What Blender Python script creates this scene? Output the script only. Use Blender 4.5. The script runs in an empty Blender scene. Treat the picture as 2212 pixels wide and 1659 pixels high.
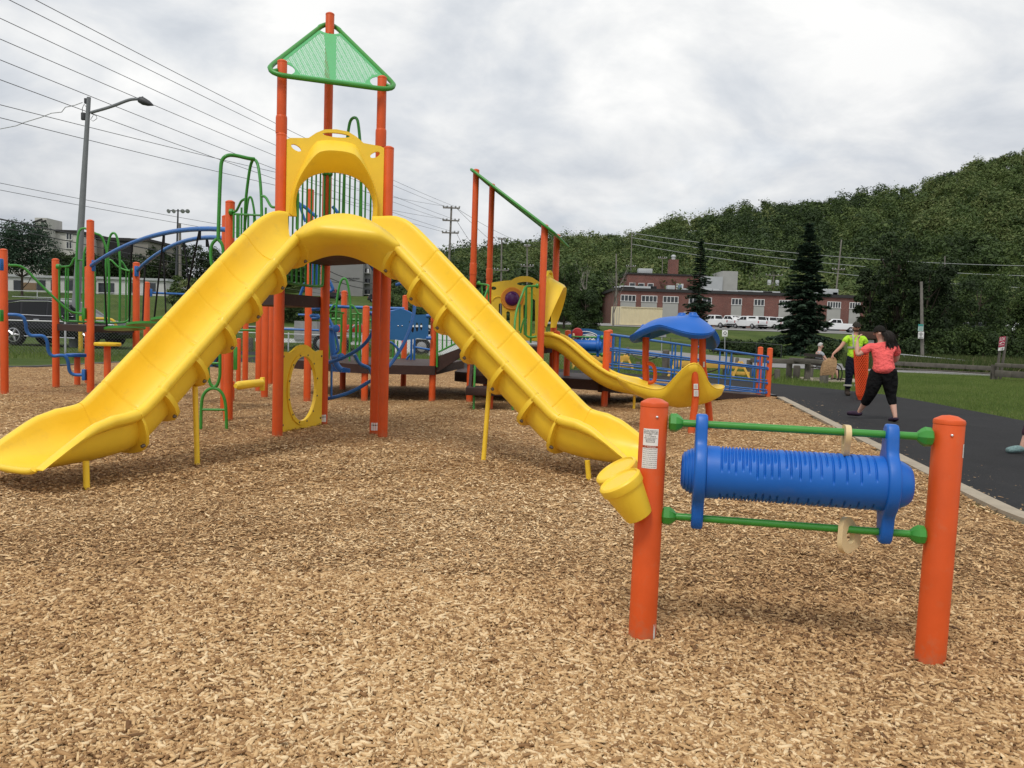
import bpy, bmesh, math, random
import numpy as np
from mathutils import Vector, Matrix, geometry
SC = bpy.context.scene
COL = SC.collection
R = math.radians
# ------------------------------------------------------------------ camera, world, sun, exposure
CAM_Z, FPX, PITCH, ROLL = 1.45, 1790.0, math.atan(.067), .033
cam = bpy.data.objects.new('camera', bpy.data.cameras.new('camera'))
COL.objects.link(cam); SC.camera = cam
cam.data.sensor_width = 36; cam.data.lens = 36*FPX/2212
cam.data.clip_start = .05; cam.data.clip_end = 3000
CROT = Matrix.Rotation(math.pi/2-PITCH, 3, 'X') @ Matrix.Rotation(ROLL, 3, 'Z')
cam.matrix_world = Matrix.Translation((0, 0, CAM_Z)) @ CROT.to_4x4()
SUN_EL, SUN_AZ = R(58), R(205)          # azimuth measured from +Y towards +X
w = bpy.data.worlds.new('World'); SC.world = w; w.use_nodes = True
nt = w.node_tree; nt.nodes.clear()
def N(t, typ, **kw):
    n = t.nodes.new(typ)
    for k, v in kw.items():
        if k.startswith('i_'):
            n.inputs[k[2:].replace('_', ' ')].default_value = v
        else: setattr(n, k, v)
    return n
def ramp(t, stops, interp='LINEAR'):
    n = t.nodes.new('ShaderNodeValToRGB'); cr = n.color_ramp; cr.interpolation = interp
    while len(cr.elements) < len(stops): cr.elements.new(.5)
    for e, (p, c) in zip(cr.elements, stops):
        e.position = p; e.color = (*c, 1) if len(c) == 3 else c
    return n
def build_world():
    L = nt.links.new
    out = N(nt, 'ShaderNodeOutputWorld'); bg = N(nt, 'ShaderNodeBackground', i_Strength=.1)
    sky = N(nt, 'ShaderNodeTexSky', sky_type='NISHITA', sun_disc=False, sun_elevation=SUN_EL, sun_rotation=SUN_AZ)
    tc = N(nt, 'ShaderNodeTexCoord'); sp = N(nt, 'ShaderNodeSeparateXYZ')
    L(tc.outputs['Generated'], sp.inputs[0])
    zz = N(nt, 'ShaderNodeMath', operation='MAXIMUM'); zz.inputs[1].default_value = 0.0
    L(sp.outputs['Z'], zz.inputs[0])
    za = N(nt, 'ShaderNodeMath', operation='ADD'); za.inputs[1].default_value = .42; L(zz.outputs[0], za.inputs[0])
    dx = N(nt, 'ShaderNodeMath', operation='DIVIDE'); L(sp.outputs['X'], dx.inputs[0]); L(za.outputs[0], dx.inputs[1])
    dy = N(nt, 'ShaderNodeMath', operation='DIVIDE'); L(sp.outputs['Y'], dy.inputs[0]); L(za.outputs[0], dy.inputs[1])
    cb = N(nt, 'ShaderNodeCombineXYZ'); L(dx.outputs[0], cb.inputs[0]); L(dy.outputs[0], cb.inputs[1])
    mp = N(nt, 'ShaderNodeMapping'); mp.inputs['Location'].default_value = (3.1, 1.7, 0.4); mp.inputs['Rotation'].default_value = (0, 0, R(-25))
    mp.inputs['Scale'].default_value = (2.0, 2.3, 1)
    L(cb.outputs[0], mp.inputs[0])
    n1 = N(nt, 'ShaderNodeTexNoise', i_Scale=1.8, i_Detail=10.0, i_Roughness=.55, i_Distortion=.25); L(mp.outputs[0], n1.inputs['Vector'])
    n2 = N(nt, 'ShaderNodeTexNoise', i_Scale=.75, i_Detail=5.0, i_Roughness=.5, i_Distortion=.2); 
    m2 = N(nt, 'ShaderNodeMapping'); m2.inputs['Location'].default_value = (9.3, 4.2, 2.0); L(cb.outputs[0], m2.inputs[0]); L(m2.outputs[0], n2.inputs['Vector'])
    # cloud brightness: grey undersides to bright tops
    r1 = ramp(nt, [(.27, (5.2, 5.55, 6.05)), (.40, (6.3, 6.55, 6.9)), (.49, (7.3, 7.42, 7.55)), (.61, (8.5, 8.5, 8.45))])
    L(n1.outputs['Fac'], r1.inputs[0])
    r2 = ramp(nt, [(.3, (.90, .905, .92)), (.62, (1.04, 1.04, 1.035))]); L(n2.outputs['Fac'], r2.inputs[0])
    mu = N(nt, 'ShaderNodeMix', data_type='RGBA', blend_type='MULTIPLY'); mu.inputs['Factor'].default_value = 1
    L(r1.outputs[0], mu.inputs['A']); L(r2.outputs[0], mu.inputs['B'])
    # low cloud bank is greyer, most of all to the north-west
    rz = ramp(nt, [(0, (.60, .62, .65)), (.09, (.72, .74, .77)), (.24, (1, 1, 1)), (1, (1, 1, 1))]); L(sp.outputs['Z'], rz.inputs[0])
    mz = N(nt, 'ShaderNodeMix', data_type='RGBA', blend_type='MULTIPLY')
    rx = ramp(nt, [(.25, (1, 1, 1)), (.62, (.35, .35, .35))])
    ax = N(nt, 'ShaderNodeMath', operation='MULTIPLY_ADD'); ax.inputs[1].default_value = .5; ax.inputs[2].default_value = .5; L(sp.outputs['X'], ax.inputs[0])
    L(ax.outputs[0], rx.inputs[0]); L(rx.outputs[0], mz.inputs['Factor']); L(mu.outputs['Result'], mz.inputs['A']); L(rz.outputs[0], mz.inputs['B'])
    # thin gaps of blue
    n3 = N(nt, 'ShaderNodeTexNoise', i_Scale=1.0, i_Detail=6.0, i_Roughness=.55); m3 = N(nt, 'ShaderNodeMapping'); m3.inputs['Location'].default_value = (1.1, 6.6, 5.0)
    L(cb.outputs[0], m3.inputs[0]); L(m3.outputs[0], n3.inputs['Vector'])
    r3 = ramp(nt, [(.60, (0, 0, 0)), (.74, (.55, .55, .55))]); L(n3.outputs['Fac'], r3.inputs[0])
    mb = N(nt, 'ShaderNodeMix', data_type='RGBA'); L(r3.outputs[0], mb.inputs['Factor']); L(mz.outputs['Result'], mb.inputs['A']); L(sky.outputs[0], mb.inputs['B'])
    L(mb.outputs['Result'], bg.inputs['Color']); L(bg.outputs[0], out.inputs[0])
build_world()
sun = bpy.data.objects.new('sun', bpy.data.lights.new('sun', 'SUN')); COL.objects.link(sun)
sun.data.energy = 1.5; sun.data.angle = R(14); sun.data.color = (1, .955, .88)
sun.rotation_euler = Vector((-math.sin(SUN_AZ)*math.cos(SUN_EL), -math.cos(SUN_AZ)*math.cos(SUN_EL), -math.sin(SUN_EL))).to_track_quat('-Z', 'Y').to_euler()
SC.view_settings.view_transform = 'Standard'; SC.view_settings.look = 'None'
SC.view_settings.exposure = 0.2; SC.view_settings.gamma = 1; SC.view_settings.use_curve_mapping = False
SC.cycles.max_bounces = 6; SC.cycles.diffuse_bounces = 3; SC.cycles.glossy_bounces = 2; SC.cycles.transparent_max_bounces = 10
SC.cycles.use_denoising = True; SC.cycles.denoiser = 'OPENIMAGEDENOISE'; SC.cycles.denoising_input_passes = 'RGB_ALBEDO_NORMAL'; SC.cycles.denoising_prefilter = 'ACCURATE'
# ------------------------------------------------------------------ surveying: photo pixel -> place
def ray(px, py): return CROT @ Vector(((px-1106)/FPX, -(py-829.5)/FPX, -1))
def gp(px, py, z=0.0):
    d = ray(px, py); t = (z-CAM_Z)/d.z; return Vector((d.x*t, d.y*t, z))
def at(px, py, Y):
    d = ray(px, py); t = Y/d.y; return Vector((d.x*t, Y, CAM_Z+d.z*t))
ZO = {'1': (0, 700, 1.843), '2': (900, 0, 1.84375), '3': (800, 900, 1.8433), '4': (1600, 1000, 2.37), '5': (1750, 600, 1.508), '6': (2300, 900, 2.011),
      '7': (3100, 900, 1.8433), '8': (2300, 1500, 1.3825), 'a': (1280, 980, 5.186), 'b': (1280, 1250, 4.741), 'c': (2150, 1250, 3.403), 'd': (2400, 1230, 3.16),
      'e': (900, 1100, 4.147), 'f': (3560, 1200, 3.318), 'g': (780, 560, 3.77), 'h': (2700, 1100, 3.16), 'i': (0, 800, 1.3827), 'j': (1000, 800, 3.16),
      'k': (3300, 1200, 3.0175), 'l': (0, 300, 2.37), 'D': (0, 0, .5486)}
def D(z, x, y):
    x0, y0, s = ZO[z]; return ((x0+x/s)/1.8228, (y0+y/s)/1.8228)
def A(z, x, y, Y): return at(*D(z, x, y), Y)
def G(z, x, y, h=0.0): return gp(*D(z, x, y), h)
# ------------------------------------------------------------------ mesh building
def chaikin(P, n=2, closed=False):
    P = [Vector(p) for p in P]
    for _ in range(n):
        Q = [] if closed else [P[0]]
        m = len(P)
        for i in range(m if closed else m-1):
            a, b = P[i], P[(i+1) % m]
            Q += [a*.75+b*.25, a*.25+b*.75]
        if not closed: Q.append(P[-1])
        P = Q
    return P
class MB:
    def __init__(s): s.V, s.F, s.M = [], [], []
    def add(s, V, F, m=0):
        o = len(s.V); s.V += [tuple(v) for v in V]; s.F += [tuple(i+o for i in f) for f in F]; s.M += [m]*len(F); return s
    def box(s, c, d, rz=0, rot=None, m=0):
        h = [x/2 for x in d]; r = rot if rot is not None else Matrix.Rotation(rz, 3, 'Z')
        V = [Vector(c)+r @ Vector((x*h[0], y*h[1], z*h[2])) for x in (-1, 1) for y in (-1, 1) for z in (-1, 1)]
        return s.add(V, [(0, 1, 3, 2), (4, 6, 7, 5), (0, 4, 5, 1), (2, 3, 7, 6), (0, 2, 6, 4), (1, 5, 7, 3)], m)
    def rbox(s, c, d, b, rz=0, rot=None, m=0):        # box with bevelled edges
        bm = bmesh.new(); bmesh.ops.create_cube(bm, size=1)
        for v in bm.verts: v.co = Vector((v.co.x*d[0], v.co.y*d[1], v.co.z*d[2]))
        bmesh.ops.bevel(bm, geom=bm.edges[:], offset=b, segments=2, affect='EDGES', profile=.5)
        r = rot if rot is not None else Matrix.Rotation(rz, 3, 'Z')
        bm.verts.index_update()
        s.add([Vector(c)+r @ v.co for v in bm.verts], [[v.index for v in f.verts] for f in bm.faces], m); bm.free(); return s
    def tube(s, P, r, n=8, closed=False, m=0, caps=True):
        P = [Vector(p) for p in P]; k = len(P)
        rr = r if isinstance(r, (list, tuple)) else [r]*k
        T = []
        for i in range(k):
            a = P[i-1] if (i > 0 or closed) else P[i]; b = P[(i+1) % k] if (i < k-1 or closed) else P[i]
            t = (b-a); T.append(t.normalized() if t.length > 1e-9 else Vector((0, 0, 1)))
        u = T[0].orthogonal().normalized(); V, F = [], []
        for i in range(k):
            u = (u - T[i]*u.dot(T[i])).normalized(); v = T[i].cross(u)
            V += [P[i]+(u*math.cos(q)+v*math.sin(q))*rr[i] for q in [2*math.pi*j/n for j in range(n)]]
        for i in range(k if closed else k-1):
            a, b = i*n, ((i+1) % k)*n
            F += [(a+j, a+(j+1) % n, b+(j+1) % n, b+j) for j in range(n)]
        if caps and not closed: F += [tuple(range(n-1, -1, -1)), tuple((k-1)*n+j for j in range(n))]
        return s.add(V, F, m)
    def lathe(s, p, ax, prof, n=24, m=0, caps=True):   # prof: (distance along axis, radius)
        p = Vector(p); ax = Vector(ax).normalized(); u = ax.orthogonal().normalized(); v = ax.cross(u); V, F = [], []
        for (t, r) in prof: V += [p+ax*t+(u*math.cos(q)+v*math.sin(q))*r for q in [2*math.pi*j/n for j in range(n)]]
        for i in range(len(prof)-1): F += [(i*n+j, i*n+(j+1) % n, (i+1)*n+(j+1) % n, (i+1)*n+j) for j in range(n)]
        if caps: F += [tuple(range(n-1, -1, -1)), tuple((len(prof)-1)*n+j for j in range(n))]
        return s.add(V, F, m)
    def prism(s, outer, th, o, U, W, holes=(), m=0):   # outline in plane (U, W) at o, extruded both ways along U x W
        o, U, W = Vector(o), Vector(U), Vector(W); nn = U.cross(W).normalized()
        loops = [list(outer)]+[list(h) for h in holes]
        flat = [q for l in loops for q in l]
        tri = geometry.tessellate_polygon([[Vector((x, y, 0)) for x, y in l] for l in loops]); k = len(flat)
        V = [o+U*x+W*y+nn*th/2 for x, y in flat]+[o+U*x+W*y-nn*th/2 for x, y in flat]; F = []
        for a, b, c in tri:
            (x1, y1), (x2, y2), (x3, y3) = flat[a], flat[b], flat[c]
            if (x2-x1)*(y3-y1)-(y2-y1)*(x3-x1) < 0: b, c = c, b
            F += [(a, b, c), (a+k, c+k, b+k)]
        st = 0
        for l in loops:
            q = len(l); F += [(st+i, st+(i+1) % q, st+(i+1) % q+k, st+i+k) for i in range(q)]; st += q
        return s.add(V, F, m)
    def grid(s, rows, cu=False, cv=False, m=0):
        a, b = len(rows), len(rows[0]); V = [p for r in rows for p in r]; F = []
        for i in range(a if cu else a-1):
            for j in range(b if cv else b-1):
                F.append((i*b+j, i*b+(j+1) % b, ((i+1) % a)*b+(j+1) % b, ((i+1) % a)*b+j))
        return s.add(V, F, m)
    def build(s, name, mat, parent=None, ang=35, recalc=True):
        me = bpy.data.meshes.new(name); me.from_pydata(s.V, [], s.F)
        mats = mat if isinstance(mat, (list, tuple)) else [mat]
        for q in mats: me.materials.append(q)
        if len(mats) > 1: me.polygons.foreach_set('material_index', s.M)
        if recalc:
            bm = bmesh.new(); bm.from_mesh(me); bmesh.ops.recalc_face_normals(bm, faces=bm.faces[:]); bm.to_mesh(me); bm.free()
        me.update()
        if ang: me.shade_smooth(); me.set_sharp_from_angle(angle=R(ang))
        o = bpy.data.objects.new(name, me); COL.objects.link(o)
        if parent is not None: par(o, parent)
        return o
def rootmat(p):
    m = p.matrix_basis.copy()
    while p.parent is not None:
        m = p.parent.matrix_basis @ p.matrix_parent_inverse @ m; p = p.parent
    return m
def par(o, p):
    o.parent = p; o.matrix_parent_inverse = rootmat(p).inverted()
def raw(name, V, F, mat, parent=None, tone=None, smooth=False):
    me = bpy.data.meshes.new(name); V = np.asarray(V, np.float32); F = np.asarray(F, np.int32); k = F.shape[1]
    me.vertices.add(len(V)); me.vertices.foreach_set('co', V.ravel())
    me.loops.add(F.size); me.loops.foreach_set('vertex_index', F.ravel())
    me.polygons.add(len(F)); me.polygons.foreach_set('loop_start', np.arange(0, F.size, k, dtype=np.int32))
    me.update(calc_edges=True)
    if tone is not None:
        a = me.attributes.new('tone', 'FLOAT', 'FACE'); a.data.foreach_set('value', np.asarray(tone, np.float32))
    if smooth: me.shade_smooth()
    me.materials.append(mat)
    o = bpy.data.objects.new(name, me); COL.objects.link(o)
    if parent is not None: par(o, parent)
    return o
def tag(o, label=None, cat=None, group=None, kind=None):
    if label: o['label'] = label
    if cat: o['category'] = cat
    if group: o['group'] = group
    if kind: o['kind'] = kind
    return o
def thing(name, label, cat, loc=(0, 0, 0), group=None, rz=0):
    o = bpy.data.objects.new(name, None); COL.objects.link(o); o.location = loc; o.rotation_euler = (0, 0, rz); o.empty_display_size = .2
    return tag(o, label, cat, group)
def kids(o): return [c for c in bpy.data.objects if c.parent == o]
def copy_tree(o, parent=None):
    c = o.copy(); COL.objects.link(c)
    if parent is not None: c.parent = parent
    for ch in kids(o): copy_tree(ch, c)
    return c
# ------------------------------------------------------------------ materials
MATS = {}
def mat(name, col, rough=.5, spec=.4, var=0.0, vscale=6.0, bump=0.0, bscale=200.0, metal=0.0, dirt=None, coat=0.0, obj=True):
    if name in MATS: return MATS[name]
    m = bpy.data.materials.new(name); m.use_nodes = True; t = m.node_tree; b = t.nodes['Principled BSDF']; L = t.links.new
    b.inputs['Base Color'].default_value = (*col, 1); b.inputs['Roughness'].default_value = rough
    b.inputs['Specular IOR Level'].default_value = spec; b.inputs['Metallic'].default_value = metal; b.inputs['Coat Weight'].default_value = coat
    tc = N(t, 'ShaderNodeTexCoord')
    if var or dirt:
        n = N(t, 'ShaderNodeTexNoise', i_Scale=vscale, i_Detail=6.0, i_Roughness=.6); L(tc.outputs['Object'], n.inputs['Vector'])
        lo = [max(0, c*(1-var)) for c in col]; hi = [min(1, c*(1+var)) for c in col]
        r = ramp(t, [(.3, lo), (.7, hi)]); L(n.outputs['Fac'], r.inputs[0]); src = r.outputs[0]
        if dirt:
            n2 = N(t, 'ShaderNodeTexNoise', i_Scale=vscale*2.7, i_Detail=8.0, i_Roughness=.7); L(tc.outputs['Object'], n2.inputs['Vector'])
            r2 = ramp(t, [(.56, (0, 0, 0)), (.8, (dirt[3],)*3)]); L(n2.outputs['Fac'], r2.inputs[0])
            mx = N(t, 'ShaderNodeMix', data_type='RGBA'); L(r2.outputs[0], mx.inputs['Factor']); L(src, mx.inputs['A']); mx.inputs['B'].default_value = (*dirt[:3], 1)
            src = mx.outputs['Result']
        L(src, b.inputs['Base Color'])
        rr = ramp(t, [(.3, (max(0, rough-.07),)*3), (.7, (min(1, rough+.1),)*3)]); L(n.outputs['Fac'], rr.inputs[0]); L(rr.outputs[0], b.inputs['Roughness'])
    if bump:
        nb = N(t, 'ShaderNodeTexNoise', i_Scale=bscale, i_Detail=4.0); L(tc.outputs['Object'], nb.inputs['Vector'])
        bp = N(t, 'ShaderNodeBump', i_Strength=min(1, bump), i_Distance=.01 if bscale > 25 else .06); L(nb.outputs['Fac'], bp.inputs['Height']); L(bp.outputs[0], b.inputs['Normal'])
    MATS[name] = m; return m
def tone_mat(name, stops, rough=.85, spec=.15, trans=0.0):
    m = bpy.data.materials.new(name); m.use_nodes = True; t = m.node_tree; b = t.nodes['Principled BSDF']; L = t.links.new
    a = N(t, 'ShaderNodeAttribute', attribute_name='tone'); r = ramp(t, stops); L(a.outputs['Fac'], r.inputs[0]); L(r.outputs[0], b.inputs['Base Color'])
    b.inputs['Roughness'].default_value = rough; b.inputs['Specular IOR Level'].default_value = spec
    if trans:
        tr = N(t, 'ShaderNodeBsdfTranslucent'); L(r.outputs[0], tr.inputs[0]); mx = N(t, 'ShaderNodeMixShader'); mx.inputs[0].default_value = trans
        L(b.outputs[0], mx.inputs[1]); L(tr.outputs[0], mx.inputs[2]); L(mx.outputs[0], t.nodes['Material Output'].inputs[0])
    MATS[name] = m; return m
ORANGE = mat('orange_powder_coat', (.645, .092, .016), .44, .32, .08, 5, dirt=(.42, .22, .12, .3))
def dusty_base(m):                       # dust and splashed dirt caking the foot of the posts
    t = m.node_tree; L = t.links.new; b = t.nodes['Principled BSDF']; src = b.inputs['Base Color'].links[0].from_socket
    tc = N(t, 'ShaderNodeTexCoord'); sp = N(t, 'ShaderNodeSeparateXYZ'); L(tc.outputs['Object'], sp.inputs[0]); n = N(t, 'ShaderNodeTexNoise', i_Scale=22.0, i_Detail=6.0, i_Roughness=.7); L(tc.outputs['Object'], n.inputs['Vector'])
    a = N(t, 'ShaderNodeMath', operation='MULTIPLY_ADD'); a.inputs[1].default_value = .34; L(n.outputs['Fac'], a.inputs[0]); L(sp.outputs['Z'], a.inputs[2])
    r = ramp(t, [(.14, (.55, .55, .55)), (.27, (0, 0, 0))]); L(a.outputs[0], r.inputs[0]); mx = N(t, 'ShaderNodeMix', data_type='RGBA'); L(r.outputs[0], mx.inputs['Factor']); L(src, mx.inputs['A']); mx.inputs['B'].default_value = (.30, .19, .11, 1); L(mx.outputs['Result'], b.inputs['Base Color'])
dusty_base(ORANGE)
YELLOW = mat('yellow_plastic', (.90, .61, .04), .42, .45, .05, 2.5, dirt=(.46, .32, .1, .3))
GREEN = mat('green_powder_coat', (.04, .26, .032), .35, .5, .08, 6)
BLUE = mat('blue_powder_coat', (.018, .13, .42), .36, .5, .08, 6)
BLUEP = mat('blue_plastic', (.003, .115, .49), .42, .45, .06, 3, dirt=(.2, .22, .28, .12))
PANELBLUE = mat('dull_blue_panel', (.02, .12, .30), .5, .35, .06, 4)
BROWN = mat('brown_rubber_coat', (.045, .024, .02), .6, .3, .2, 5, .2, 300, dirt=(.2, .14, .09, .3))
TAN = mat('tan_plastic', (.66, .50, .27), .45, .4, .05, 8)
BLACK = mat('black_rubber', (.012, .012, .013), .6, .3)
ROPE = mat('black_rope', (.012, .012, .014), .8, .2)
STEEL = mat('galvanised_steel', (.42, .43, .44), .45, .5, .12, 8, metal=.6)
BOLT = mat('dull_bolt', (.16, .13, .1), .4, .5, metal=.6)
BOLTS = mat('shiny_bolt', (.75, .75, .76), .25, .5, metal=.9)
WHITE = mat('white_sticker', (.78, .78, .76), .4, .4)
INK = mat('dark_ink', (.03, .03, .03), .6, .2)
WARN = mat('warning_orange', (.32, .05, .012), .4, .4)
PURPLE = mat('purple_plastic', (.09, .012, .12), .25, .5)
OLIGHT = mat('light_orange_plastic', (.80, .30, .03), .4, .4)
RED = mat('red_plastic', (.55, .03, .03), .4, .4)
GREENP = mat('perforated_green_border', (.10, .42, .16), .45, .35, .05, 4)
# ------------------------------------------------------------------ setting: terrain, mulch, path, roads, hill, forest
def S(x, a, b):
    t = np.clip((np.asarray(x, float)-a)/(b-a), 0, 1); return t*t*(3-2*t)
SKX = np.array([-3000, 0, 330, 480, 560, 640, 713, 760, 800, 900, 960, 1000, 1100, 1170, 1250, 1300, 1350, 1400, 1470, 1550, 1640, 1700, 1760, 1830, 1900, 1960, 2010, 2060, 2100, 2150, 2212, 2600, 4000.])
SKY_ = np.array([690, 660, 640, 610, 585, 560, 549, 547, 549, 541, 533, 522, 515, 505, 498, 494, 497, 478, 465, 452, 449, 455, 455, 440, 429, 427, 411, 388, 378, 371, 362, 330, 330.])
RIDGE = np.maximum(0.5, CAM_Z+((709+.033*(SKX-1106))-SKY_)*330/1790-8.5+np.interp(SKX, [1300, 1500, 1800, 2200], [0, 2, 7, 10.5]))
def ridge(t): return np.interp(1106+1790*t, SKX, RIDGE)
def gz(x, y):
    x = np.asarray(x, float); y = np.asarray(y, float); t = x/np.maximum(y, 1.0)
    wl = 1-S(t, -.16, -.08)
    zl = .95*S(y, 38, 54)+2.8*S(y, 66, 92)+2.0*S(y, 120, 180)+.22*(1-S(t, -.42, -.36))*S(y, 26, 31)*(1-S(y, 38, 54))
    zr = 2.1*S(y, 78, 104)+.75*S(y, 104, 146)
    z = zl*wl+zr*(1-wl)
    s = np.clip((y-168)/(335-168), 0, 1); s = s**1.15
    return z+np.maximum(ridge(t)-z, 0)*s*S(y, 160, 200)
def gzs(x, y): return float(gz(x, y))
def ground_sheet():
    ys = np.concatenate([np.arange(-14, 112, 2.0), np.arange(112, 440, 6.0), [460, 520, 600, 800, 1100, 1600]])
    xs = np.concatenate([[-1500, -900, -600, -420], np.arange(-330, -60, 9.0), np.arange(-60, 90, 2.5), np.arange(90, 380, 8.0), [420, 600, 900, 1500]])
    X, Y = np.meshgrid(xs, ys); Z = gz(X, Y)
    V = np.stack([X, Y, Z], -1).reshape(-1, 3); nx = len(xs); i, j = np.meshgrid(np.arange(len(ys)-1), np.arange(nx-1), indexing='ij')
    a = (i*nx+j).ravel(); F = np.stack([a, a+1, a+nx+1, a+nx], -1)
    m = bpy.data.materials.new('grass_turf'); m.use_nodes = True; t = m.node_tree; b = t.nodes['Principled BSDF']; L = t.links.new
    tc = N(t, 'ShaderNodeTexCoord'); n = N(t, 'ShaderNodeTexNoise', i_Scale=.35, i_Detail=7.0, i_Roughness=.65); L(tc.outputs['Object'], n.inputs['Vector'])
    r = ramp(t, [(.3, (.042, .066, .018)), (.5, (.062, .098, .024)), (.66, (.09, .12, .036)), (.8, (.14, .13, .06))]); L(n.outputs['Fac'], r.inputs[0])
    n2 = N(t, 'ShaderNodeTexNoise', i_Scale=14.0, i_Detail=6.0, i_Roughness=.75); L(tc.outputs['Object'], n2.inputs['Vector'])
    r2 = ramp(t, [(.3, (.55, .55, .5)), (.7, (1.35, 1.3, 1.2))]); L(n2.outputs['Fac'], r2.inputs[0])
    mx = N(t, 'ShaderNodeMix', data_type='RGBA', blend_type='MULTIPLY'); mx.inputs['Factor'].default_value = 1; L(r.outputs[0], mx.inputs['A']); L(r2.outputs[0], mx.inputs['B'])
    L(mx.outputs['Result'], b.inputs['Base Color']); b.inputs['Roughness'].default_value = .95; b.inputs['Specular IOR Level'].default_value = .1
    bp = N(t, 'ShaderNodeBump', i_Strength=.6, i_Distance=.05); L(n2.outputs['Fac'], bp.inputs['Height']); L(bp.outputs[0], b.inputs['Normal'])
    MATS['grass'] = m
    o = raw('ground', V, F, m, smooth=True); o['kind'] = 'structure'
ground_sheet()
def struct_poly(name, pts, z, m, kind='structure', th=0):
    b = MB(); tri = geometry.tessellate_polygon([[Vector((x, y, 0)) for x, y in pts]])
    b.add([(x, y, z) for x, y in pts], [tuple(f) for f in tri]); o = b.build(name, m, ang=0); o['kind'] = kind
    for p in o.data.polygons:
        if p.normal.z < 0: p.flip()
    return o
KERB = [(4.12, -6), (4.17, 6.75), (4.23, 7.33), (4.79, 10.8), (5.5, 15), (6.28, 19.6)]
MULCH = KERB+[(6.3, 22.2), (5.75, 24), (4.46, 25.3), (2.6, 26), (-2, 27.3), (-6, 27.8), (-11.6, 26.8), (-12.6, 22), (-13.6, 20.5), (-14, -6)]
def mulch_z(x, y):
    x = np.asarray(x, float); y = np.asarray(y, float)
    return np.maximum(.005, .020+.013*np.sin(1.7*x+.6*y)+.010*np.sin(2.9*y-1.1*x+1)+.011*np.sin(5.3*x+2.2+np.sin(2*y))*np.sin(4.1*y)+.006*np.sin(11*x+3+2*np.sin(3*y))*np.sin(9.7*y+np.sin(4*x))-.035*np.exp(-((x+4.05)**2+(y-6.4)**2)/.35)-.035*np.exp(-((x-1.35)**2+(y-7.95)**2)/.3))
def inside(x, y, poly):
    r = np.zeros(len(x), bool); k = len(poly)
    for i in range(k):
        x1, y1 = poly[i]; x2, y2 = poly[(i+1) % k]
        c = ((y1 > y) != (y2 > y)) & (x < (x2-x1)*(y-y1)/((y2-y1) if y2 != y1 else 1e-9)+x1); r ^= c
    return r
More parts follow.
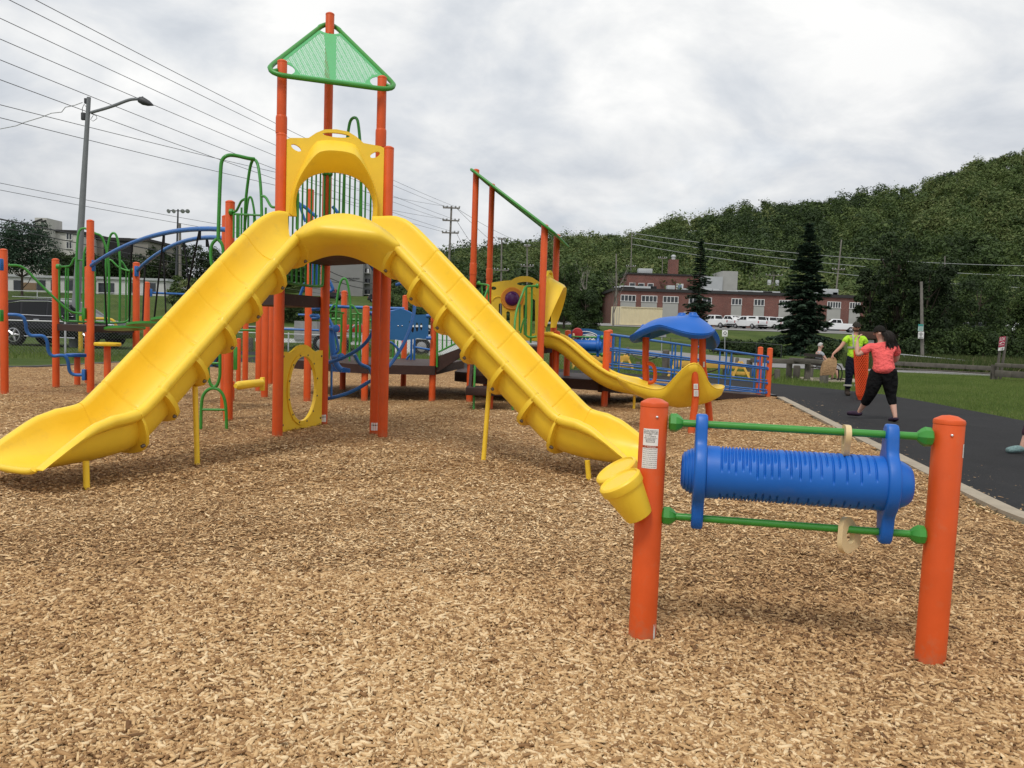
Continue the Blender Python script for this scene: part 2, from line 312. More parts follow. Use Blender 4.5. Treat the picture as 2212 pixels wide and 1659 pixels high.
def mulch():
    m = bpy.data.materials.new('wood_mulch'); m.use_nodes = True; t = m.node_tree; b = t.nodes['Principled BSDF']; L = t.links.new
    tc = N(t, 'ShaderNodeTexCoord'); dn = N(t, 'ShaderNodeTexNoise', i_Scale=9.0, i_Detail=2.0); L(tc.outputs['Object'], dn.inputs['Vector'])
    def chips(rot, sc):
        mp = N(t, 'ShaderNodeMapping'); mp.inputs['Rotation'].default_value = (0, 0, rot); mp.inputs['Scale'].default_value = (sc, sc*3.0, sc); L(tc.outputs['Object'], mp.inputs[0])
        v = N(t, 'ShaderNodeTexVoronoi', i_Scale=1.0, i_Randomness=1.0); L(mp.outputs[0], v.inputs['Vector']); return v
    v1, v2 = chips(.3, 22), chips(1.7, 26)
    sw = N(t, 'ShaderNodeTexNoise', i_Scale=38.0, i_Detail=1.0); L(tc.outputs['Object'], sw.inputs['Vector'])
    st = ramp(t, [(.49, (0, 0, 0)), (.51, (1, 1, 1))]); L(sw.outputs['Fac'], st.inputs[0])
    mv = N(t, 'ShaderNodeMix', data_type='RGBA'); L(st.outputs[0], mv.inputs['Factor']); L(v1.outputs['Color'], mv.inputs['A']); L(v2.outputs['Color'], mv.inputs['B'])
    sr = N(t, 'ShaderNodeSeparateColor'); L(mv.outputs['Result'], sr.inputs[0])
    r = ramp(t, [(0, (.10, .050, .022)), (.25, (.25, .133, .057)), (.6, (.43, .25, .110)), (.85, (.58, .38, .185)), (1, (.70, .52, .30))]); L(sr.outputs[0], r.inputs[0])
    pn = N(t, 'ShaderNodeTexNoise', i_Scale=.9, i_Detail=6.0, i_Roughness=.6); L(tc.outputs['Object'], pn.inputs['Vector'])
    pr = ramp(t, [(.3, (.72, .66, .62)), (.5, (.97, .95, .93)), (.7, (1.12, 1.1, 1.06))]); L(pn.outputs['Fac'], pr.inputs[0])
    mx = N(t, 'ShaderNodeMix', data_type='RGBA', blend_type='MULTIPLY'); mx.inputs['Factor'].default_value = 1; L(r.outputs[0], mx.inputs['A']); L(pr.outputs[0], mx.inputs['B'])
    L(mx.outputs['Result'], b.inputs['Base Color']); b.inputs['Roughness'].default_value = .9; b.inputs['Specular IOR Level'].default_value = .15
    bp = N(t, 'ShaderNodeBump', i_Strength=.9, i_Distance=.02); L(sr.outputs[1], bp.inputs['Height']); L(bp.outputs[0], b.inputs['Normal'])
    MATS['mulch'] = m
    xs = np.arange(-14.2, 6.6, .18); ys = np.arange(-6, 28.2, .18); X, Y = np.meshgrid(xs, ys)
    V = np.stack([X, Y, mulch_z(X, Y)], -1).reshape(-1, 3); nx = len(xs); i, j = np.meshgrid(np.arange(len(ys)-1), np.arange(nx-1), indexing='ij'); a = (i*nx+j).ravel()
    F = np.stack([a, a+1, a+nx+1, a+nx], -1); c = V[F].mean(1); k = inside(c[:, 0], c[:, 1], MULCH)
    o = raw('mulch_bed', V, F[k], m, smooth=True); o['kind'] = 'structure'
    # loose wood chips over the bed
    rng = np.random.default_rng(5); cx, cy, full = [], [], []
    for (y0, y1, den, box) in ((1.6, 3.2, 16500, 1), (3.2, 4.6, 13000, 1), (4.6, 6.5, 8600, 0), (6.5, 9.5, 4300, 0), (9.5, 14, 1500, 0), (14, 22, 420, 0)):
        wd = .80*y1+.7; n = int(2*wd*(y1-y0)*den); x = rng.uniform(-wd, wd, n); y = rng.uniform(y0, y1, n)
        k = inside(x, y, MULCH); cx.append(x[k]); cy.append(y[k]); full.append(np.full(k.sum(), box))
    x = np.concatenate(cx); y = np.concatenate(cy); full = np.concatenate(full).astype(bool); n = len(x)
    Ln = np.exp(rng.normal(math.log(.0168), .50, n)).clip(.006, .058); Wd = Ln*rng.uniform(.18, .55, n); Wd = Wd.clip(.0025, .013); Th = rng.uniform(.002, .005, n)
    far = (y > 6.5); Ln[far] *= 1.15; Wd[far] *= 1.25
    az = rng.uniform(0, 2*math.pi, n); tilt = rng.normal(0, .17, n).clip(-.8, .8); rollc = rng.normal(0, .24, n)
    ca, sa, ct, st_, cr, sr_ = np.cos(az), np.sin(az), np.cos(tilt), np.sin(tilt), np.cos(rollc), np.sin(rollc)
    U = np.stack([ca*ct, sa*ct, st_], -1); W0 = np.stack([-sa, ca, 0*ca], -1); Nn = np.cross(U, W0); W_ = W0*cr[:, None]+Nn*sr_[:, None]; Nn = np.cross(U, W_)
    flip = Nn[:, 2] < 0; Nn[flip] *= -1
    lift = np.abs(st_)*Ln*.5+rng.uniform(.001, .016, n)
    Cc = np.stack([x, y, mulch_z(x, y)+lift], -1)
    hu = U*(Ln/2)[:, None]; hw = W_*(Wd/2)[:, None]; e1 = (1+rng.uniform(-.55, .25, n))[:, None]; e2 = (1+rng.uniform(-.55, .25, n))[:, None]
    top = np.stack([Cc-hu-hw*e1, Cc+hu-hw*e2, Cc+hu+hw*e2, Cc-hu+hw*e1], 1)+(Nn*(Th/2)[:, None])[:, None, :]
    tone = np.clip(rng.beta(1.75, 1.4, n)+.05*np.sin(1.3*x)*np.sin(1.1*y), 0, 1)
    patch = .5+.5*np.sin(.9*x+1.3*np.sin(.7*y))*np.sin(.8*y+1.1*np.sin(.6*x)); pa2 = .5+.5*np.sin(.45*x-.3+1.7*np.sin(.5*y+.4))*np.sin(.62*y+.9*np.sin(.8*x)); pa3 = .5+.5*np.sin(2.3*x+1.9*np.sin(1.7*y))*np.sin(2.1*y+1.3*np.sin(2.6*x)); tone = np.clip(tone-.20+.15*patch+.17*pa2+.10*pa3, 0, 1)
    nb = full.sum(); bot = top[full]-(Nn[full]*(Th[full]*1.6)[:, None])[:, None, :]
    V = np.concatenate([top.reshape(-1, 3), bot.reshape(-1, 3)]); q = np.arange(n)*4
    Ft = np.stack([q, q+1, q+2, q+3], -1); bi = q[full]; bb = 4*n+np.arange(nb)*4; Fs = []
    for a_, b_ in ((0, 1), (1, 2), (2, 3), (3, 0)): Fs.append(np.stack([bi+b_, bi+a_, bb+a_, bb+b_], -1))
    F = np.concatenate([Ft]+Fs); T = np.concatenate([tone]+[tone[full]]*4)
    m_ = 700; pk = rng.integers(0, len(KERB)-1, m_); ft = rng.random(m_); K_ = np.array(KERB); base = K_[pk]*(1-ft[:, None])+K_[pk+1]*ft[:, None]; sx = base[:, 0]+.2+rng.exponential(.28, m_); sl_ = rng.integers(0, n, m_); mv_ = top[sl_]-Cc[sl_][:, None, :]; mv_[..., 2] *= .5
    ext = mv_+np.stack([sx, base[:, 1], np.full(m_, .016)], -1)[:, None, :]; F = np.concatenate([F, len(V)+np.arange(m_*4).reshape(-1, 4)]); V = np.concatenate([V, ext.reshape(-1, 3)]); T = np.concatenate([T, tone[sl_]])
    tm = tone_mat('wood_chip', [(0, (.10, .050, .024)), (.2, (.25, .135, .060)), (.5, (.47, .285, .132)), (.78, (.65, .44, .225)), (1, (.80, .61, .37))], .85, .2)
    o = raw('wood_chips', V, F, tm, tone=T); tag(o, 'loose tan wood chips covering the playground mulch bed', 'wood chips', kind='stuff')
mulch()
ASPH = mat('fresh_asphalt', (.027, .0272, .029), .9, .15, .28, 1.1, .5, 160, dirt=(.06, .058, .055, .55))
ROADM = mat('worn_asphalt', (.235, .23, .225), .9, .2, .1, .6, .4, 60)
CONC = mat('concrete', (.36, .31, .24), .85, .2, .16, 5, .4, 90, dirt=(.2, .17, .13, .4))
PATH = [(4.3, -6), (9.4, -6), (9.7, 8), (9.85, 16), (10.05, 20), (10.0, 22.3), (9.3, 24), (8.5, 25.2), (7.9, 26.6), (6.8, 27.6), (5, 28.4), (2, 30.5), (-3, 34), (-7, 37), (-12, 38), (-22, 38), (-22, 31), (-12.1, 28),
        (-6, 28.1), (-2, 27.6), (2.7, 26.25), (4.6, 25.55), (6, 24.15), (6.6, 22.3), (6.5, 19.5), (5.7, 15), (4.98, 10.8), (4.42, 7.33), (4.36, 6.75)]
struct_poly('asphalt_path', PATH, .008, ASPH)
def kerb(pts, wd, hh, m):
    P = [Vector((x, y, 0)) for x, y in pts]; rows = []
    for i, p in enumerate(P):
        t = (P[min(i+1, len(P)-1)]-P[max(i-1, 0)]).normalized(); s = Vector((t.y, -t.x, 0))
        rows.append([p+Vector((0, 0, -.05)), p+Vector((0, 0, hh)), p+s*wd+Vector((0, 0, hh)), p+s*wd+Vector((0, 0, -.05))])
    b = MB(); b.grid(rows); o = b.build('kerb', m, ang=30); o['kind'] = 'structure'
kerb([tuple(v)[:2] for v in chaikin([(x, y, 0) for x, y in KERB], 2)], .17, .05, CONC)
kerb([(6.28, 20.1), (6.3, 22.2), (5.75, 24), (4.46, 25.3), (2.6, 26), (-2, 27.3), (-6, 27.8), (-11.6, 26.8), (-12.6, 22), (-13.6, 20.5), (-14, 15)], .17, .045, mat('dark_kerb', (.12, .12, .125), .8, .2, .15, 4))
def strip(name, up, lo, m, lift=.03, n=60, k=6):
    def rs(pl):
        pl = np.array(pl, float); d = np.r_[0, np.cumsum(np.hypot(*np.diff(pl, axis=0).T))]; s = np.linspace(0, d[-1], n); return np.stack([np.interp(s, d, pl[:, 0]), np.interp(s, d, pl[:, 1])], -1)
    a, b = rs(up), rs(lo); rows = []
    for i in range(n):
        rows.append([Vector((*(a[i]*(1-q)+b[i]*q), 0)) for q in np.linspace(0, 1, k)])
        for v in rows[-1]: v.z = gzs(v.x, v.y)+lift
    mb = MB(); mb.grid(rows); o = mb.build(name, m, ang=60); o['kind'] = 'structure'
strip('road', [(-10, 98), (9.2, 74), (12.8, 66), (15.1, 53), (17, 49.5), (30, 44), (70, 36)], [(-10, 82), (2, 66), (7.3, 55), (9.1, 44), (10.5, 39.2), (16, 38.6), (28, 35), (70, 28)], ROADM)
strip('road', [(-80, 58), (-40, 60), (-10, 64), (-9, 90)], [(-80, 50), (-40, 52), (-14, 53), (-2, 66)], ROADM, lift=.05)
strip('parking_lot', [(4, 136), (30, 137), (75, 137)], [(4, 113), (30, 111), (75, 108)], ROADM, lift=.06)
# ---- foliage
def leaves(rng, C_, Rr, n, size, up=.35, jit=.9, shell=.55):
    """n leaf quads on each ellipsoid (centres C_, radii Rr)"""
    k = len(C_); d = rng.normal(size=(k, n, 3)); d /= np.linalg.norm(d, axis=2, keepdims=True); d[..., 2] = np.where(d[..., 2] < -.55, -d[..., 2], d[..., 2])
    rad = shell+(1-shell)*rng.random((k, n, 1))**.6; rad *= 1+.16*rng.normal(size=(k, n, 1))
    P = C_[:, None, :]+d*rad*Rr[:, None, :]
    nn = d+jit*rng.normal(size=d.shape)+np.array([0, 0, up]); nn /= np.linalg.norm(nn, axis=2, keepdims=True)
    a = np.cross(nn, rng.normal(size=d.shape)); a /= np.linalg.norm(a, axis=2, keepdims=True); b = np.cross(nn, a)
    s = (size if np.isscalar(size) else np.asarray(size)[:, None, None])*np.exp(.35*rng.normal(size=(k, n, 1)))
    a = a*s*.62; b = b*s*.42
    Q = np.stack([P-a-b*.5, P+b*.9-a*.1, P+a+b*.3, P-b], 2).reshape(-1, 4, 3)
    return Q.reshape(-1, 3), np.arange(Q.shape[0]*4).reshape(-1, 4)
LEAFM = tone_mat('leaves', [(0, (.016, .029, .010)), (.3, (.034, .060, .018)), (.6, (.068, .107, .030)), (.85, (.115, .155, .046)), (1, (.17, .19, .072))], .7, .25, .25)
CONIF = tone_mat('conifer_needles', [(0, (.014, .030, .019)), (.5, (.036, .066, .040)), (1, (.068, .105, .064))], .8, .2, .1)
BARK = mat('bark', (.075, .06, .048), .95, .1, .3, 9, .6, 30)
PALEBARK = mat('pale_bark', (.22, .2, .18), .95, .1, .3, 9, .6, 30)
def forest():
    rng = np.random.default_rng(11); Cs, Rs, Ts, Sz = [], [], [], []
    n = 3300; t = rng.uniform(-.36, .78, n); y = 168+(345-168)*rng.random(n)**.75
    front = rng.random(n) < .18; y[front] = rng.uniform(155, 185, front.sum())
    x = t*y; z = gz(x, y); ok = (ridge(t) > 3) & ~((t < -.13) & (y < 225))
    for i in np.where(ok)[0]:
        hgt = rng.uniform(5.5, 9.8)*(.75 if y[i] > 320 else 1); r = hgt*rng.uniform(.30, .50); base = np.clip(.5+.33*math.sin(x[i]*.045+1.2*math.sin(y[i]*.03))+rng.normal(0, .28), 0, 1); k = rng.integers(2, 4)
        for _ in range(k):
            o = rng.normal(0, .33, 3)*r; q = rng.uniform(.62, .95)*r
            Cs.append((x[i]+o[0], y[i]+o[1], z[i]+hgt*.62+o[2]*.9)); Rs.append((q, q, q*rng.uniform(.85, 1.4))); Ts.append(np.clip(base+rng.normal(0, .08), 0, 1)); Sz.append(.46+.06*rng.random())
    Cs, Rs = np.array(Cs), np.array(Rs); k = 140
    V, F = leaves(rng, Cs, Rs, k, np.array(Sz), up=.35, jit=.42, shell=.80); T = np.clip(np.repeat(Ts, k)*.72+.20+rng.normal(0, .06, len(F)), 0, 1)
    o = raw('hillside_forest', V, F, LEAFM, tone=T); tag(o, 'dense green deciduous forest covering the long hillside', 'forest', kind='stuff')
forest()
def tree(name, label, loc, H, rad, low=.25, seed=0, dens=1.0, tone=.45, leaf=.28, blobs=16, group=None, sparse=1.0, bark=None, cat='tree', spread=1.0, lm=None):
    rng = np.random.default_rng(seed); x, y = loc; z = gzs(x, y)-.05; bark = bark or BARK
    rt = thing(name, label, cat, (x, y, z), group)
    b = MB(); lean = rng.normal(0, .04, 2); tr = [Vector((x+lean[0]*H*q, y+lean[1]*H*q, z+H*.8*q)) for q in np.linspace(0, 1, 6)]
    r0 = max(.03, H*.018); b.tube(tr, [r0*(1-.75*q) for q in np.linspace(0, 1, 6)], 7)
    Cs, Rs, Tn = [], [], []
    for i in range(blobs):
        q = (i+.5)/blobs; hh = low+(1-low)*(.12+.80*q); a = i*2.4+rng.uniform(-.5, .5); prof = math.sin(math.pi*min(1, .22+.78*(1-q)))**.7 if q > .3 else .75+.25*q/.3
        rr = rad*prof*rng.uniform(.35, .72)*spread; c = Vector((x+math.cos(a)*rr+lean[0]*H*hh, y+math.sin(a)*rr+lean[1]*H*hh, z+H*hh*.95))
        s = rad*rng.uniform(.30, .48)*(1-.25*q); Cs.append(c); Rs.append((s, s, s*rng.uniform(.7, 1.05))); Tn.append(np.clip(tone+rng.normal(0, .12), 0, 1))
        k = min(5, max(1, int(hh*5.2))); st = tr[k]*.6+tr[k-1]*.4
        b.tube([st, st*.5+c*.5+Vector((0, 0, -.04*H)), c], [r0*.42, r0*.28, r0*.1], 5)
    b.build('trunk', bark, rt, 60)
    k = int(130*dens*sparse); V, F = leaves(rng, np.array([tuple(c) for c in Cs]), np.array(Rs), k, leaf, up=.4, shell=.45, jit=.65)
    raw('crown', V, F, lm or LEAFM, rt, tone=np.clip(np.repeat(Tn, k)+rng.normal(0, .12, len(F)), 0, 1)); return rt
def conifer(name, label, loc, H, rad, seed=0, gap=0.0, low=.06, group=None, per=46, top=1.0, dens=1.0):
    rng = np.random.default_rng(seed); x, y = loc; z = gzs(x, y)-.05
    rt = thing(name, label, 'tree', (x, y, z), group); b = MB(); b.tube([(x, y, z), (x, y, z+H*.5), (x, y, z+H)], [H*.018, H*.011, .02], 8)
    P0, P1 = [], []; nl = int(H*3.4)
    for i in range(nl):
        q = low+(1-low)*i/nl; L = rad*(1-q)**.8*(.55 if q < low+.05 else 1)*rng.uniform(.66, 1.16); k = int(7+5*(1-q))
        for j in range(k):
            if rng.random() < gap: continue
            a = 2*math.pi*(j+rng.random()*.8)/k+i; l = L*rng.uniform(.72, 1.12); dz = -l*(.30-.45*q)+rng.normal(0, .06)
            p = Vector((x, y, z+H*q)); e = p+Vector((math.cos(a)*l, math.sin(a)*l, dz)); P0.append(p); P1.append(e)
            if j % 2 == 0: b.tube([p, e], [.03+.01*l, .012], 4, caps=False)
    b.build('trunk', BARK, rt, 60)
    P0, P1 = np.array([tuple(p) for p in P0]), np.array([tuple(p) for p in P1]); n = len(P0); k = int(per*dens)
    s = (rng.random((n, k, 1))**.7); ln = np.linalg.norm(P1-P0, axis=1)[:, None, None]
    side = np.cross(P1-P0, [0, 0, 1.]); side /= np.linalg.norm(side, axis=1, keepdims=True)+1e-9
    w_ = (.32*ln*(1.05-s)+.06)*(rng.random((n, k, 1))*2-1)
    C_ = P0[:, None]+(P1-P0)[:, None]*(s*1.04)+side[:, None]*w_; C_[..., 2] -= .10*ln[..., 0]*rng.random((n, k))+.05*np.abs(w_[..., 0])
    d = (P1-P0)[:, None]/ln+side[:, None]*np.sign(w_)*.8+rng.normal(0, .3, (n, k, 3)); d /= np.linalg.norm(d, axis=2, keepdims=True)
    u = np.cross(d, rng.normal(0, .45, (n, k, 3))+[0, 0, 1]); u /= np.linalg.norm(u, axis=2, keepdims=True)
    sz = rad*.042*np.exp(.3*rng.normal(size=(n, k, 1)))+.045; d = d*sz*1.25; u = u*sz*.5
    Q = np.stack([C_-d-u*.5, C_-u*.8, C_+d, C_+u*.8-d*.1], 2).reshape(-1, 4, 3)
    raw('needles', Q.reshape(-1, 3), np.arange(len(Q)*4).reshape(-1, 4), CONIF, rt, tone=np.clip(rng.normal(.5, .22, len(Q)), 0, 1)); return rt
def bare_tree(label, loc, H, rad, seed, bark=None):
    rng = random.Random(seed); x, y = loc; z = gzs(x, y)-.05; rt = thing('bare_tree', label, 'tree', (x, y, z)); b = MB(); tips = []
    def grow(p, d, L, r, lev):
        e = p+d*L; b.tube([p, p*.5+e*.5+Vector((rng.gauss(0, .03*L), rng.gauss(0, .03*L), 0)), e], [r, r*.8, r*.6], 5 if lev < 2 else 3, caps=False)
        if lev >= 4: tips.append(e); return
        for i in range(3 if lev < 3 else 2):
            dd = (d*1.25+Vector((rng.gauss(0, .42)*rad, rng.gauss(0, .42)*rad, rng.uniform(0, .3)))).normalized(); grow(e if i < 2 else p*.4+e*.6, dd, L*rng.uniform(.55, .78), r*.55, lev+1)
    grow(Vector((x, y, z)), Vector((0, 0, 1)), H*.32, H*.013, 0)
    b.build('branches', bark or PALEBARK, rt, 60)
    r2 = np.random.default_rng(seed); C_ = np.array([tuple(t) for t in tips if rng.random() < .35])
    if len(C_):
        V, F = leaves(r2, C_, np.full((len(C_), 3), H*.03), 7, .16); raw('sparse_leaves', V, F, LEAFM, rt, tone=np.clip(r2.normal(.55, .15, len(F)), 0, 1))
    return rt
# ------------------------------------------------------------------ playground equipment
def V3(x, y, z=0.0): return Vector((x, y, z))
def post(root, p, zt, r=.0635, top=None, sleeve=None, z0=-.1, m=None, name='post'):
    p = Vector((p[0], p[1], z0)); q = top if top is not None else Vector((p.x, p.y, zt)); ax = q-p; L = ax.length
    pr = [(0, r), (L-.006, r), (L-.004, r*.985), (L-.001, r*1.02), (L+.012, r*1.02), (L+.018, r*.97), (L+.034, r*.5), (L+.038, .003)]
    if sleeve:
        a, b = sleeve[0]-z0, sleeve[1]-z0
        pr = [(0, r), (a-.002, r), (a, r*1.09), (b-.02, r*1.09), (b, r*1.04), (b+.01, r*.93)]+[(t, x*.93) for t, x in pr[1:]]
    b_ = MB(); b_.lathe(p, ax, pr, 28); return b_.build(name, m or ORANGE, root, 30)
def tr(root, name, m, z, pts, Y, r=.017, sm=2, n=8, closed=False):
    Ys = Y if isinstance(Y, (list, tuple)) else [Y]*len(pts)
    if len(Ys) == 2 and len(pts) != 2: Ys = [Ys[0]+(Ys[1]-Ys[0])*i/(len(pts)-1) for i in range(len(pts))]
    P = [A(z, x, y, yy) for (x, y), yy in zip(pts, Ys)]
    b = MB(); b.tube(chaikin(P, sm, closed) if sm else P, r, n, closed); return b.build(name, m, root, 60)
def barrier(root, Pa, Pb, z0, z1, n=9, hoop=0.0, r=.013, name='barrier', m=None, hw=.27, inset=.07, sh=.0):
    Pa, Pb = Vector((*Pa[:2], 0)), Vector((*Pb[:2], 0)); d = (Pb-Pa); L = d.length; d.normalize(); a, bb = Pa+d*inset, Pb-d*inset; l = (bb-a).length; b = MB()
    f = lambda u, z: a+d*u+Vector((0, 0, z))
    b.tube(chaikin([f(0, z1), f(.0, z0+.05), f(.04, z0), f(l-.04, z0), f(l, z0+.05), f(l, z1)], 2), r*1.15, 8)
    c0, c1 = l/2-hw, l/2+hw
    if hoop:
        b.tube(chaikin([f(0, z1), f(c0-.12, z1), f(c0-.02, z1+.16), f(c0, z1+.17)], 2), r*1.15, 8); b.tube(chaikin([f(l, z1), f(c1+.12, z1), f(c1+.02, z1+.16), f(c1, z1+.17)], 2), r*1.15, 8)
        b.tube(chaikin([f(c0-.02, z0), f(c0, z1+.1), f(c0+.07, z1+hoop-.14), f(c0+.12, z1+hoop), f(c1-.12, z1+hoop), f(c1-.07, z1+hoop-.14), f(c1, z1+.1), f(c1+.02, z0)], 2), r*1.5, 10)
        b.tube([f(c0, z1), f(c1, z1)], r*1.1, 8)
    else: b.tube([f(0, z1), f(l, z1)], r*1.15, 8)
    for i in range(1, n):
        u = l*i/n; b.tube([f(u, z0), f(u, z1)], r, 6)
    for e, s in ((Pa, 1), (Pb, -1)):
        b.lathe(e+d*s*.055+Vector((0, 0, z1-.02)), d*s, [(0, .035), (.03, .035), (.045, .018), (.06, .012)], 10)
    return b.build(name, m or GREEN, root, 60)
def deck(root, poly, zt, th=.13, m=None, name='deck'):
    b = MB(); b.prism([(p[0], p[1]) for p in poly], th, (0, 0, zt-th/2), (1, 0, 0), (0, 1, 0)); return b.build(name, m or BROWN, root, 30)
def rspline(P, n):
    P = [Vector(p) for p in P]; d = [0]
    for i in range(1, len(P)): d.append(d[-1]+(P[i]-P[i-1]).length)
    out = []
    for i in range(n):
        s = d[-1]*i/(n-1); k = 0
        while k < len(d)-2 and d[k+1] < s: k += 1
        f = (s-d[k])/max(1e-9, d[k+1]-d[k]); out.append(P[k].lerp(P[k+1], f))
    return out
# --- chute: a curved trough swept down a bed line
PROF_IN = [(-.337, .335), (-.331, .26), (-.312, .175), (-.268, .095), (-.20, .04), (-.11, .009), (0, 0)]
PROF_RL = [(-.342, .362), (-.362, .381), (-.392, .386), (-.422, .374), (-.438, .345), (-.434, .31), (-.412, .288), (-.392, .282)]
PROF_OUT = [(-.358, .262), (-.350, .2), (-.325, .12), (-.275, .05), (-.20, .0), (-.1, -.028), (0, -.034)]
INNER = PROF_IN[::-1]+PROF_RL+PROF_OUT        # half profile, centre bed -> rail -> centre underside
class Chute:
    def __init__(s, S0, d, bed, wk=1.0, hk=1.0):
        s.S0 = Vector((S0[0], S0[1], 0)); s.d = Vector((d[0], d[1], 0)).normalized(); s.side = Vector((-s.d.y, s.d.x, 0))   # +side = left of travel
        c = chaikin([(a, 0, z) for a, z in bed], 3); s.bs = [p.x for p in c]; s.bz = [p.z for p in c]; s.wk, s.hk = wk, hk
    def z(s, x): return float(np.interp(x, s.bs, s.bz))
    def pt(s, x, u, v):
        e = .02; sl = (s.z(x+e)-s.z(x-e))/(2*e); T = (s.d+Vector((0, 0, sl))).normalized(); Nn = Vector((-T.z*s.d.x, -T.z*s.d.y, (T.x*s.d.x+T.y*s.d.y)))
        return s.S0+s.d*x+Vector((0, 0, s.z(x)))+s.side*u*s.wk+Nn*v*s.hk
    def build(s, root, s_in, s_out, end, exit0, joints, flanges, m, left_inner, name='slide', flare=.06, rows=None):
        xs = sorted(set([round(x, 4) for x in np.linspace(0, 1, rows or 110)]))
        prof = [(u, v, -1) for u, v in INNER]; right = [(-u, v, 1) for u, v in INNER][::-1]
        full = prof+right[1:-1]   # closed loop
        si_left, si_right = (s_in, s_out) if left_inner else (s_out, s_in)
        def hs(x): q = (x-exit0)/(end-exit0); return 1 if q <= 0 else (1-.10*q/.25 if q < .25 else max(.10, .90-.80*((q-.25)/.75)**1.15))
        R_ = []
        ev = sorted(set(list(np.linspace(min(s_in, s_out), end, rows or 110))+[j+e for j in joints for e in (-.010, -.004, .004, .010)]))
        for x in ev:
            row = []
            for (u, v, sd) in full:
                q = (1-u/.438)/2     # u=-.438 -> 1 ; u=.438 -> 0 ; note side = left of travel is +u
                st = si_left+(si_right-si_left)*min(1, max(0, q)); st = st
                xx = max(x, st) if x < max(s_in, s_out) else x
                k = hs(xx); vv = v*k if v > 0 else v
                fl = 1+flare*max(0, (xx-exit0)/(end-exit0)) if xx > exit0 else 1
                g = 0
                for j in joints:
                    if abs(xx-j) < .007: g = .0075
                row.append(s.pt(xx, u*fl*(1+g*1.5), vv-(g if v >= 0 else 0)))
            R_.append(row)
        b = MB(); b.grid(R_, cv=True); k = len(full); b.F.append(tuple(range(k))); b.M.append(0); n0 = (len(R_)-1)*k; b.F.append(tuple(n0+i for i in range(k))); b.M.append(0)
        b.tube([s.pt(end, u*(1+flare), v*hs(end) if v > 0 else v)+s.d*.0 for u, v in [(-a, c) for a, c in PROF_IN]+[(a, c) for a, c in PROF_IN[::-1][1:]]], .028, 8)
        o = b.build(name, m, root, 50)
        for j in flanges:
            fb = MB(); ring = [(-.425, .315), (-.440, .25), (-.426, .14), (-.375, .035), (-.29, -.035), (-.16, -.07), (0, -.08), (.16, -.07), (.29, -.035), (.375, .035), (.426, .14), (.440, .25), (.425, .315)]
            ins = [(-.35, .29), (-.345, .2), (-.32, .12), (-.27, .05), (-.19, .0), (-.1, -.026), (0, -.03), (.1, -.026), (.19, .0), (.27, .05), (.32, .12), (.345, .2), (.35, .29)]
            rows_ = [[s.pt(j+e, u, v) for u, v in (ring if k_ else ins)] for k_, e in ((0, -.02), (1, -.018), (1, .018), (0, .02))]
            fb.grid(rows_)
            for sd in (-1, 1):
                ax_ = (s.pt(j+.05, 0, 0)-s.pt(j-.05, 0, 0)).normalized(); c = s.pt(j, sd*.352, .035); fb.lathe(c+ax_*.015, ax_, [(0, .017), (.03, .017), (.038, .01)], 8, m=1)
            fb.build('joint_flange', [m, BOLT], o, 40)
        return o
PLAY = thing('play_structure', 'tall multi deck play tower with orange posts, double yellow slide and green roof', 'play structure', (-2.5, 10.6, 0))
pA, pB, pA2, pB2, pC, pQ1, pQ2 = V3(-2.87, 10.14), V3(-1.63, 10.5), V3(-2.955, 10.43), V3(-1.775, 10.75), V3(-2.64, 11.58), V3(-3.97, 11.57), V3(-4.45, 12.8)
TT = (pB-pA).normalized(); NF = Vector((TT.y, -TT.x, 0))
def hood(root, P0, P1, dz, m):
    o = (P0+P1)/2+Vector((0, 0, dz)); t = (P1-P0).normalized(); n = Vector((t.y, -t.x, 0)); W_ = Vector((0, 0, 1)); hw = (P1-P0).length/2-.062
    arch = [(-.455, .36), (-.47, .56), (-.43, .72), (-.32, .85), (-.16, .915), (0, .93), (.16, .915), (.32, .85), (.43, .72), (.47, .56), (.455, .36)]
    arch = [(p.x, p.z) for p in chaikin([(u, 0, v) for u, v in arch], 2)]
    outer = [(-hw, .36)]+arch+[(hw, .36), (hw, 1.27), (hw-.04, 1.29), (.33, 1.31), (.24, 1.38), (.14, 1.43), (0, 1.445), (-.14, 1.43), (-.24, 1.38), (-.33, 1.31), (-hw+.04, 1.29), (-hw, 1.27)]
    el = lambda cx, cy, a, b_, k=14, sk=0: [(cx+a*math.cos(q), cy+b_*math.sin(q)+sk*a*math.cos(q)) for q in [2*math.pi*i/k for i in range(k)]]
    b = MB(); b.prism(outer, .05, o, t, W_, holes=[el(0, 1.375, .165, .027, 16), el(-hw+.11, 1.18, .06, .035, 12, -.4), el(hw-.11, 1.18, .06, .035, 12, .4)])
    k = 41
    O_ = rspline(chaikin([(u, 0, v) for u, v in [(-.55, .40), (-.53, .62), (-.46, .85), (-.36, 1.06), (-.27, 1.25), (-.2, 1.3), (0, 1.315), (.2, 1.3), (.27, 1.25), (.36, 1.06), (.46, .85), (.53, .62), (.55, .40)]], 2), k)
    I_ = rspline([(u, 0, v) for u, v in arch], k); rows = [[], [], [], [], []]
    for i in range(k):
        q = i/(k-1); p = .05+.25*math.sin(math.pi*q)**1.1; mid = O_[i].lerp(I_[i], .42); mid.z -= .02
        f = lambda pt, fw: o+t*pt.x+Vector((0, 0, pt.z))+n*fw
        rows[0].append(f(O_[i], .02)); rows[1].append(f(O_[i].lerp(mid, .72), .02+p*.86)); rows[2].append(f(mid, .02+p)); rows[3].append(f(mid.lerp(I_[i], .18), .02+p*.93)); rows[4].append(f(I_[i], .02))
    b.grid(rows)
    h = b.build('slide_hood', m, root, 40)
    return h
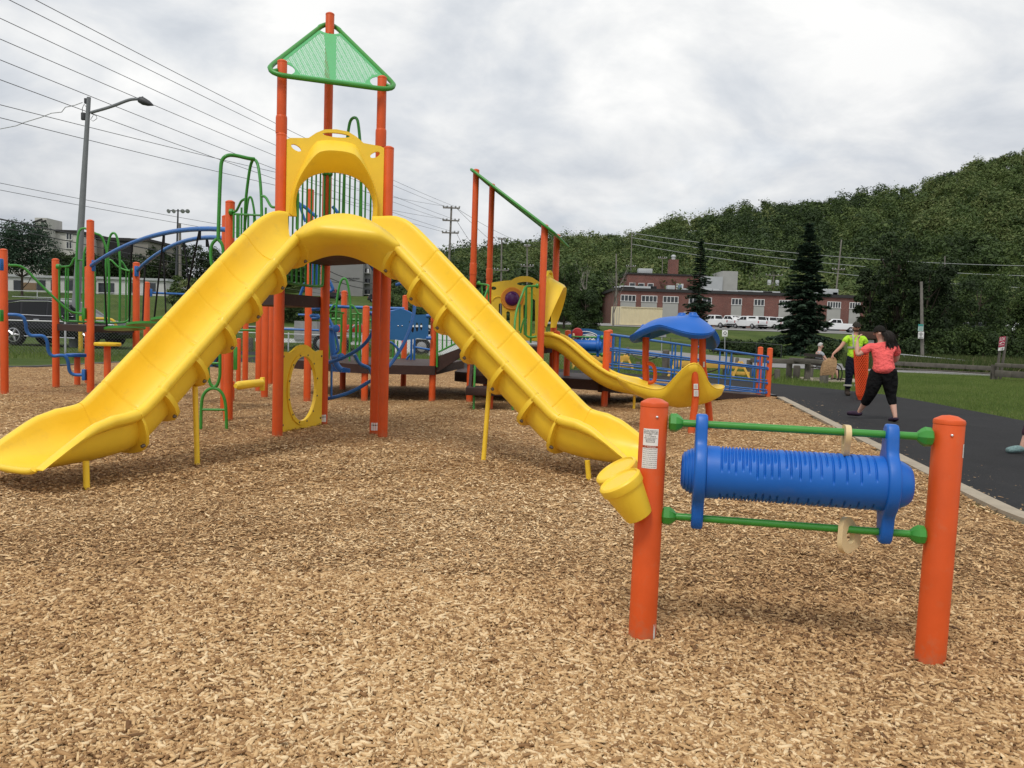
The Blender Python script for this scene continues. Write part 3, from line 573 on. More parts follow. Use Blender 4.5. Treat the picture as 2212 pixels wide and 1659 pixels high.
def play_tower():
    post(PLAY, pA, 3.67); post(PLAY, pB, 3.63)
    post(PLAY, pA2, 4.62, sleeve=(3.76, 3.97)); post(PLAY, pB2, 4.56, sleeve=(3.70, 3.92)); post(PLAY, pC, 5.62, sleeve=(3.76, 3.97))
    post(PLAY, pQ1, 3.05); post(PLAY, pQ2, 3.0)
    hood(PLAY, pA, pB, 2.36, YELLOW)
    # roof
    ctr = (pA2+pB2+pC)/3; cs = []
    for p, z in ((pA2, 4.535), (pB2, 4.50), (pC, 5.45)): cs.append(Vector((p.x, p.y, z))+((p-ctr).normalized()*.02))
    U = (cs[1]-cs[0]).normalized(); nn = (cs[1]-cs[0]).cross(cs[2]-cs[0]).normalized(); W_ = nn.cross(U); o = sum(cs, Vector())/3
    P2 = [((c-o).dot(U), (c-o).dot(W_)) for c in cs]
    ext = [Vector((x, y, 0))*(1+.27/math.hypot(x, y)) for x, y in P2]
    def rnd(sc, a=.20): 
        c = []; e = [v*sc for v in ext]
        for i in range(3):
            v, pv, nx = e[i], e[i-1], e[(i+1) % 3]; c += [v+(pv-v).normalized()*a*1.6, v+(nx-v).normalized()*a*1.6]
        L_ = []
        for i in range(3):
            a_, b_ = c[2*i], c[2*i+1]; v = e[i]; L_ += [a_*(1-q)**2+v*2*q*(1-q)+b_*q*q for q in [j/7 for j in range(8)]]
        return L_
    fr = rnd(1.0); f3 = lambda v: o+U*v.x+W_*v.y
    b = MB(); b.tube([f3(v) for v in fr], .031, 10, True)
    for c in cs:
        d = (c-o).normalized()
        b.tube([c+d*.05, c+d*.135], .02, 8)
    roof = b.build('roof', GREEN, PLAY, 60)
    edge = [(v.x, v.y) for v in rnd(.985)]; bites = []
    for (x, y) in P2:
        bites.append([(x*.99+.165*math.cos(q), y*.99+.165*math.sin(q)) for q in [2*math.pi*i/18 for i in range(18)]])
    # panel halves: solid border round perforated field
    inn = [Vector(v)*.86 for v in rnd(1.0, .30)]
    mid = (ext[0]+ext[1])/2; up = ext[2]; ax = (up-mid).normalized(); px = Vector((ax.y, -ax.x, 0))
    def half(sg):
        pts = [v for v in inn]; out = []
        k = len(pts); d_ = [(v-mid).dot(px)*sg-.035 for v in pts]
        for i in range(k):
            a_, b_, da, db = pts[i], pts[(i+1) % k], d_[i], d_[(i+1) % k]
            if da >= 0: out.append(a_)
            if da*db < 0: out.append(a_+(b_-a_)*(da/(da-db)))
        return [(v.x, v.y) for v in out]
    hl, hr = half(-1), half(1)
    def clip_bites(poly):      # push outline points out of the round post openings
        r_ = []
        for x, y in poly:
            for (cx, cy) in P2:
                dx, dy = x-cx*.99, y-cy*.99; q = math.hypot(dx, dy)
                if q < .225: x, y = cx*.99+dx/q*.225, cy*.99+dy/q*.225
            r_.append((x, y))
        return r_
    hl, hr = clip_bites(hl), clip_bites(hr)
    b = MB(); b.prism(edge, .006, o, U, W_, holes=bites+[hl, hr]); b.build('panel_border', GREENP, roof, 0)
    m = bpy.data.materials.new('perforated_green_sheet'); m.use_nodes = True; t = m.node_tree; bs = t.nodes['Principled BSDF']; L = t.links.new
    bs.inputs['Base Color'].default_value = (.13, .45, .20, 1); bs.inputs['Roughness'].default_value = .5
    tc = N(t, 'ShaderNodeTexCoord'); mp = N(t, 'ShaderNodeMapping'); mp.inputs['Scale'].default_value = (48, 48, 48); L(tc.outputs['Object'], mp.inputs[0])
    vo = N(t, 'ShaderNodeTexVoronoi', i_Scale=1.0, i_Randomness=.12); L(mp.outputs[0], vo.inputs['Vector'])
    st = N(t, 'ShaderNodeMath', operation='LESS_THAN'); st.inputs[1].default_value = .405; L(vo.outputs['Distance'], st.inputs[0])
    tp = N(t, 'ShaderNodeBsdfTransparent'); mx = N(t, 'ShaderNodeMixShader'); L(st.outputs[0], mx.inputs[0]); L(bs.outputs[0], mx.inputs[1]); L(tp.outputs[0], mx.inputs[2]); L(mx.outputs[0], t.nodes['Material Output'].inputs[0])
    for hh in (hl, hr):
        b = MB(); b.add([o+U*x+W_*y for x, y in hh], [tuple(f) for f in geometry.tessellate_polygon([[Vector((x, y, 0)) for x, y in hh]])]); b.build('perforated_panel', m, roof, 0)
    b = MB(); b.tube([f3(mid*.97+ax*.0)-nn*.012, f3(mid+(up-mid)*.80)-nn*.012], .006, 6); b.build('seam', INK, roof, 60)
    # decks
    deck(PLAY, [pA2-TT*.02, pA+NF*.3+TT*.1, V3(-2.25, 9.45)+TT*-.12, V3(-2.05, 9.45)+TT*.2, pB+NF*.25-TT*.05, pB2+TT*.02, pC], 2.33, .10)
    deck(PLAY, [pQ1, pA2+V3(-.02, .06), pC+V3(-.05, -.02), pQ1*.45+pC*.55+V3(-.1, .75)], 1.80, .15)
    # slides
    bed = [(-.4, 2.36), (.05, 2.36), (.16, 2.36), (.38, 2.22), (2.3, .46), (2.55, .27), (2.85, .215), (3.15, .20), (3.6, .19)]
    CL = Chute((-2.38, 9.82), (-.459, -.888), bed); CR = Chute((-1.72, 9.66), (.876, -.482), [(-.4, 2.36), (.0, 2.36), (.10, 2.35), (.34, 2.16), (2.3, .46), (2.55, .27), (2.85, .215), (3.15, .20), (3.6, .19)])
    js = [.49+.348*i for i in range(7)]
    sl = CL.build(PLAY, .49, .02, 3.62, 2.92, js, js, YELLOW, True); tag(sl, 'left yellow slide running out toward the camera')
    sr = CR.build(PLAY, .49, -.30, 3.50, 2.86, js, js, YELLOW, False); tag(sr, 'right yellow slide running down behind the roller panel')
    k = 29; rows = [[] for _ in range(9)]; JL, JR = CL.pt(.49, .392, .386), CR.pt(.49, -.392, .386)
    Jl2, Jr2 = CL.pt(.49, .36, .10), CR.pt(.49, -.36, .10); Jl3, Jr3 = CL.pt(.49, .30, .02), CR.pt(.49, -.30, .02)
    fw = NF; 
    for i in range(k):
        q = i/(k-1); s_ = math.sin(math.pi*q); sm_ = lambda a: max(0, min(1, a))**2*(3-2*max(0, min(1, a))); pl = sm_(q/.24)*sm_((1-q)/.24); P = JL.lerp(JR, q); zt = P.z; Pw = Jl2.lerp(Jr2, q); Pi = Jl3.lerp(Jr3, q); s7 = s_**.75
        rows[0].append(Vector((*Pi.xy, max(Pi.z, 2.30*s_+Pi.z*(1-s_))))-fw*.30*s_)
        rows[1].append(Vector((*P.xy, zt-.06+.20*s7))-fw*(.045+.12*s_))
        rows[2].append(Vector((*P.xy, zt-.01+.255*s7))-fw*(.03+.08*s_))
        rows[3].append(Vector((*P.xy, zt+.265*s7))-fw*(.0+.05*s_))
        rows[4].append(Vector((*P.xy, zt+.0+.085*pl))+fw*(.03+.11*pl))
        rows[5].append(Vector((*P.xy, zt-.03+.07*pl))+fw*(.04+.112*pl))
        rows[6].append(Vector((*P.xy, zt-.075+.05*pl))+fw*(.015+.10*pl))
        rows[7].append(Pw+Vector((0, 0, .0+.13*s_))+fw*.06*s_)
        rows[8].append(Pi+Vector((0, 0, -.05+.17*s_))-fw*.2*s_)
    b = MB(); b.grid(rows)
    fl = [CL.pt(.02, -.33, .02), CL.pt(.49, .30, .03), CR.pt(.49, -.30, .03), CR.pt(-.3, .33, .02), pB+V3(-.05, 0, 2.35), pA+V3(.05, 0, 2.35)]
    b.add([Vector((p.x, p.y, max(p.z, 2.30))) for p in fl], [(0, 1, 2, 3, 4, 5)])
    e = b.build('slide_entrance', YELLOW, PLAY, 88)
    for (px, py, pt_) in ((427, 1006, CL.pt(2.25, .36, -.06)), (188, 1058, CL.pt(2.98, .15, -.05)), (1043, 1001, CR.pt(1.62, -.36, -.06)), (1275, 1038, CR.pt(2.95, -.1, -.05))):
        g_ = gp(px, py); pt_ = min((c_.pt(s_, u_, v_) for c_ in (CL, CR) for s_ in np.linspace(.7, 3.3, 60) for u_, v_ in ((-.40, -.02), (-.3, -.07), (-.15, -.1), (0, -.1), (.15, -.1), (.3, -.07), (.40, -.02))), key=lambda q_: (q_.xy-g_.xy).length); b = MB(); b.tube([(g_.x, g_.y, -.1), (pt_.x, pt_.y, pt_.z+.06)], .026, 12); b.build('support_pole', YELLOW, PLAY, 60)
    barrier(PLAY, pA2, pC, 1.93, 2.30, 9, r=.017); barrier(PLAY, pA2, pC, 2.42, 3.50, 9); barrier(PLAY, pC, pB2, 2.42, 3.50, 9, hoop=.66, hw=.19)
    # oval window panel under the deck
    d = (pC-pA2); L = d.length; d.normalize(); o = (pA2+pC)/2; hw = L/2-.062
    top = [(p.x, p.z) for p in chaikin([(hw, 0, 1.06), (hw-.1, 0, 1.06), (hw-.22, 0, 1.04), (.14, 0, 1.13), (0, 0, 1.15), (-.14, 0, 1.13), (-hw+.22, 0, 1.04), (-hw+.1, 0, 1.06), (-hw, 0, 1.06)], 2)]
    ov = lambda a, c, k=40: [(a*math.cos(2*math.pi*i/k), .56+c*math.sin(2*math.pi*i/k)) for i in range(k)]
    b = MB(); b.prism([(-hw, .0), (hw, .0)]+top, .03, o, d, (0, 0, 1), holes=[ov(.35, .43)]); pn = b.build('oval_window_panel', YELLOW, PLAY, 40)
    nf = d.cross(Vector((0, 0, 1))); 
    b = MB(); b.prism(ov(.405, .485), .014, o+nf*.022, d, (0, 0, 1), holes=[ov(.352, .432)]); b.build('window_ring', YELLOW, pn, 40)
    for i in range(12):
        q = 2*math.pi*(i+.5)/12; c = o+d*.378*math.cos(q)+Vector((0, 0, .56+.458*math.sin(q)))+nf*.026; b = MB(); b.lathe(c, nf, [(0, .012), (.008, .012), (.012, .006)], 8); b.build('bolt', BOLT, pn, 60)
    for u, z in ((-hw+.04, 1.0), (hw-.04, .98), (-hw+.04, .12), (hw-.04, .12)): b = MB(); b.lathe(o+d*u+Vector((0, 0, z))+nf*.014, nf, [(0, .014), (.01, .014), (.014, .006)], 8); b.build('bolt', BOLT, pn, 60)
    for (p, z) in ((pC, .11), (pB2, .12)):
        dirc = (Vector((0, 0, 0))-Vector((p.x, p.y, 0))).normalized(); b = MB(); a0 = math.atan2(dirc.y, dirc.x); rows = [[Vector((p.x+.0645*math.cos(a0+q), p.y+.0645*math.sin(a0+q), zz)) for q in (-.75, -.4, 0, .4, .75)] for zz in (z-.05, z+.05)]
        b.grid(rows); b.build('label', WHITE, PLAY, 60, recalc=False)
        b = MB(); b.grid([[Vector((p.x+.0652*math.cos(a0+q), p.y+.0652*math.sin(a0+q), zz)) for q in (-.6, -.2, .2, .6)] for zz in (z+.012, z+.025)]); b.build('label_print', INK, PLAY, 60, recalc=False)
    # side barrier and loop climber beside post Q1
    Y1 = 11.05
    tr(PLAY, 'barrier', GREEN, 'g', [(690, 1400), (695, 1150), (705, 860), (760, 420), (800, 270), (835, 250), (880, 300), (910, 450), (935, 720), (945, 1080), (945, 1250)], [11.35, 10.75], .02)
    tr(PLAY, 'barrier_shoulder', GREEN, 'g', [(490, 1030), (560, 1035), (600, 960), (640, 870), (690, 845)], [11.5, 11.3], .017); tr(PLAY, 'barrier_shoulder', GREEN, 'g', [(945, 800), (1000, 805), (1050, 900), (1090, 965), (1160, 965)], [10.8, 10.55], .017)
    tr(PLAY, 'barrier_rail', GREEN, 'g', [(520, 1065), (930, 1085)], [11.5, 10.8], .014, 0); tr(PLAY, 'barrier_hoop', GREEN, 'g', [(700, 1200), (735, 900), (755, 815), (785, 810), (810, 880), (842, 1080), (850, 1250)], 12.0, .016)
    for i, x in enumerate((530, 580, 605, 645, 745, 830, 1005, 1060, 1115)): tr(PLAY, 'barrier_bar', GREEN, 'g', [(x, 1060-(90 if x in (645, 1005) else 0)), (x-3, 1420)], 11.45-.9*(x-530)/600, .014, 0)
    tr(PLAY, 'barrier_bar', GREEN, 'g', [(1480, 760), (1470, 1290)], 10.2, .02, 0)
    b = MB(); c = A('g', 492, 1035, 11.5); b.lathe(c-V3(.03, 0, 0), (1, 0, 0), [(0, .03), (.01, .045), (.05, .045), (.06, .03)], 12); b.build('clamp', GREEN, PLAY, 40)
    Yc = 10.75
    tr(PLAY, 'climber_pole', GREEN, 'g', [(835, 250), (760, 245), (560, 195), (430, 190), (350, 260), (335, 400), (318, 800), (298, 1440)], [10.95, 10.9, 10.85, Yc, Yc, Yc, Yc, Yc], .024)
    def loop(pts, sm=3): tr(PLAY, 'climber_loop', GREEN, '1', pts, Yc, .021, sm)
    loop([(1572, 445), (1535, 480), (1527, 560), (1540, 660), (1572, 700), (1605, 660), (1622, 560), (1615, 480), (1580, 445)]); loop([(1570, 700), (1530, 740), (1520, 830), (1535, 920), (1570, 960), (1600, 920), (1615, 830), (1608, 740), (1575, 700)])
    loop([(1560, 960), (1520, 1000), (1510, 1090), (1525, 1180), (1560, 1215), (1600, 1180), (1610, 1090), (1600, 1000), (1565, 960)])
    tr(PLAY, 'climber_loop', GREEN, '1', [(1595, 1210), (1597, 1390), (1595, 1450), (1575, 1510), (1550, 1522), (1520, 1490), (1508, 1400), (1512, 1230)], Yc, .021)
    tr(PLAY, 'climber_loop', GREEN, '1', [(1458, 1830), (1460, 1640), (1475, 1570), (1520, 1528), (1580, 1528), (1620, 1570), (1640, 1650), (1645, 1830)], Yc, .021)
    for y in (1345, 1682): tr(PLAY, 'climber_rung', GREEN, '1', [(1512 if y < 1500 else 1460, y), (1597 if y < 1500 else 1641, y+2)], Yc, .016, 0)
play_tower()
def spiral_climber():
    r = .026
    T = lambda z, pts, Y, rr=r, sm=2: tr(PLAY, 'spiral_climber_rail', BLUE, z, pts, Y, rr, sm)
    T('a', [(480, 40), (640, 70), (770, 160), (900, 280), (1020, 460), (1100, 640), (1160, 860), (1200, 1150)], [11.4, 12.2])
    T('a', [(770, 160), (900, 175), (1010, 180), (1060, 130)], 12.0, .018); 
    T('b', [(-60, 850), (60, 845), (250, 790), (450, 700), (650, 580), (800, 430), (900, 250), (960, 60), (985, -120)], [11.9, 11.5])
    T('b', [(1180, 920), (1260, 830), (1390, 630), (1500, 430), (1580, 230), (1640, 20), (1670, -150), (1668, -330), (1640, -480), (1560, -590), (1450, -640), (1330, -610)], [12.0, 12.6])
    T('b', [(1200, 460), (1250, 470), (1320, 540), (1395, 620)], 12.1, .018)
    T('b', [(20, 1520), (180, 1490), (420, 1420), (650, 1310), (800, 1210), (905, 1165), (905, 1130), (860, 1010), (820, 940), (760, 915), (650, 870), (590, 780), (550, 690)], [11.7, 11.4])
    T('b', [(122, 870), (115, 1490)], 11.6, .016, 0)
    T('b', [(70, 30), (120, 140), (180, 260), (230, 450), (250, 560), (240, 630), (190, 670)], 12.1, .018)
    b = MB(); P = [A('b', *q, 12.2) for q in ((110, 180), (125, 420), (150, 620), (170, 760), (210, 880), (270, 960), (320, 985))]; b.tube(chaikin(P, 2), .045, 12); 
    for (a, c) in (((80, 190), (215, 205)), ((150, 730), (310, 735))):
        p, q = A('b', *a, 12.2), A('b', *c, 12.0); b.lathe(p, q-p, [(0, .034), ((q-p).length*.8, .034), ((q-p).length*.85, .05), ((q-p).length*.97, .055), ((q-p).length, .03)], 14)
    b.build('spiral_climber_spine', BLUE, PLAY, 50)
    b = MB(); b.prism([(A('b', x, y, 12.3).x, A('b', x, y, 12.3).z) for x, y in ((150, 1010), (465, 1035), (465, 955), (230, 910), (150, 915))][::-1], .02, (0, 12.3, 0), (1, 0, 0), (0, 0, 1)); b.build('spiral_climber_bracket', BLUE, PLAY, 40)
    T('j', [(560, -10), (600, 120), (640, 230)], 12.2, .02, 0); T('j', [(560, 10), (640, 50), (700, 110), (780, 170)], 12.4); T('j', [(980, 40), (1050, 130)], 12.4)
    T('j', [(920, 930), (960, 1010), (990, 1080), (930, 1105), (870, 1120)], 12.2, .024); T('j', [(640, 990), (590, 1100), (560, 1190), (600, 1230), (760, 1240)], 12.3, .022)
    for k, (y0, y1) in enumerate(((1175, 1190), (1265, 1290), (1395, 1405))):
        T('j', [(590+55*k, y0+15), (640+50*k, y0), (700+40*k, y1), (805, y1+5), (800, y1+25), (720, y1+30)], 12.4, .028)
    T('j', [(740, 1210), (800, 1260), (810, 1330), (740, 1300)], 12.5, .03); T('j', [(930, 1430), (990, 1540)], 12.3, .018, 0)
    for x in (700, 735, 770, 800): T('j', [(x, 590+ (x-700)*.9), (x, 1050)], 12.6, .018, 0)
spiral_climber()
# ---- west platform, swinging step bridge, ladders (joined to the tower)
def west_side():
    p1, p2, p3, p4 = gp(10, 853), gp(121, 840), V3(-7.6, 14.9), V3(-7.37, 16.2)
    post(PLAY, p1, 2.5); post(PLAY, p2, 2.46); post(PLAY, p3, 3.1); post(PLAY, p4, 2.46)
    p5 = V3(-8.77, 17.1); post(PLAY, p5, 2.4)
    deck(PLAY, [p2, p3, p4, p5], 1.25, .12)
    Y = 15.6
    tr(PLAY, 'barrier', GREEN, '1', [(430, 650), (432, 1000), (450, 1035), (480, 1040), (880, 1055), (930, 1040), (945, 1000), (948, 690)], [15.8, 16.3], .02)
    tr(PLAY, 'barrier_rail', GREEN, '1', [(410, 645), (490, 645), (515, 635), (535, 585), (560, 575)], 15.8, .018); tr(PLAY, 'barrier_rail', GREEN, '1', [(740, 600), (800, 590), (830, 620), (860, 650), (920, 675), (960, 675)], 16.2, .018)
    tr(PLAY, 'barrier_rail', GREEN, '1', [(870, 600), (890, 610), (915, 660), (950, 690)], 16.3, .018); tr(PLAY, 'barrier_rail', GREEN, '1', [(560, 596), (610, 600)], 15.7, .014, 0)
    tr(PLAY, 'barrier_hoop', GREEN, '1', [(560, 1035), (552, 700), (560, 450), (575, 375), (620, 362), (690, 405), (730, 415), (755, 460), (785, 570), (793, 700), (790, 1060)], [15.6, 15.9], .022)
    tr(PLAY, 'barrier_hoop', GREEN, '1', [(762, 1060), (766, 700), (772, 560), (795, 430), (815, 398), (840, 405), (858, 460), (872, 600), (872, 750), (868, 1050)], 16.2, .022); tr(PLAY, 'barrier_hoop', GREEN, '1', [(605, 1050), (605, 600), (612, 530), (640, 480)], 15.6, .018)
    for x, y in ((478, 650), (495, 655), (570, 600), (690, 660), (915, 680), (935, 690)): tr(PLAY, 'barrier_bar', GREEN, '1', [(x, y), (x-2, 1045)], 15.7+.6*(x-430)/520, .015, 0)
    for x, y, yy in ((425, 645, 15.7), (960, 675, 16.2)):
        c = A('1', x, y, yy); b = MB(); b.lathe(c-V3(.04, 0, 0), (1, 0, 0), [(0, .03), (.01, .05), (.07, .05), (.08, .03)], 12); b.build('clamp', GREEN, PLAY, 40)
    tr(PLAY, 'handrail', GREEN, '1', [(60, 635), (130, 635), (180, 655), (250, 730), (340, 820), (420, 895), (490, 960), (530, 980), (615, 987)], [14.2, 14.85], .022)
    tr(PLAY, 'curved_step_rail', BLUE, '1', [(60, 993), (130, 995), (170, 1010), (188, 1060), (190, 1110), (220, 1148), (270, 1146), (320, 1148), (345, 1190), (348, 1260), (380, 1298), (430, 1288), (475, 1290), (497, 1340), (500, 1400), (530, 1432), (612, 1430)], [14.2, 14.85], .03)
    for x, y, yy, m in ((5, 630, 14.1, BLUE), (5, 1000, 14.1, GREEN), (612, 1430, 14.85, BLUE), (612, 985, 14.85, GREEN), (674, 638, 14.9, BLUE), (992, 678, 16.15, BLUE)):
        c = A('1', x, y, yy); b = MB(); b.rbox(c, (.06, .09, .20), .01); b.build('bracket', m, PLAY, 30)
    # arched beams of the hanging step bridge
    def arch(P, Q, h):
        k = 18; return [P.lerp(Q, i/(k-1))+V3(0, 0, h*4*(i/(k-1))*(1-i/(k-1))) for i in range(k)]
    a1 = arch(V3(p3.x, p3.y, 2.31), V3(pQ1.x, pQ1.y, 2.68), .22); a2 = arch(V3(p4.x, p4.y, 2.31), V3(pQ2.x, pQ2.y, 2.68), .22)
    for a in (a1, a2): b = MB(); b.tube(a, .036, 12); b.build('arched_beam', BLUE, PLAY, 60)
    for i, q in enumerate((.16, .38, .62, .84)):
        l = a1[int(q*17)]; r_ = a2[int(q*17)]; zc = 1.22+.10*i; c = (l+r_)/2; c.z = zc; d = (a1[-1]-a1[0]); d.z = 0; d.normalize(); s = V3(-d.y, d.x)
        b = MB(); b.prism([(p.x, p.y) for p in chaikin([(-.30, -.34, 0), (.30, -.34, 0), (.30, .34, 0), (-.30, .34, 0)], 2, True)], .04, c, (d.x, d.y, .12), (s.x, s.y, 0)); st = b.build('hanging_step', GREEN, PLAY, 40)
        b = MB()
        for top, sg in ((l, -1), (r_, 1)):
            for e in (0,): b.tube([top, c+s*sg*-.32*-1+d*e+V3(0, 0, .02)], .015, 6)
            b.lathe(top-V3(0, 0, .15), (0, 0, 1), [(0, .02), (.13, .022)], 8)
        b.build('hanging_rope', ROPE, st, 60)
west_side()
def own(name, label, cat, p, group=None): return thing(name, label, cat, (p[0], p[1], 0), group)
# ---- free standing pieces near the west platform
def pod(base, zt, m, label):
    t = own('stepping_pod', label, 'stepping pod', base, 'stepping pods'); post(t, base, zt-.06, .057, name='leg')
    b = MB(); o = [(.21*math.cos(q)*(1+.12*math.cos(3*q)), .21*math.sin(q)*(1+.12*math.cos(3*q))) for q in [2*math.pi*i/28 for i in range(28)]]
    rows = [[V3(base[0]+x*k, base[1]+y*k, zt+z) for x, y in o] for k, z in ((.3, -.06), (.95, -.06), (1, -.045), (1, -.012), (.95, 0), (.3, .004))]
    b.grid(rows, cv=True); n = len(o); b.F += [tuple(range(n)), tuple(5*n+i for i in range(n))]; b.M += [0, 0]; b.build('step_top', m, t, 40)
pod(gp(167, 835), .66, BLUEP, 'blue topped stepping pod on an orange post beside the curved blue rail')
pod(V3(-7.15, 14.6), .97, YELLOW, 'taller yellow topped stepping pod beside the tall west post')
pod(V3(-7.9, 16.9), .42, YELLOW, 'low yellow stepping pod near the chips behind the taller one')
def bar_station(label, p, q, zt, zb, z2=None):
    t = own('turning_bar', label, 'turning bar', p); post(t, p, zt); post(t, q, zt); b = MB(); b.tube([V3(p[0], p[1], zb), V3(q[0], q[1], zb)], .024, 10); b.build('bar', BLUE, t, 60)
    for e, s in ((p, 1), (q, -1)):
        d = (Vector(q)-Vector(p)).normalized(); b = MB(); b.rbox(V3(e[0], e[1], zb)+d*s*.085, (.05, .09, .17), .008, math.atan2(d.y, d.x)); b.build('bracket', BLUE, t, 30)
bar_station('single high blue turning bar between orange posts behind the west platform', V3(-8.05, 18.2), V3(-6.2, 19.2), 2.17, 1.97)
def balance():
    t = own('balance_beam', 'yellow balance beam clamped low on an orange post behind the tower', 'balance beam', gp(571, 861)); p = gp(571, 861); post(t, p, 1.95)
    q = gp(500, 868); post(t, q, .34, .05, name='support_post')
    a, b_ = A('3', 235, 1142, 14.2), A('3', 425, 1118, 14.9); b = MB(); b.tube([a, a*.9+b_*.1, b_], [.04, .075, .07], 12); b.build('beam', YELLOW, t, 50)
    b = MB(); b.rbox(A('3', 430, 1128, 14.95), (.07, .1, .24), .01); b.build('bracket', YELLOW, t, 30)
balance()
def overhead():
    t = own('horizontal_ladder', 'long pair of blue overhead bars on orange posts behind the tower', 'overhead bars', gp(558, 846))
    for z, x, yb, yt in (('D', 558, 846, 650), ('D', 583, 832, 652), ('D', 663, 868, 412)):
        p = gp(x, yb); post(t, p, at(x, yt, p.y).z if z != 'D' else at(x, yt, p.y).z)
    for (a, b_) in (((1060, 540), (1450, 585)),):
        pass
    P = [A('3', x, y, 17.5) for x, y in ((480, 545), (750, 552), (1000, 567), (1250, 578), (1460, 582))]; b = MB(); b.tube(P, .034, 10); b.build('overhead_bar', BLUE, t, 60)
    P = [A('3', x, y, 19.5) for x, y in ((470, 727), (840, 738))]; b = MB(); b.tube(P, .026, 10); b.build('low_bar', BLUE, t, 60)
    for x in (690, 800): tr(t, 'low_bracket', BLUE, '3', [(x, 625), (840, 628)], 17, .02, 0)
overhead()
def small_wheel_panel():
    p = gp(437, 838); t = own('steering_wheel_panel', 'toy steering wheel panel with green frame beyond the loop climber', 'play panel', p)
    for x in (437, 515): q = at(x, 800, p.y+1.2); post(t, (q.x, q.y), 1.0, .05)
    c = A('1', 1585, 1310, 16.3); b = MB(); b.tube([c+V3(.17*math.cos(q), .02, .17*math.sin(q)) for q in [2*math.pi*i/24 for i in range(24)]], .022, 8, True)
    for q in (0, 2.1, 4.2): b.tube([c, c+V3(.16*math.cos(q), .02, .16*math.sin(q))], .014, 6)
    b.build('steering_wheel', BLACK, t, 50)
    b = MB(); b.rbox(c+V3(-.06, .12, 0), (.34, .03, .36), .012); b.build('backing_plate', PANELBLUE, t, 30); b = MB(); b.rbox(c+V3(.03, .095, .02), (.16, .02, .26), .008); b.build('dial_plate', RED, t, 30)
    b = MB(); b.rbox(A('1', 1700, 1310, 16.4), (.12, .04, .46), .012); b.build('side_plate', GREEN, t, 30)
    tr(t, 'frame', GREEN, 'e', [(110, 1300), (112, 920), (130, 850), (180, 828), (440, 830)], 17.0, .02)
small_wheel_panel()
# ---- foreground roller panel
def roller(t, At, Bt, Ab, Bb, fr, rd=.122, hi=True, rings=True):
    ax = (Bt-At).normalized(); up = (At-Ab); up = (up-ax*up.dot(ax)).normalized(); fwd = ax.cross(up)
    for P, Q in ((At, Bt), (Ab, Bb)):
        d = (Q-P).normalized(); b = MB(); b.tube([P+d*.02, Q-d*.02], .0172, 16); r_ = b.build('rail', GREEN, t, 60)
        for e, s in ((P, 1), (Q, -1)): b = MB(); b.lathe(e-d*s*.012, d*s, [(0, .030), (.008, .042), (.034, .044), (.048, .036), (.062, .024), (.066, .018)], 8); b.build('rail_collar', GREEN, r_, 20)
    L = (Bt-At).length; c0 = (At+Ab)/2; half = (At-Ab).length/2; ca = c0+ax*L*fr[0]; cb = c0+ax*L*fr[1]; Ld = (cb-ca).length
    na, nr = (640, 96) if hi else (40, 20); rng = random.Random(3); cuts = []
    x = .175
    while x < Ld-.16:
        cuts.append((x, .85+.25*rng.random() if len(cuts) % 2 else 1.25+.3*rng.random())); x += .0155 if x < .41 else (.0165+.015*min(1, (x-.41)/.35))*(1.9 if .41 < x < .427 else 1)
    def prof(s):
        e = min(s, Ld-s)
        if e < .13: return .072+(rd-.072)*math.sin(math.pi/2*max(0, min(1, e/.125)))**.62
        return rd
    rows = []
    for i in range(na):
        s = Ld*i/(na-1); row = []
        for j in range(nr):
            q = 2*math.pi*j/nr; r_ = prof(s)
            if hi:
                ct = math.cos(q)      # q = 0 is up
                for (cx, ln) in cuts:
                    if abs(s-cx) < .0052:
                        aq = min(q, 2*math.pi-q)
                        if aq < ln or (math.pi-aq) < ln*.62: r_ -= .0085*(1-(abs(s-cx)/.0052)**2)
                if s < .11 and int(s/.0075) % 2 == 0: r_ -= .004
            row.append(ca+ax*s+up*math.cos(q)*r_+fwd*math.sin(q)*r_)
        rows.append(row)
    b = MB(); b.grid(rows, cv=True)
    for e, s in ((0, 1), (Ld, -1)):     # dished ends
        b.grid([[ca+ax*(e+s*dd)+up*math.cos(2*math.pi*j/nr)*rr+fwd*math.sin(2*math.pi*j/nr)*rr for j in range(nr)] for rr, dd in ((.072, 0), (.062, .003), (.055, .03), (.004, .035))], cv=True)
    b.build('roller_drum', BLUEP, t, 55)
    for f in fr[2:]:
        c = c0+ax*L*f; ol = []
        for q in [2*math.pi*i/72 for i in range(72)]:
            a = abs(math.cos(q)); r_ = rd+.024; e = half+.045
            ear = min(e, .052/max(.001, abs(math.sin(q)))) if a > .3 else 0
            ear = ear if ear < e*.98 else e-.02*(1-min(1, .052/max(.001, abs(math.sin(q)))/e-.98)) 
            rr = (r_**5+ear**5)**.2 if ear else r_
            rr = min(rr, e+.012*a); ol.append((math.sin(q)*rr*.93, math.cos(q)*rr))
        b = MB(); bm = bmesh.new(); vs = [[bm.verts.new(c+fwd*x+up*y+ax*dx) for x, y in ol] for dx in (-.027, .027)]
        k = len(ol); bm.faces.new(vs[0]); bm.faces.new(vs[1][::-1])
        for i in range(k): bm.faces.new((vs[0][i], vs[1][i], vs[1][(i+1) % k], vs[0][(i+1) % k]))
        bm.normal_update(); rim = [e for e in bm.edges if all(v in vs[0] for v in e.verts) or all(v in vs[1] for v in e.verts)]
        bmesh.ops.bevel(bm, geom=rim, offset=.012, segments=3, affect='EDGES', profile=.5)
        bm.verts.index_update(); b.add([v.co.copy() for v in bm.verts], [[v.index for v in f_.verts] for f_ in bm.faces]); bm.free(); b.build('roller_bracket', BLUEP, t, 40)
    return ax, up, fwd, L, half, c0
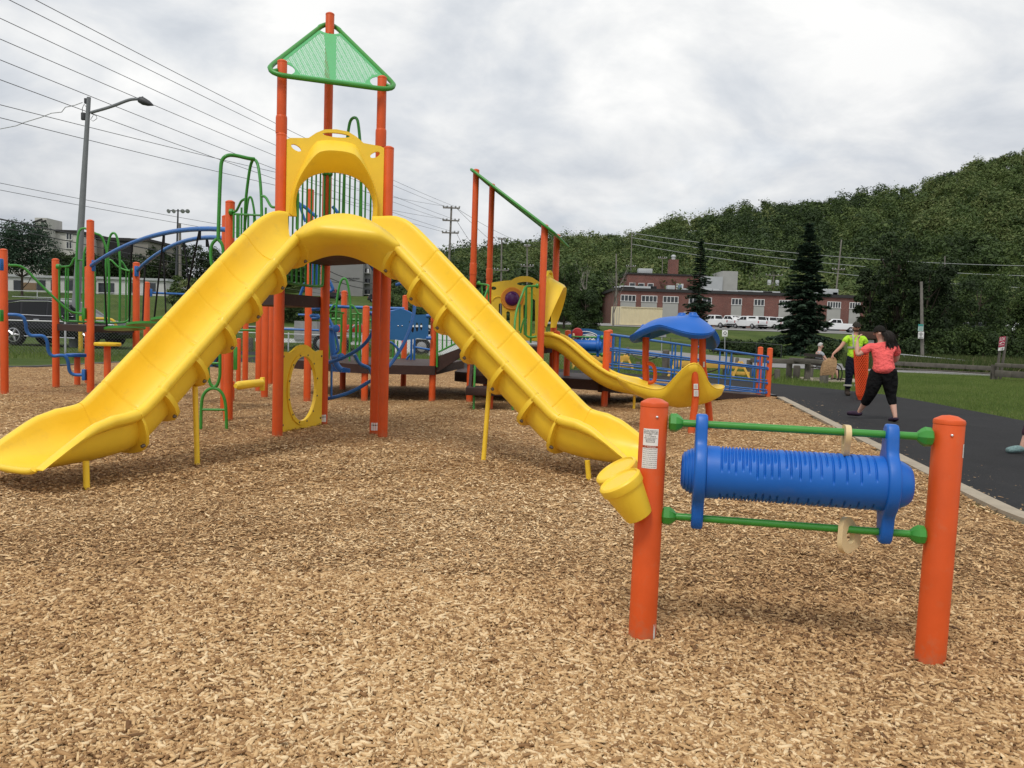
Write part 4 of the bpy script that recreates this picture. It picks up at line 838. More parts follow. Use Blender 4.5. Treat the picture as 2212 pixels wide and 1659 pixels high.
def near_roller():
    b1, b2 = gp(1386, 1381), gp(2007, 1438); t1 = at(1413.8, 877, b1.y+.01); t2 = at(2050.5, 915, b2.y+.01)
    t = thing('roller_play_panel', 'blue grooved roller drum on green rails between two thick orange posts in the foreground', 'play panel', ((b1.x+b2.x)/2, (b1.y+b2.y)/2, 0))
    P1 = post(t, b1, 0, .0645, top=t1); P2 = post(t, b2, 0, .0645, top=t2)
    for P, bb, tt in ((P1, b1, t1), (P2, b2, t2)):
        dv = Vector((-bb.x, -bb.y, 0)).normalized(); b = MB(); c = tt+(bb-tt).normalized()*.045+dv*.062+Vector((-dv.y, dv.x, 0))*.014; b.lathe(c, dv, [(0, .0065), (.004, .0065), (.007, .003)], 10); b.build('cap_screw', BOLTS, P, 60)
    f1 = lambda Y: A('8', 478, 225, Y); At, Bt = A('8', 475, 226, b1.y), A('8', 1882, 305, b2.y); Ab, Bb = A('8', 437, 733, b1.y), A('8', 1842, 838, b2.y)
    ax, up, fwd, L, half, c0 = roller(t, At, Bt, Ab, Bb, (.055, .945, .128, .862))
    # tan rattle rings
    def ring(c, n_, rr, hole, tl=0.0):
        n_ = n_.normalized(); u = up-n_*up.dot(n_); u.normalize(); v = n_.cross(u); o = [(rr*(1+.13*math.cos(3*(q-tl)))*math.sin(q), rr*(1+.13*math.cos(3*(q-tl)))*math.cos(q)) for q in [2*math.pi*i/48 for i in range(48)]]
        b = MB(); b.prism(o, .024, c, v, u, holes=[[(hole*math.sin(q), hole*math.cos(q)) for q in [2*math.pi*i/24 for i in range(24)]]]); b.build('rattle_ring', TAN, t, 40)
    ring(At+(Bt-At)*.69+up*-.030, ax+fwd*.06, .072, .033, 1.0); ring(Ab+(Bb-Ab)*.725-up*.030+fwd*.0, ax*.72+fwd*.62+up*.15, .078, .034, .2)
    # two yellow drums on the left post
    def bucket(rim, base, r0, r1, face):
        d = rim-base; l = d.length; b = MB(); b.lathe(base, d, [(0, r0*.5), (0, r0*.95), (.008, r0), (l*.78, r1*.965), (l*.785, r1*1.03), (l*.80, r1*1.045), (l*.97, r1*1.06), (l, r1*1.02), (l+.004, r1*.95), (l-.004, r1*.90), (l-.004, r1*.2)], 36); b.build('bongo_drum', YELLOW, t, 35)
    bucket(A('8', 190, 538, 3.765), A('8', 300, 735, 3.78), .066, .098, None); bucket(A('8', 170, 478, 4.00), A('8', 285, 672, 4.02), .068, .104, None)
    # warning label wrapped on the left post
    cx = lambda z: b1+(t1-b1)*((z-b1.z)/(t1.z-b1.z)); z_hi, z_lo = A('8', 366, 262, b1.y-.06).z, A('8', 358, 478, b1.y-.06).z; dirv = Vector((-b1.x, -b1.y, 0)); a0 = math.atan2(dirv.y, dirv.x)-.17; W_ = .072; H_ = z_hi-z_lo
    def wrap(x, y, r_): z = z_lo+y; p = cx(z); q = a0+(x-W_/2)/.0645; return Vector((p.x+r_*math.cos(q), p.y+r_*math.sin(q), z))
    def patch(x0, y0, x1, y1, r_, m, name):
        b = MB(); b.grid([[wrap(x0+(x1-x0)*i/8, y, r_) for i in range(9)] for y in (y0, (y0+y1)/2, y1)]); return b.build(name, m, P1, 60, recalc=False)
    patch(0, 0, W_, H_, .0651, WHITE, 'warning_label'); patch(0, H_*.515, W_, H_*.575, .0654, WARN, 'label_band')
    def txt(s, y, hh, x=None, m=INK, bold=1.0):
        cu = bpy.data.curves.new('print', 'FONT'); cu.body = s; cu.size = hh; cu.align_x = 'CENTER' if x is None else 'LEFT'; ob = bpy.data.objects.new('print', cu); COL.objects.link(ob); dg = bpy.context.evaluated_depsgraph_get(); me = bpy.data.meshes.new_from_object(ob.evaluated_get(dg)); bpy.data.objects.remove(ob)
        vs = [v.co for v in me.vertices]; x0 = W_/2 if x is None else x; wd = max(v.x for v in vs)-min(v.x for v in vs); k = min(1, (W_*.92)/wd) if wd else 1
        b = MB(); b.add([wrap(x0+v.x*k, y+v.y, .0657) for v in vs], [tuple(p.vertices) for p in me.polygons]); return b.build('label_print', m, P1, 0, recalc=False)
    for s, y, hh in (('This play equipment is', .965, .0085), ('designed for children ages', .93, .0085), ('18 months-5 years', .885, .012), ('OR', .855, .008), ('5-12 years', .815, .012), ('Adult supervision is', .775, .008), ('recommended.', .742, .008)): txt(s, H_*y-.004, hh)
    patch(W_*.22, H_*.655, W_*.78, H_*.71, .0654, INK, 'label_logo'); patch(W_*.245, H_*.662, W_*.755, H_*.703, .0656, WHITE, 'label_logo'); txt('GameTime', H_*.668, .0085)
    txt('\u26a0 WARNING', H_*.527, .0085, m=WHITE)
    for i, s in enumerate(('Install Over Resilient Surfacing', 'Fall hazard: keep loose fill deep', 'Remove Strangulation Hazards', 'no cords, ropes, drawstrings or', 'helmets on the play equipment', 'Check for Hot Surfaces', 'surfaces may cause burns when', 'left in direct sunlight all day', 'Supervise Children at Play', 'do not remove this label')): txt(s, H_*(.475-.05*i), .0064 if i not in (0, 2, 5, 8) else .0075, x=.004)
    b = MB(); q0 = a0+1.1
    b.grid([[Vector((b1.x+.0652*math.cos(q), b1.y+.0652*math.sin(q), z)) for q in (q0, q0+.25, q0+.5)] for z in (.01, .09)]); b.build('base_label', WHITE, P1, 60, recalc=False)
    b = MB(); q0 = math.atan2(-b2.y, -b2.x)+1.3; zt = t2.z-.115; cc = b2+(t2-b2)*(zt/t2.z)
    b.grid([[Vector((cc.x+.0655*math.cos(q), cc.y+.0655*math.sin(q), z)) for q in (q0-.1, q0+.2, q0+.5)] for z in (zt-.03, zt+.03)]); b.build('base_label', WHITE, P2, 60, recalc=False)
near_roller()
# ------------------------------------------------------------------ low wheelchair accessible play structure with the ramp
ACC = thing('ramp_play_structure', 'lower play structure with brown decks, blue railed ramp, small yellow slide and sloping green roof', 'play structure', (0, 16, 0))
def ramp_structure():
    R7, R8, R9, R10 = gp(740, 842), gp(787, 866), gp(871, 839), gp(933, 868); R11, R12, R13, R14 = V3(-.81, 15.9), V3(-.54, 17.2), V3(.5, 15.2), V3(.79, 16.5)
    for p, z in ((R7, 2.11), (R8, 1.75), (R9, 2.09), (R10, 1.9)): post(ACC, p, z)
    for p, z in ((R11, 4.40), (R12, 4.36)): post(ACC, p, z, sleeve=(2.45, 2.66))
    post(ACC, R13, 3.32); post(ACC, R14, 3.30); post(ACC, gp(1058, 886), .34, .055)
    deck(ACC, [(-4.3, 16.3), (R8.x-.05, R8.y-.1), (R10.x+.05, R10.y-.1), (-1.1, 18.9), (-4.2, 18.9)], .69, .17)
    deck(ACC, [R11, R13, R14, R12], 1.13, .13)
    # roof: flat square tilted down to the east
    pl = [R11+V3(-.12, -.16, 4.42), R13+V3(.14, -.22, 3.20), R14+V3(.26, .14, 3.08), R12+V3(-.08, .18, 4.40)]
    pts = []
    for i in range(4):
        v, a, c = pl[i], pl[i-1], pl[(i+1) % 4]; p0, p1 = v+(a-v).normalized()*.2, v+(c-v).normalized()*.2; pts += [p0*(1-q)**2+v*2*q*(1-q)+p1*q*q for q in (0, .25, .5, .75, 1)]
    b = MB(); b.tube(pts, .027, 10, True); rf = b.build('roof', GREEN, ACC, 60); b = MB(); k = len(pts); ce = sum(pts, Vector())/k; b.add([ce+(p-ce)*.985 for p in pts]+[ce+(p-ce)*.985+V3(0, 0, .006) for p in pts], [tuple(range(k)), tuple(range(2*k-1, k-1, -1))]); b.build('roof_panel', GREENP, rf, 0)
    # barriers round the low deck
    Y = 17.6
    tr(ACC, 'barrier_hoop', GREEN, 'a', [(212, 1900), (222, 1400), (235, 1100), (270, 850), (310, 690), (350, 618), (390, 600), (432, 622), (465, 720), (500, 930), (522, 1150), (518, 1500), (512, 1900)], 17.3, .024)
    tr(ACC, 'barrier_rail', GREEN, 'a', [(90, 1270), (140, 1190), (180, 1140), (225, 1130)], 17.3, .02); tr(ACC, 'barrier_rail', GREEN, 'a', [(90, 1285), (180, 1275), (270, 1290), (340, 1305), (390, 1310)], 17.6, .018)
    tr(ACC, 'barrier_rail', GREEN, 'a', [(520, 1150), (570, 1160), (620, 1220), (660, 1300), (700, 1330), (750, 1332)], 17.2, .02); tr(ACC, 'barrier_rail', GREEN, 'a', [(540, 1325), (740, 1330)], 18.4, .016, 0)
    for x0, x1, y in ((130, 320, 1430), (480, 700, 1445), (915, 940, 1460)): tr(ACC, 'barrier_rail', GREEN, 'a', [(x0, y), (x1, y+6)], 18.6, .03, 0)
    for x in (120, 345, 545, 650, 725): tr(ACC, 'barrier_bar', GREEN, 'a', [(x, 1320), (x-6, 1900)], 17.4, .016, 0)
    tr(ACC, 'barrier_rail', GREEN, 'b', [(460, 800), (455, 880), (480, 890), (600, 905), (645, 880), (655, 560)], 16.6, .022)
    for x in (85, 205, 305, 470, 580, 650): tr(ACC, 'barrier_bar', GREEN, 'b', [(x, -60), (x-15, 800)], 17.3, .02, 0)
    for x in (1275, 1355): tr(ACC, 'barrier_bar', GREEN, 'b', [(x, 430), (x-12, 760)], 18.6, .018, 0)
    tr(ACC, 'barrier_rail', GREEN, 'b', [(1200, 765), (1400, 765)], 18.6, .022, 0)
    # blue sea panel on the front edge
    Yp = R8.y*.5+R10.y*.5; c3 = lambda z, pts: [(A(z, x, y, Yp).x, A(z, x, y, Yp).z) for x, y in pts]
    ol = c3('3', [(1222, 612), (1290, 604), (1365, 602), (1400, 590), (1432, 582), (1470, 592), (1520, 622), (1560, 626), (1637, 622), (1634, 800), (1600, 802), (1560, 796), (1500, 806), (1440, 814), (1400, 806), (1340, 806), (1222, 800)])
    slot = lambda cx, cy, w, h: c3('3', [(cx+w*math.cos(q), cy+h*math.sin(q)) for q in [2*math.pi*i/14 for i in range(14)]])
    hl = [slot(1520, 722, 11, 34), slot(1552, 715, 10, 34), slot(1583, 712, 8, 28), slot(1498, 678, 5, 5)]
    b = MB(); b.prism(ol[::-1], .025, (0, Yp, 0), (1, 0, 0), (0, 0, 1), holes=hl); pn = b.build('sea_panel', PANELBLUE, ACC, 30)
    b = MB(); [b.lathe(A('3', x, y, Yp-.012), (0, -1, 0), [(0, .012), (.008, .012), (.012, .006)], 8) for x, y in ((1415, 706), (1444, 706), (1640, 740))]; b.build('bolt', BOLTS, pn, 60)
    tr(ACC, 'panel_rail', BLUE, '3', [(1240, 618), (1330, 606), (1390, 596), (1440, 588), (1490, 604), (1530, 625)], Yp+.03, .02); tr(ACC, 'panel_bracket', BLUE, '3', [(1205, 616), (1245, 617)], Yp, .04, 0); tr(ACC, 'panel_bracket', BLUE, '3', [(1620, 634), (1655, 634)], Yp, .035, 0); tr(ACC, 'panel_bracket', BLUE, '3', [(1620, 795), (1655, 795)], Yp, .035, 0)
    for x in (1512, 1535): tr(ACC, 'railing_bar', BLUE, '3', [(x, 800), (x-4, 972)], 18.2, .024, 0)
    tr(ACC, 'railing', BLUE, '3', [(1530, 860), (1650, 880)], 18.2, .022, 0); tr(ACC, 'railing', BLUE, '3', [(1480, 968), (1650, 984)], 18.2, .026, 0); tr(ACC, 'railing', BLUE, '3', [(1478, 970), (1480, 940), (1505, 915)], 18.2, .024)
    # short ramp and its railing up to the roofed deck
    b = MB(); P = [A('4', x, y, 15.75) for x, y in ((285, 960), (575, 850), (575, 915), (380, 1045), (285, 1108))]; b.prism([(p.x, p.z) for p in P][::-1], .06, (0, 15.75, 0), (1, 0, 0), (0, 0, 1)); b.prism([(p.x, p.z) for p in P][::-1], .06, (0, 16.9, 0), (1, 0, 0), (0, 0, 1))
    a, c = P[0], P[1]; b.add([a+V3(0, .03, -.05), c+V3(0, .03, -.05), c+V3(0, 1.12, -.05), a+V3(0, 1.12, -.05)], [(0, 1, 2, 3)]); b.build('short_ramp', BROWN, ACC, 30)
    tr(ACC, 'barrier_rail', GREEN, '4', [(300, 915), (400, 865), (490, 822)], 15.7, .018, 0)
    for x in (290, 340, 380, 425, 455): tr(ACC, 'barrier_bar', GREEN, '4', [(x, 560), (x-4, 1055 if x == 290 else 915-(x-300)*.48)], 15.7, .02 if x == 290 else .014, 0)
    # steps down toward the tower
    for x0, x1, y, z in ((-.80, -.10, 14.55, .41), (-.72, -.05, 14.95, .72)): b = MB(); b.rbox(((x0+x1)/2, y, z-.07), (x1-x0, .5, .14), .015); b.build('step', BROWN, ACC, 30)
    for x in (-.74, .06): b = MB(); b.prism([(14.35, .28), (14.9, .28), (15.5, .9), (15.5, 1.15), (15.1, 1.0), (14.6, .5)], .05, (x, 0, 0), (0, 1, 0), (0, 0, 1)); b.build('stair_stringer', BROWN, ACC, 30)
    tr(ACC, 'handrail', GREEN, '4', [(662, 275), (700, 282), (765, 288), (768, 305), (735, 390), (700, 480), (660, 700), (640, 1000), (628, 1460)], [15.85, 15.8, 15.6, 15.5, 15.4, 15.2, 14.9, 14.6, 14.4], .02); tr(ACC, 'handrail', GREEN, '4', [(765, 300), (768, 420), (760, 560)], 15.5, .016, 0); tr(ACC, 'handrail', GREEN, '4', [(705, 285), (712, 420), (700, 560)], 15.8, .016, 0)
    tr(ACC, 'handrail', GREEN, '4', [(1220, 300), (1150, 300), (1110, 305), (1080, 380), (1050, 460), (1030, 520), (1015, 600), (1010, 680), (1000, 900), (992, 1470)], [15.2, 15.1, 15.0, 14.9, 14.85, 14.8, 14.7, 14.6, 14.5, 14.4], .02)
    tr(ACC, 'handrail', GREEN, '4', [(1120, 305), (1116, 500), (1108, 740), (1130, 775), (1175, 778), (1215, 770)], 15.1, .02); tr(ACC, 'handrail', GREEN, '4', [(1172, 305), (1170, 500), (1160, 830)], 15.15, .018, 0); tr(ACC, 'handrail', GREEN, '4', [(1060, 470), (1055, 720)], 14.9, .016, 0); tr(ACC, 'handrail', GREEN, '4', [(1105, 600), (1085, 640), (1065, 740)], 15, .016)
    b = MB(); [b.lathe(A('4', x, y, yy), (1, 0, 0), [(0, .03), (.02, .045), (.05, .045), (.06, .03)], 10) for x, y, yy in ((662, 272, 15.85), (1205, 298, 15.2))]; b.build('clamp', GREEN, ACC, 40)
    # yellow bubble panel on the far side
    Yb = 17.2; f = lambda pts: [(A('4', x, y, Yb).x, A('4', x, y, Yb).z) for x, y in pts][::-1]; e = lambda cx, cy, w, h, k=18: f([(cx+w*math.cos(q), cy+h*math.sin(q)) for q in [2*math.pi*i/k for i in range(k)]])
    slot = lambda cx, y0, y1, w: f([(cx+w*math.cos(q), (y0+w if math.sin(q) < 0 else y1-w)+w*math.sin(q)) for q in [2*math.pi*(i+.5)/16 for i in range(16)]])
    b = MB(); b.prism(f([(778, 285), (800, 268), (900, 252), (980, 245), (1020, 222), (1070, 208), (1130, 207), (1180, 222), (1228, 255), (1300, 300), (1300, 810), (778, 810), (795, 440), (778, 400)]), .07, (0, Yb, 0), (1, 0, 0), (0, 0, 1), holes=[e(1110, 278, 78, 18), e(815, 320, 25, 17), slot(878, 460, 760, 16), slot(950, 535, 770, 17), slot(1110, 470, 760, 18), slot(1182, 420, 745, 20)])
    bp_ = b.build('bubble_panel', YELLOW, ACC, 40); c = A('4', 988, 417, Yb-.035)
    b = MB(); b.lathe(c, (0, -1, 0), [(0, .23), (.02, .235), (.035, .22), (.03, .15)], 32); b.build('bubble_rim', OLIGHT, bp_, 40); b = MB(); b.lathe(c+V3(0, -.02, 0), (0, -1, 0), [(0, .15), (.03, .15), (.07, .125), (.09, .08), (.095, .02)], 32); b.build('bubble_window', PURPLE, bp_, 60)
    b = MB(); 
    for cx, cy in ((858, 440), (1150, 400)): b.tube([A('4', cx+52*math.cos(q), cy-42*math.sin(q), Yb-.035) for q in np.linspace(.1, math.pi-.1, 14)], .016, 6)
    b.build('panel_ridge', YELLOW, bp_, 60)
    hood(ACC, R13, R14, 1.13, YELLOW)
    n = V3(.976, -.22); ch = Chute(((R13.x+R14.x)/2, (R13.y+R14.y)/2), n, [(-.1, 1.12), (.12, 1.12), (.3, 1.03), (.75, .66), (1.15, .42), (1.5, .33), (2.05, .28)], .80, .75)
    sl = ch.build(ACC, -.05, -.05, 2.02, 1.7, [], [], YELLOW, True, flare=.04, rows=70); sp = ch.pt(1.7, 0, -.05); b = MB(); b.tube([(sp.x, sp.y, -.1), sp], .026, 10); b.build('support_pole', YELLOW, sl, 60)
    # long ramp with blue railings
    s1, s2 = gp(1305, 880), gp(1658, 860); s3 = V3(6.02, 20.2); d = (s2-s1); L = d.length; d.normalize(); sd = V3(-d.y, d.x)
    post(ACC, s1, 1.44); post(ACC, s2, 1.16); post(ACC, s3, 1.17); post(ACC, V3(2.06, 17.8), 1.46); t1_ = at(1224, 800, 17.0); post(ACC, (t1_.x, t1_.y), 1.42); t2_ = at(1200, 800, 15.9); post(ACC, (t2_.x, t2_.y), 1.4)
    b = MB(); r0, r1 = s1-d*.2, s2+d*.15; b.add([r0+V3(0, 0, .50), r1+V3(0, 0, .035), s3+d*.15+V3(0, 0, .035), V3(1.85, 17.9, .50), r0+V3(0, 0, .30), r1+V3(0, 0, -.1), s3+d*.15+V3(0, 0, -.1), V3(1.85, 17.9, .3)], [(0, 1, 2, 3), (4, 7, 6, 5), (0, 4, 5, 1), (2, 6, 7, 3), (1, 5, 6, 2), (0, 3, 7, 4)]); b.build('long_ramp', BROWN, ACC, 20)
    deck(ACC, [R13+V3(-.1, .3), R14*.5+R13*.5+V3(.3, .3), (s1.x+.1, s1.y-.15), (2.0, 18.0), (0.3, 18.6), (-1.2, 18.8), (-1.2, 17.2)], .52, .2)
    def railing(o, e, z0, z1, full=True):
        d = e-o; L_ = d.length; d = d.normalized()
        rail = lambda q, dz: o+d*L_*q+V3(0, 0, z0+(z1-z0)*q+dz)
        b = MB()
        for dz, r_ in (((.92, .024), (.66, .018), (.62, .018), (.36, .015), (.30, .015), (.13, .018), (.05, .018)) if full else ((.92, .024), (.64, .018), (.33, .015), (.05, .018))): b.tube([rail(.012, dz), rail(.988, dz)], r_, 8)
        for q in ((.03, .065, .37, .405, .69, .725, .93, .965) if full else (.03, .39, .71, .965)): b.tube([rail(q, .03), rail(q, .92)], .018, 8)
        for q in (.05, .385, .708, .95): b.rbox(rail(q, .5), (.055, .012, .2), .004, math.atan2(d.y, d.x))
        b.build('ramp_railing', BLUE, ACC, 60)
        b = MB()
        for q, s_ in ((.0, 1), (1, -1)):
            for dz in (.8, .64, .3, .08): b.rbox(rail(q, dz)+d*s_*.07, (.05, .05, .06), .01)
        b.build('rail_clamp', BLUE, ACC, 30)
    railing(s1, s2, .48, .06); railing(V3(2.04, 17.8), s3, .48, .06, False)
    # second roller drum and drawing board beyond the slide
    Yr = 16.75
    At, Bt, Ab, Bb = A('5', 672, 1092, Yr), A('5', 940, 1099, Yr-.2), A('5', 672, 1193, Yr), A('5', 940, 1202, Yr-.2); roller(ACC, At, Bt, Ab, Bb, (.16, .98, .27, .90), .115, hi=False)
    g5 = lambda pts, Y: [(A('5', x, y, Y).x, A('5', x, y, Y).z) for x, y in pts][::-1]
    b = MB(); b.prism(g5([(742, 1062), (765, 1052), (800, 1046), (850, 1046), (900, 1054), (945, 1066), (945, 1190), (742, 1190)], 17.3), .025, (0, 17.3, 0), (1, 0, 0), (0, 0, 1)); pb = b.build('drawing_board', PANELBLUE, ACC, 30)
    b = MB()
    for pts in ([(775, 1118), (784, 1102), (812, 1088), (838, 1082), (870, 1078), (895, 1090), (900, 1102)], [(800, 1072), (820, 1064), (850, 1064), (880, 1072), (905, 1084), (908, 1098)], [(812, 1112), (826, 1096), (850, 1086), (868, 1090), (862, 1110), (846, 1118), (836, 1104), (846, 1092), (876, 1088), (892, 1100), (876, 1114), (862, 1104), (880, 1096)], [(868, 1118), (876, 1110), (882, 1116), (890, 1108), (893, 1115)]):
        b.tube(chaikin([A('5', x, y, 17.28) for x, y in pts], 2), .011, 6)
    b.build('drawn_line', WHITE, pb, 60); b = MB(); b.lathe(A('5', 789, 1074, 17.28), (0, -1, 0), [(0, .11), (.02, .115), (.05, .1), (.06, .03)], 16); b.build('red_dial', RED, pb, 40)
    b = MB(); b.lathe(A('5', 761, 1098, Yr), (1, .1, 0), [(0, .08), (.03, .08)], 16); b.build('rattle_ring', TAN, ACC, 40)
ramp_structure()
# ------------------------------------------------------------------ little canopied rocker for toddlers
def rocker():
    f, r_, l = gp(1490, 935), at(1541, 918, 12.6), at(1396, 870, 13.0)
    t = thing('canopied_seat', 'small yellow wavy toddler seat with orange legs under a curved blue canopy', 'play seat', (2.6, 12.4, 0))
    legs = ([( 'd', 1062, 250, 12.05), ('d', 1055, 480, 12.05), ('d', 1046, 660, 12.05), ('d', 1060, 800, 12.05), ('d', 1075, 960, 12.05), ('d', 1062, 1160, 12.05), ('d', 1005, 1530, 12.0)],
            [('d', 1158, 300, 12.55), ('d', 1152, 600, 12.55), ('d', 1180, 800, 12.6), ('d', 1215, 1040, 12.6), ('d', 1240, 1240, 12.6), ('d', 1258, 1420, 12.6)],
            [('d', 452, 250, 12.95), ('d', 450, 500, 12.95), ('d', 446, 640, 12.95), ('d', 458, 900, 12.95), ('d', 470, 1130, 12.95), ('d', 475, 1260, 12.9)])
    for L_ in legs: b = MB(); P = [A(*q) for q in L_]; P[-1].z = -.1; b.tube(chaikin(P, 2), .052, 16); b.build('leg', ORANGE, t, 60)
    b = MB(); b.tube(chaikin([A('d', x, y, 12.8) for x, y in ((470, 632), (520, 635), (560, 680), (570, 760), (565, 840), (535, 870), (480, 872))], 2), .03, 10); b.build('grab_handle', ORANGE, t, 60)
    c = (f+r_+l)/3; c = V3(2.52, 12.5)
    # canopy: three drooping lobes
    an = [math.atan2(p.y-c.y, p.x-c.x) for p in (A('d', 1062, 250, 12.0), A('d', 1250, 300, 12.75), A('d', 300, 300, 12.9))]
    k, m_ = 72, 16; KA = [math.atan2(p.y-c.y, p.x-c.x) for p in (A('d', 1075, 85, 12.2), A('d', 900, 45, 12.85))]
    def lobe(q, pw=4): return max(0, max(math.cos((q-a)) for a in an))**pw
    zc = A('d', 800, 70, 12.5).z
    def shell(top):
        rows = []
        for i in range(m_+1):
            s = i/m_; row = []
            for j in range(k):
                q = 2*math.pi*j/k; lb = lobe(q); east = max(0, math.cos(q-an[1]))**3; west = max(0, math.cos(q-an[2]))**3
                R_ = .46+.20*lb+.13*west-.03*east; r = R_*s; z = zc+.03-.03*s**2-(.10+.12*lb)*s**3.2-.10*west*s**2.2-.16*east*s**4
                for a, hh in ((KA[0], .05), (KA[1], .04)): 
                    dx = r*math.cos(q)-.26*math.cos(a); dy = r*math.sin(q)-.26*math.sin(a); z += hh*math.exp(-(dx*dx+dy*dy)/.011)
                if not top: z -= .10*(1-.2*s); r *= .95
                row.append(V3(c.x+r*math.cos(q), c.y+r*math.sin(q), z))
            rows.append(row)
        return rows
    up, lo = shell(True), shell(False); b = MB(); lip = [[p+ (p-c.to_3d()).xy.to_3d()*.03+V3(0, 0, -.022) for p in up[-1]], [p+(p-c.to_3d()).xy.to_3d()*.045+V3(0, 0, .016) for p in lo[-1]]]
    b.grid(up+lip+lo[::-1], cv=True); cp = b.build('canopy', BLUEP, t, 40)
    b = MB(); b.tube([p+(p-c.to_3d()).xy.to_3d()*.018+V3(0, 0, -.004) for p in up[-1]], .009, 6, True); b.build('canopy_seam', BLUEP, cp, 60)
    for a in KA:
        p = V3(c.x+.26*math.cos(a), c.y+.26*math.sin(a), zc-.01); b = MB(); b.lathe(p, (0, 0, 1), [(0, .095), (.045, .09), (.06, .07), (.075, .06), (.095, .055), (.1, .02)], 20); b.build('canopy_knob', BLUEP, cp, 40)
    b = MB(); b.lathe(A('d', 452, 230, 12.95)-V3(0, 0, .1), (0, 0, 1), [(0, .075), (.17, .085), (.2, .06)], 16); b.build('canopy_socket', BLUEP, cp, 40)
    # seat: shallow dish with one tall lobe and two low ones
    zs = .56; ab = math.atan2(-.62, .18); c2 = V3(2.52, 12.45); tips = (ab, math.atan2(.05, 1), math.atan2(.35, -1))
    def dish(top):
        rows = []
        for i in range(m_+1):
            s = i/m_; row = []
            for j in range(k):
                q = 2*math.pi*j/k; hb = max(0, math.cos(q-ab))**3.2; he = max(0, math.cos(q-tips[1]))**6; hw = max(0, math.cos(q-tips[2]))**6
                R_ = .38+.10*hb+.17*he+.46*hw+.10*max(0, math.cos(2*q)); r = R_*s; z = zs+.03*s**2+.44*hb*s**2.2+.10*he*s**2.2-.13*max(0, math.cos(q+.62))**8*s**2+.16*hw*s**2+.03*s**4
                if not top: z -= .15+.07*(1-s); r *= .94
                row.append(V3(c2.x+r*math.cos(q), c2.y+r*math.sin(q), z))
            rows.append(row)
        return rows
    up, lo = dish(True), dish(False); lip = [[p+(p-c2).xy.to_3d()*.035+V3(0, 0, -.03) for p in up[-1]], [p+(p-c2).xy.to_3d()*.05+V3(0, 0, .03) for p in lo[-1]]]
    b = MB(); b.grid(up+lip+lo[::-1], cv=True); st = b.build('seat', YELLOW, t, 45)
    b = MB(); b.tube([p+(p-c2).xy.to_3d()*.03+V3(0, 0, -.012) for p in up[-1]], .008, 6, True); b.build('seat_seam', YELLOW, st, 60)
    for z, x0, x1, y0, y1, Yl in (('d', 1048, 1100, 890, 955, 11.985), ('d', 1050, 1105, 968, 1045, 11.985), ('d', 1165, 1185, 615, 680, 12.49)):
        P = [A(z, x, y, Yl) for x, y in ((x0, y0), (x1, y0), (x1, y1), (x0, y1))]; b = MB(); b.add(P+[p+V3(0, .012, 0) for p in P], [(0, 1, 2, 3), (7, 6, 5, 4), (0, 4, 5, 1), (1, 5, 6, 2), (2, 6, 7, 3), (3, 7, 4, 0)]); lb = b.build('label', WHITE, t, 30)
        b = MB()
        for i in range(5):
            q = .15+.17*i; a_, b2 = P[0].lerp(P[3], q), P[1].lerp(P[2], q); e = (b2-a_)*.12; n_ = V3(0, -.002, 0); h_ = (P[3]-P[0])*.05; b.add([a_+e+n_, b2-e+n_, b2-e+h_+n_, a_+e+h_+n_], [(0, 1, 2, 3)])
        b.build('label_print', mat('grey_print', (.3, .3, .3), .6), lb, 0)
rocker()
# ------------------------------------------------------------------ people
SKIN = mat('skin', (.52, .27, .19), .55, .35, .06, 20); LSKIN = mat('fair_skin', (.58, .34, .26), .55, .35, .06, 20)
def skinmesh(name, nodes, edges, m, parent, sub=2):
    """nodes: {key: (x, y, z, rx, ry)}; one continuous skin surface"""
    ks = list(nodes); me = bpy.data.meshes.new(name); me.from_pydata([nodes[k][:3] for k in ks], [(ks.index(a), ks.index(b)) for a, b in edges], []); o = bpy.data.objects.new(name, me); COL.objects.link(o)
    md = o.modifiers.new('skin', 'SKIN'); md.use_smooth_shade = True; md.branch_smoothing = .6
    for i, k in enumerate(ks):
        n = nodes[k]; sv = me.skin_vertices[0].data[i]; sv.radius = (n[3], n[4] if len(n) > 4 else n[3]); sv.use_root = (i == 0)
    o.modifiers.new('sub', 'SUBSURF').levels = sub; o.modifiers['sub'].render_levels = sub
    dg = bpy.context.evaluated_depsgraph_get(); m2 = bpy.data.meshes.new_from_object(o.evaluated_get(dg)); o.modifiers.clear(); o.data = m2; bpy.data.meshes.remove(me); m2.name = name; m2.materials.clear(); m2.materials.append(m)
    if parent is not None: par(o, parent)
    return o
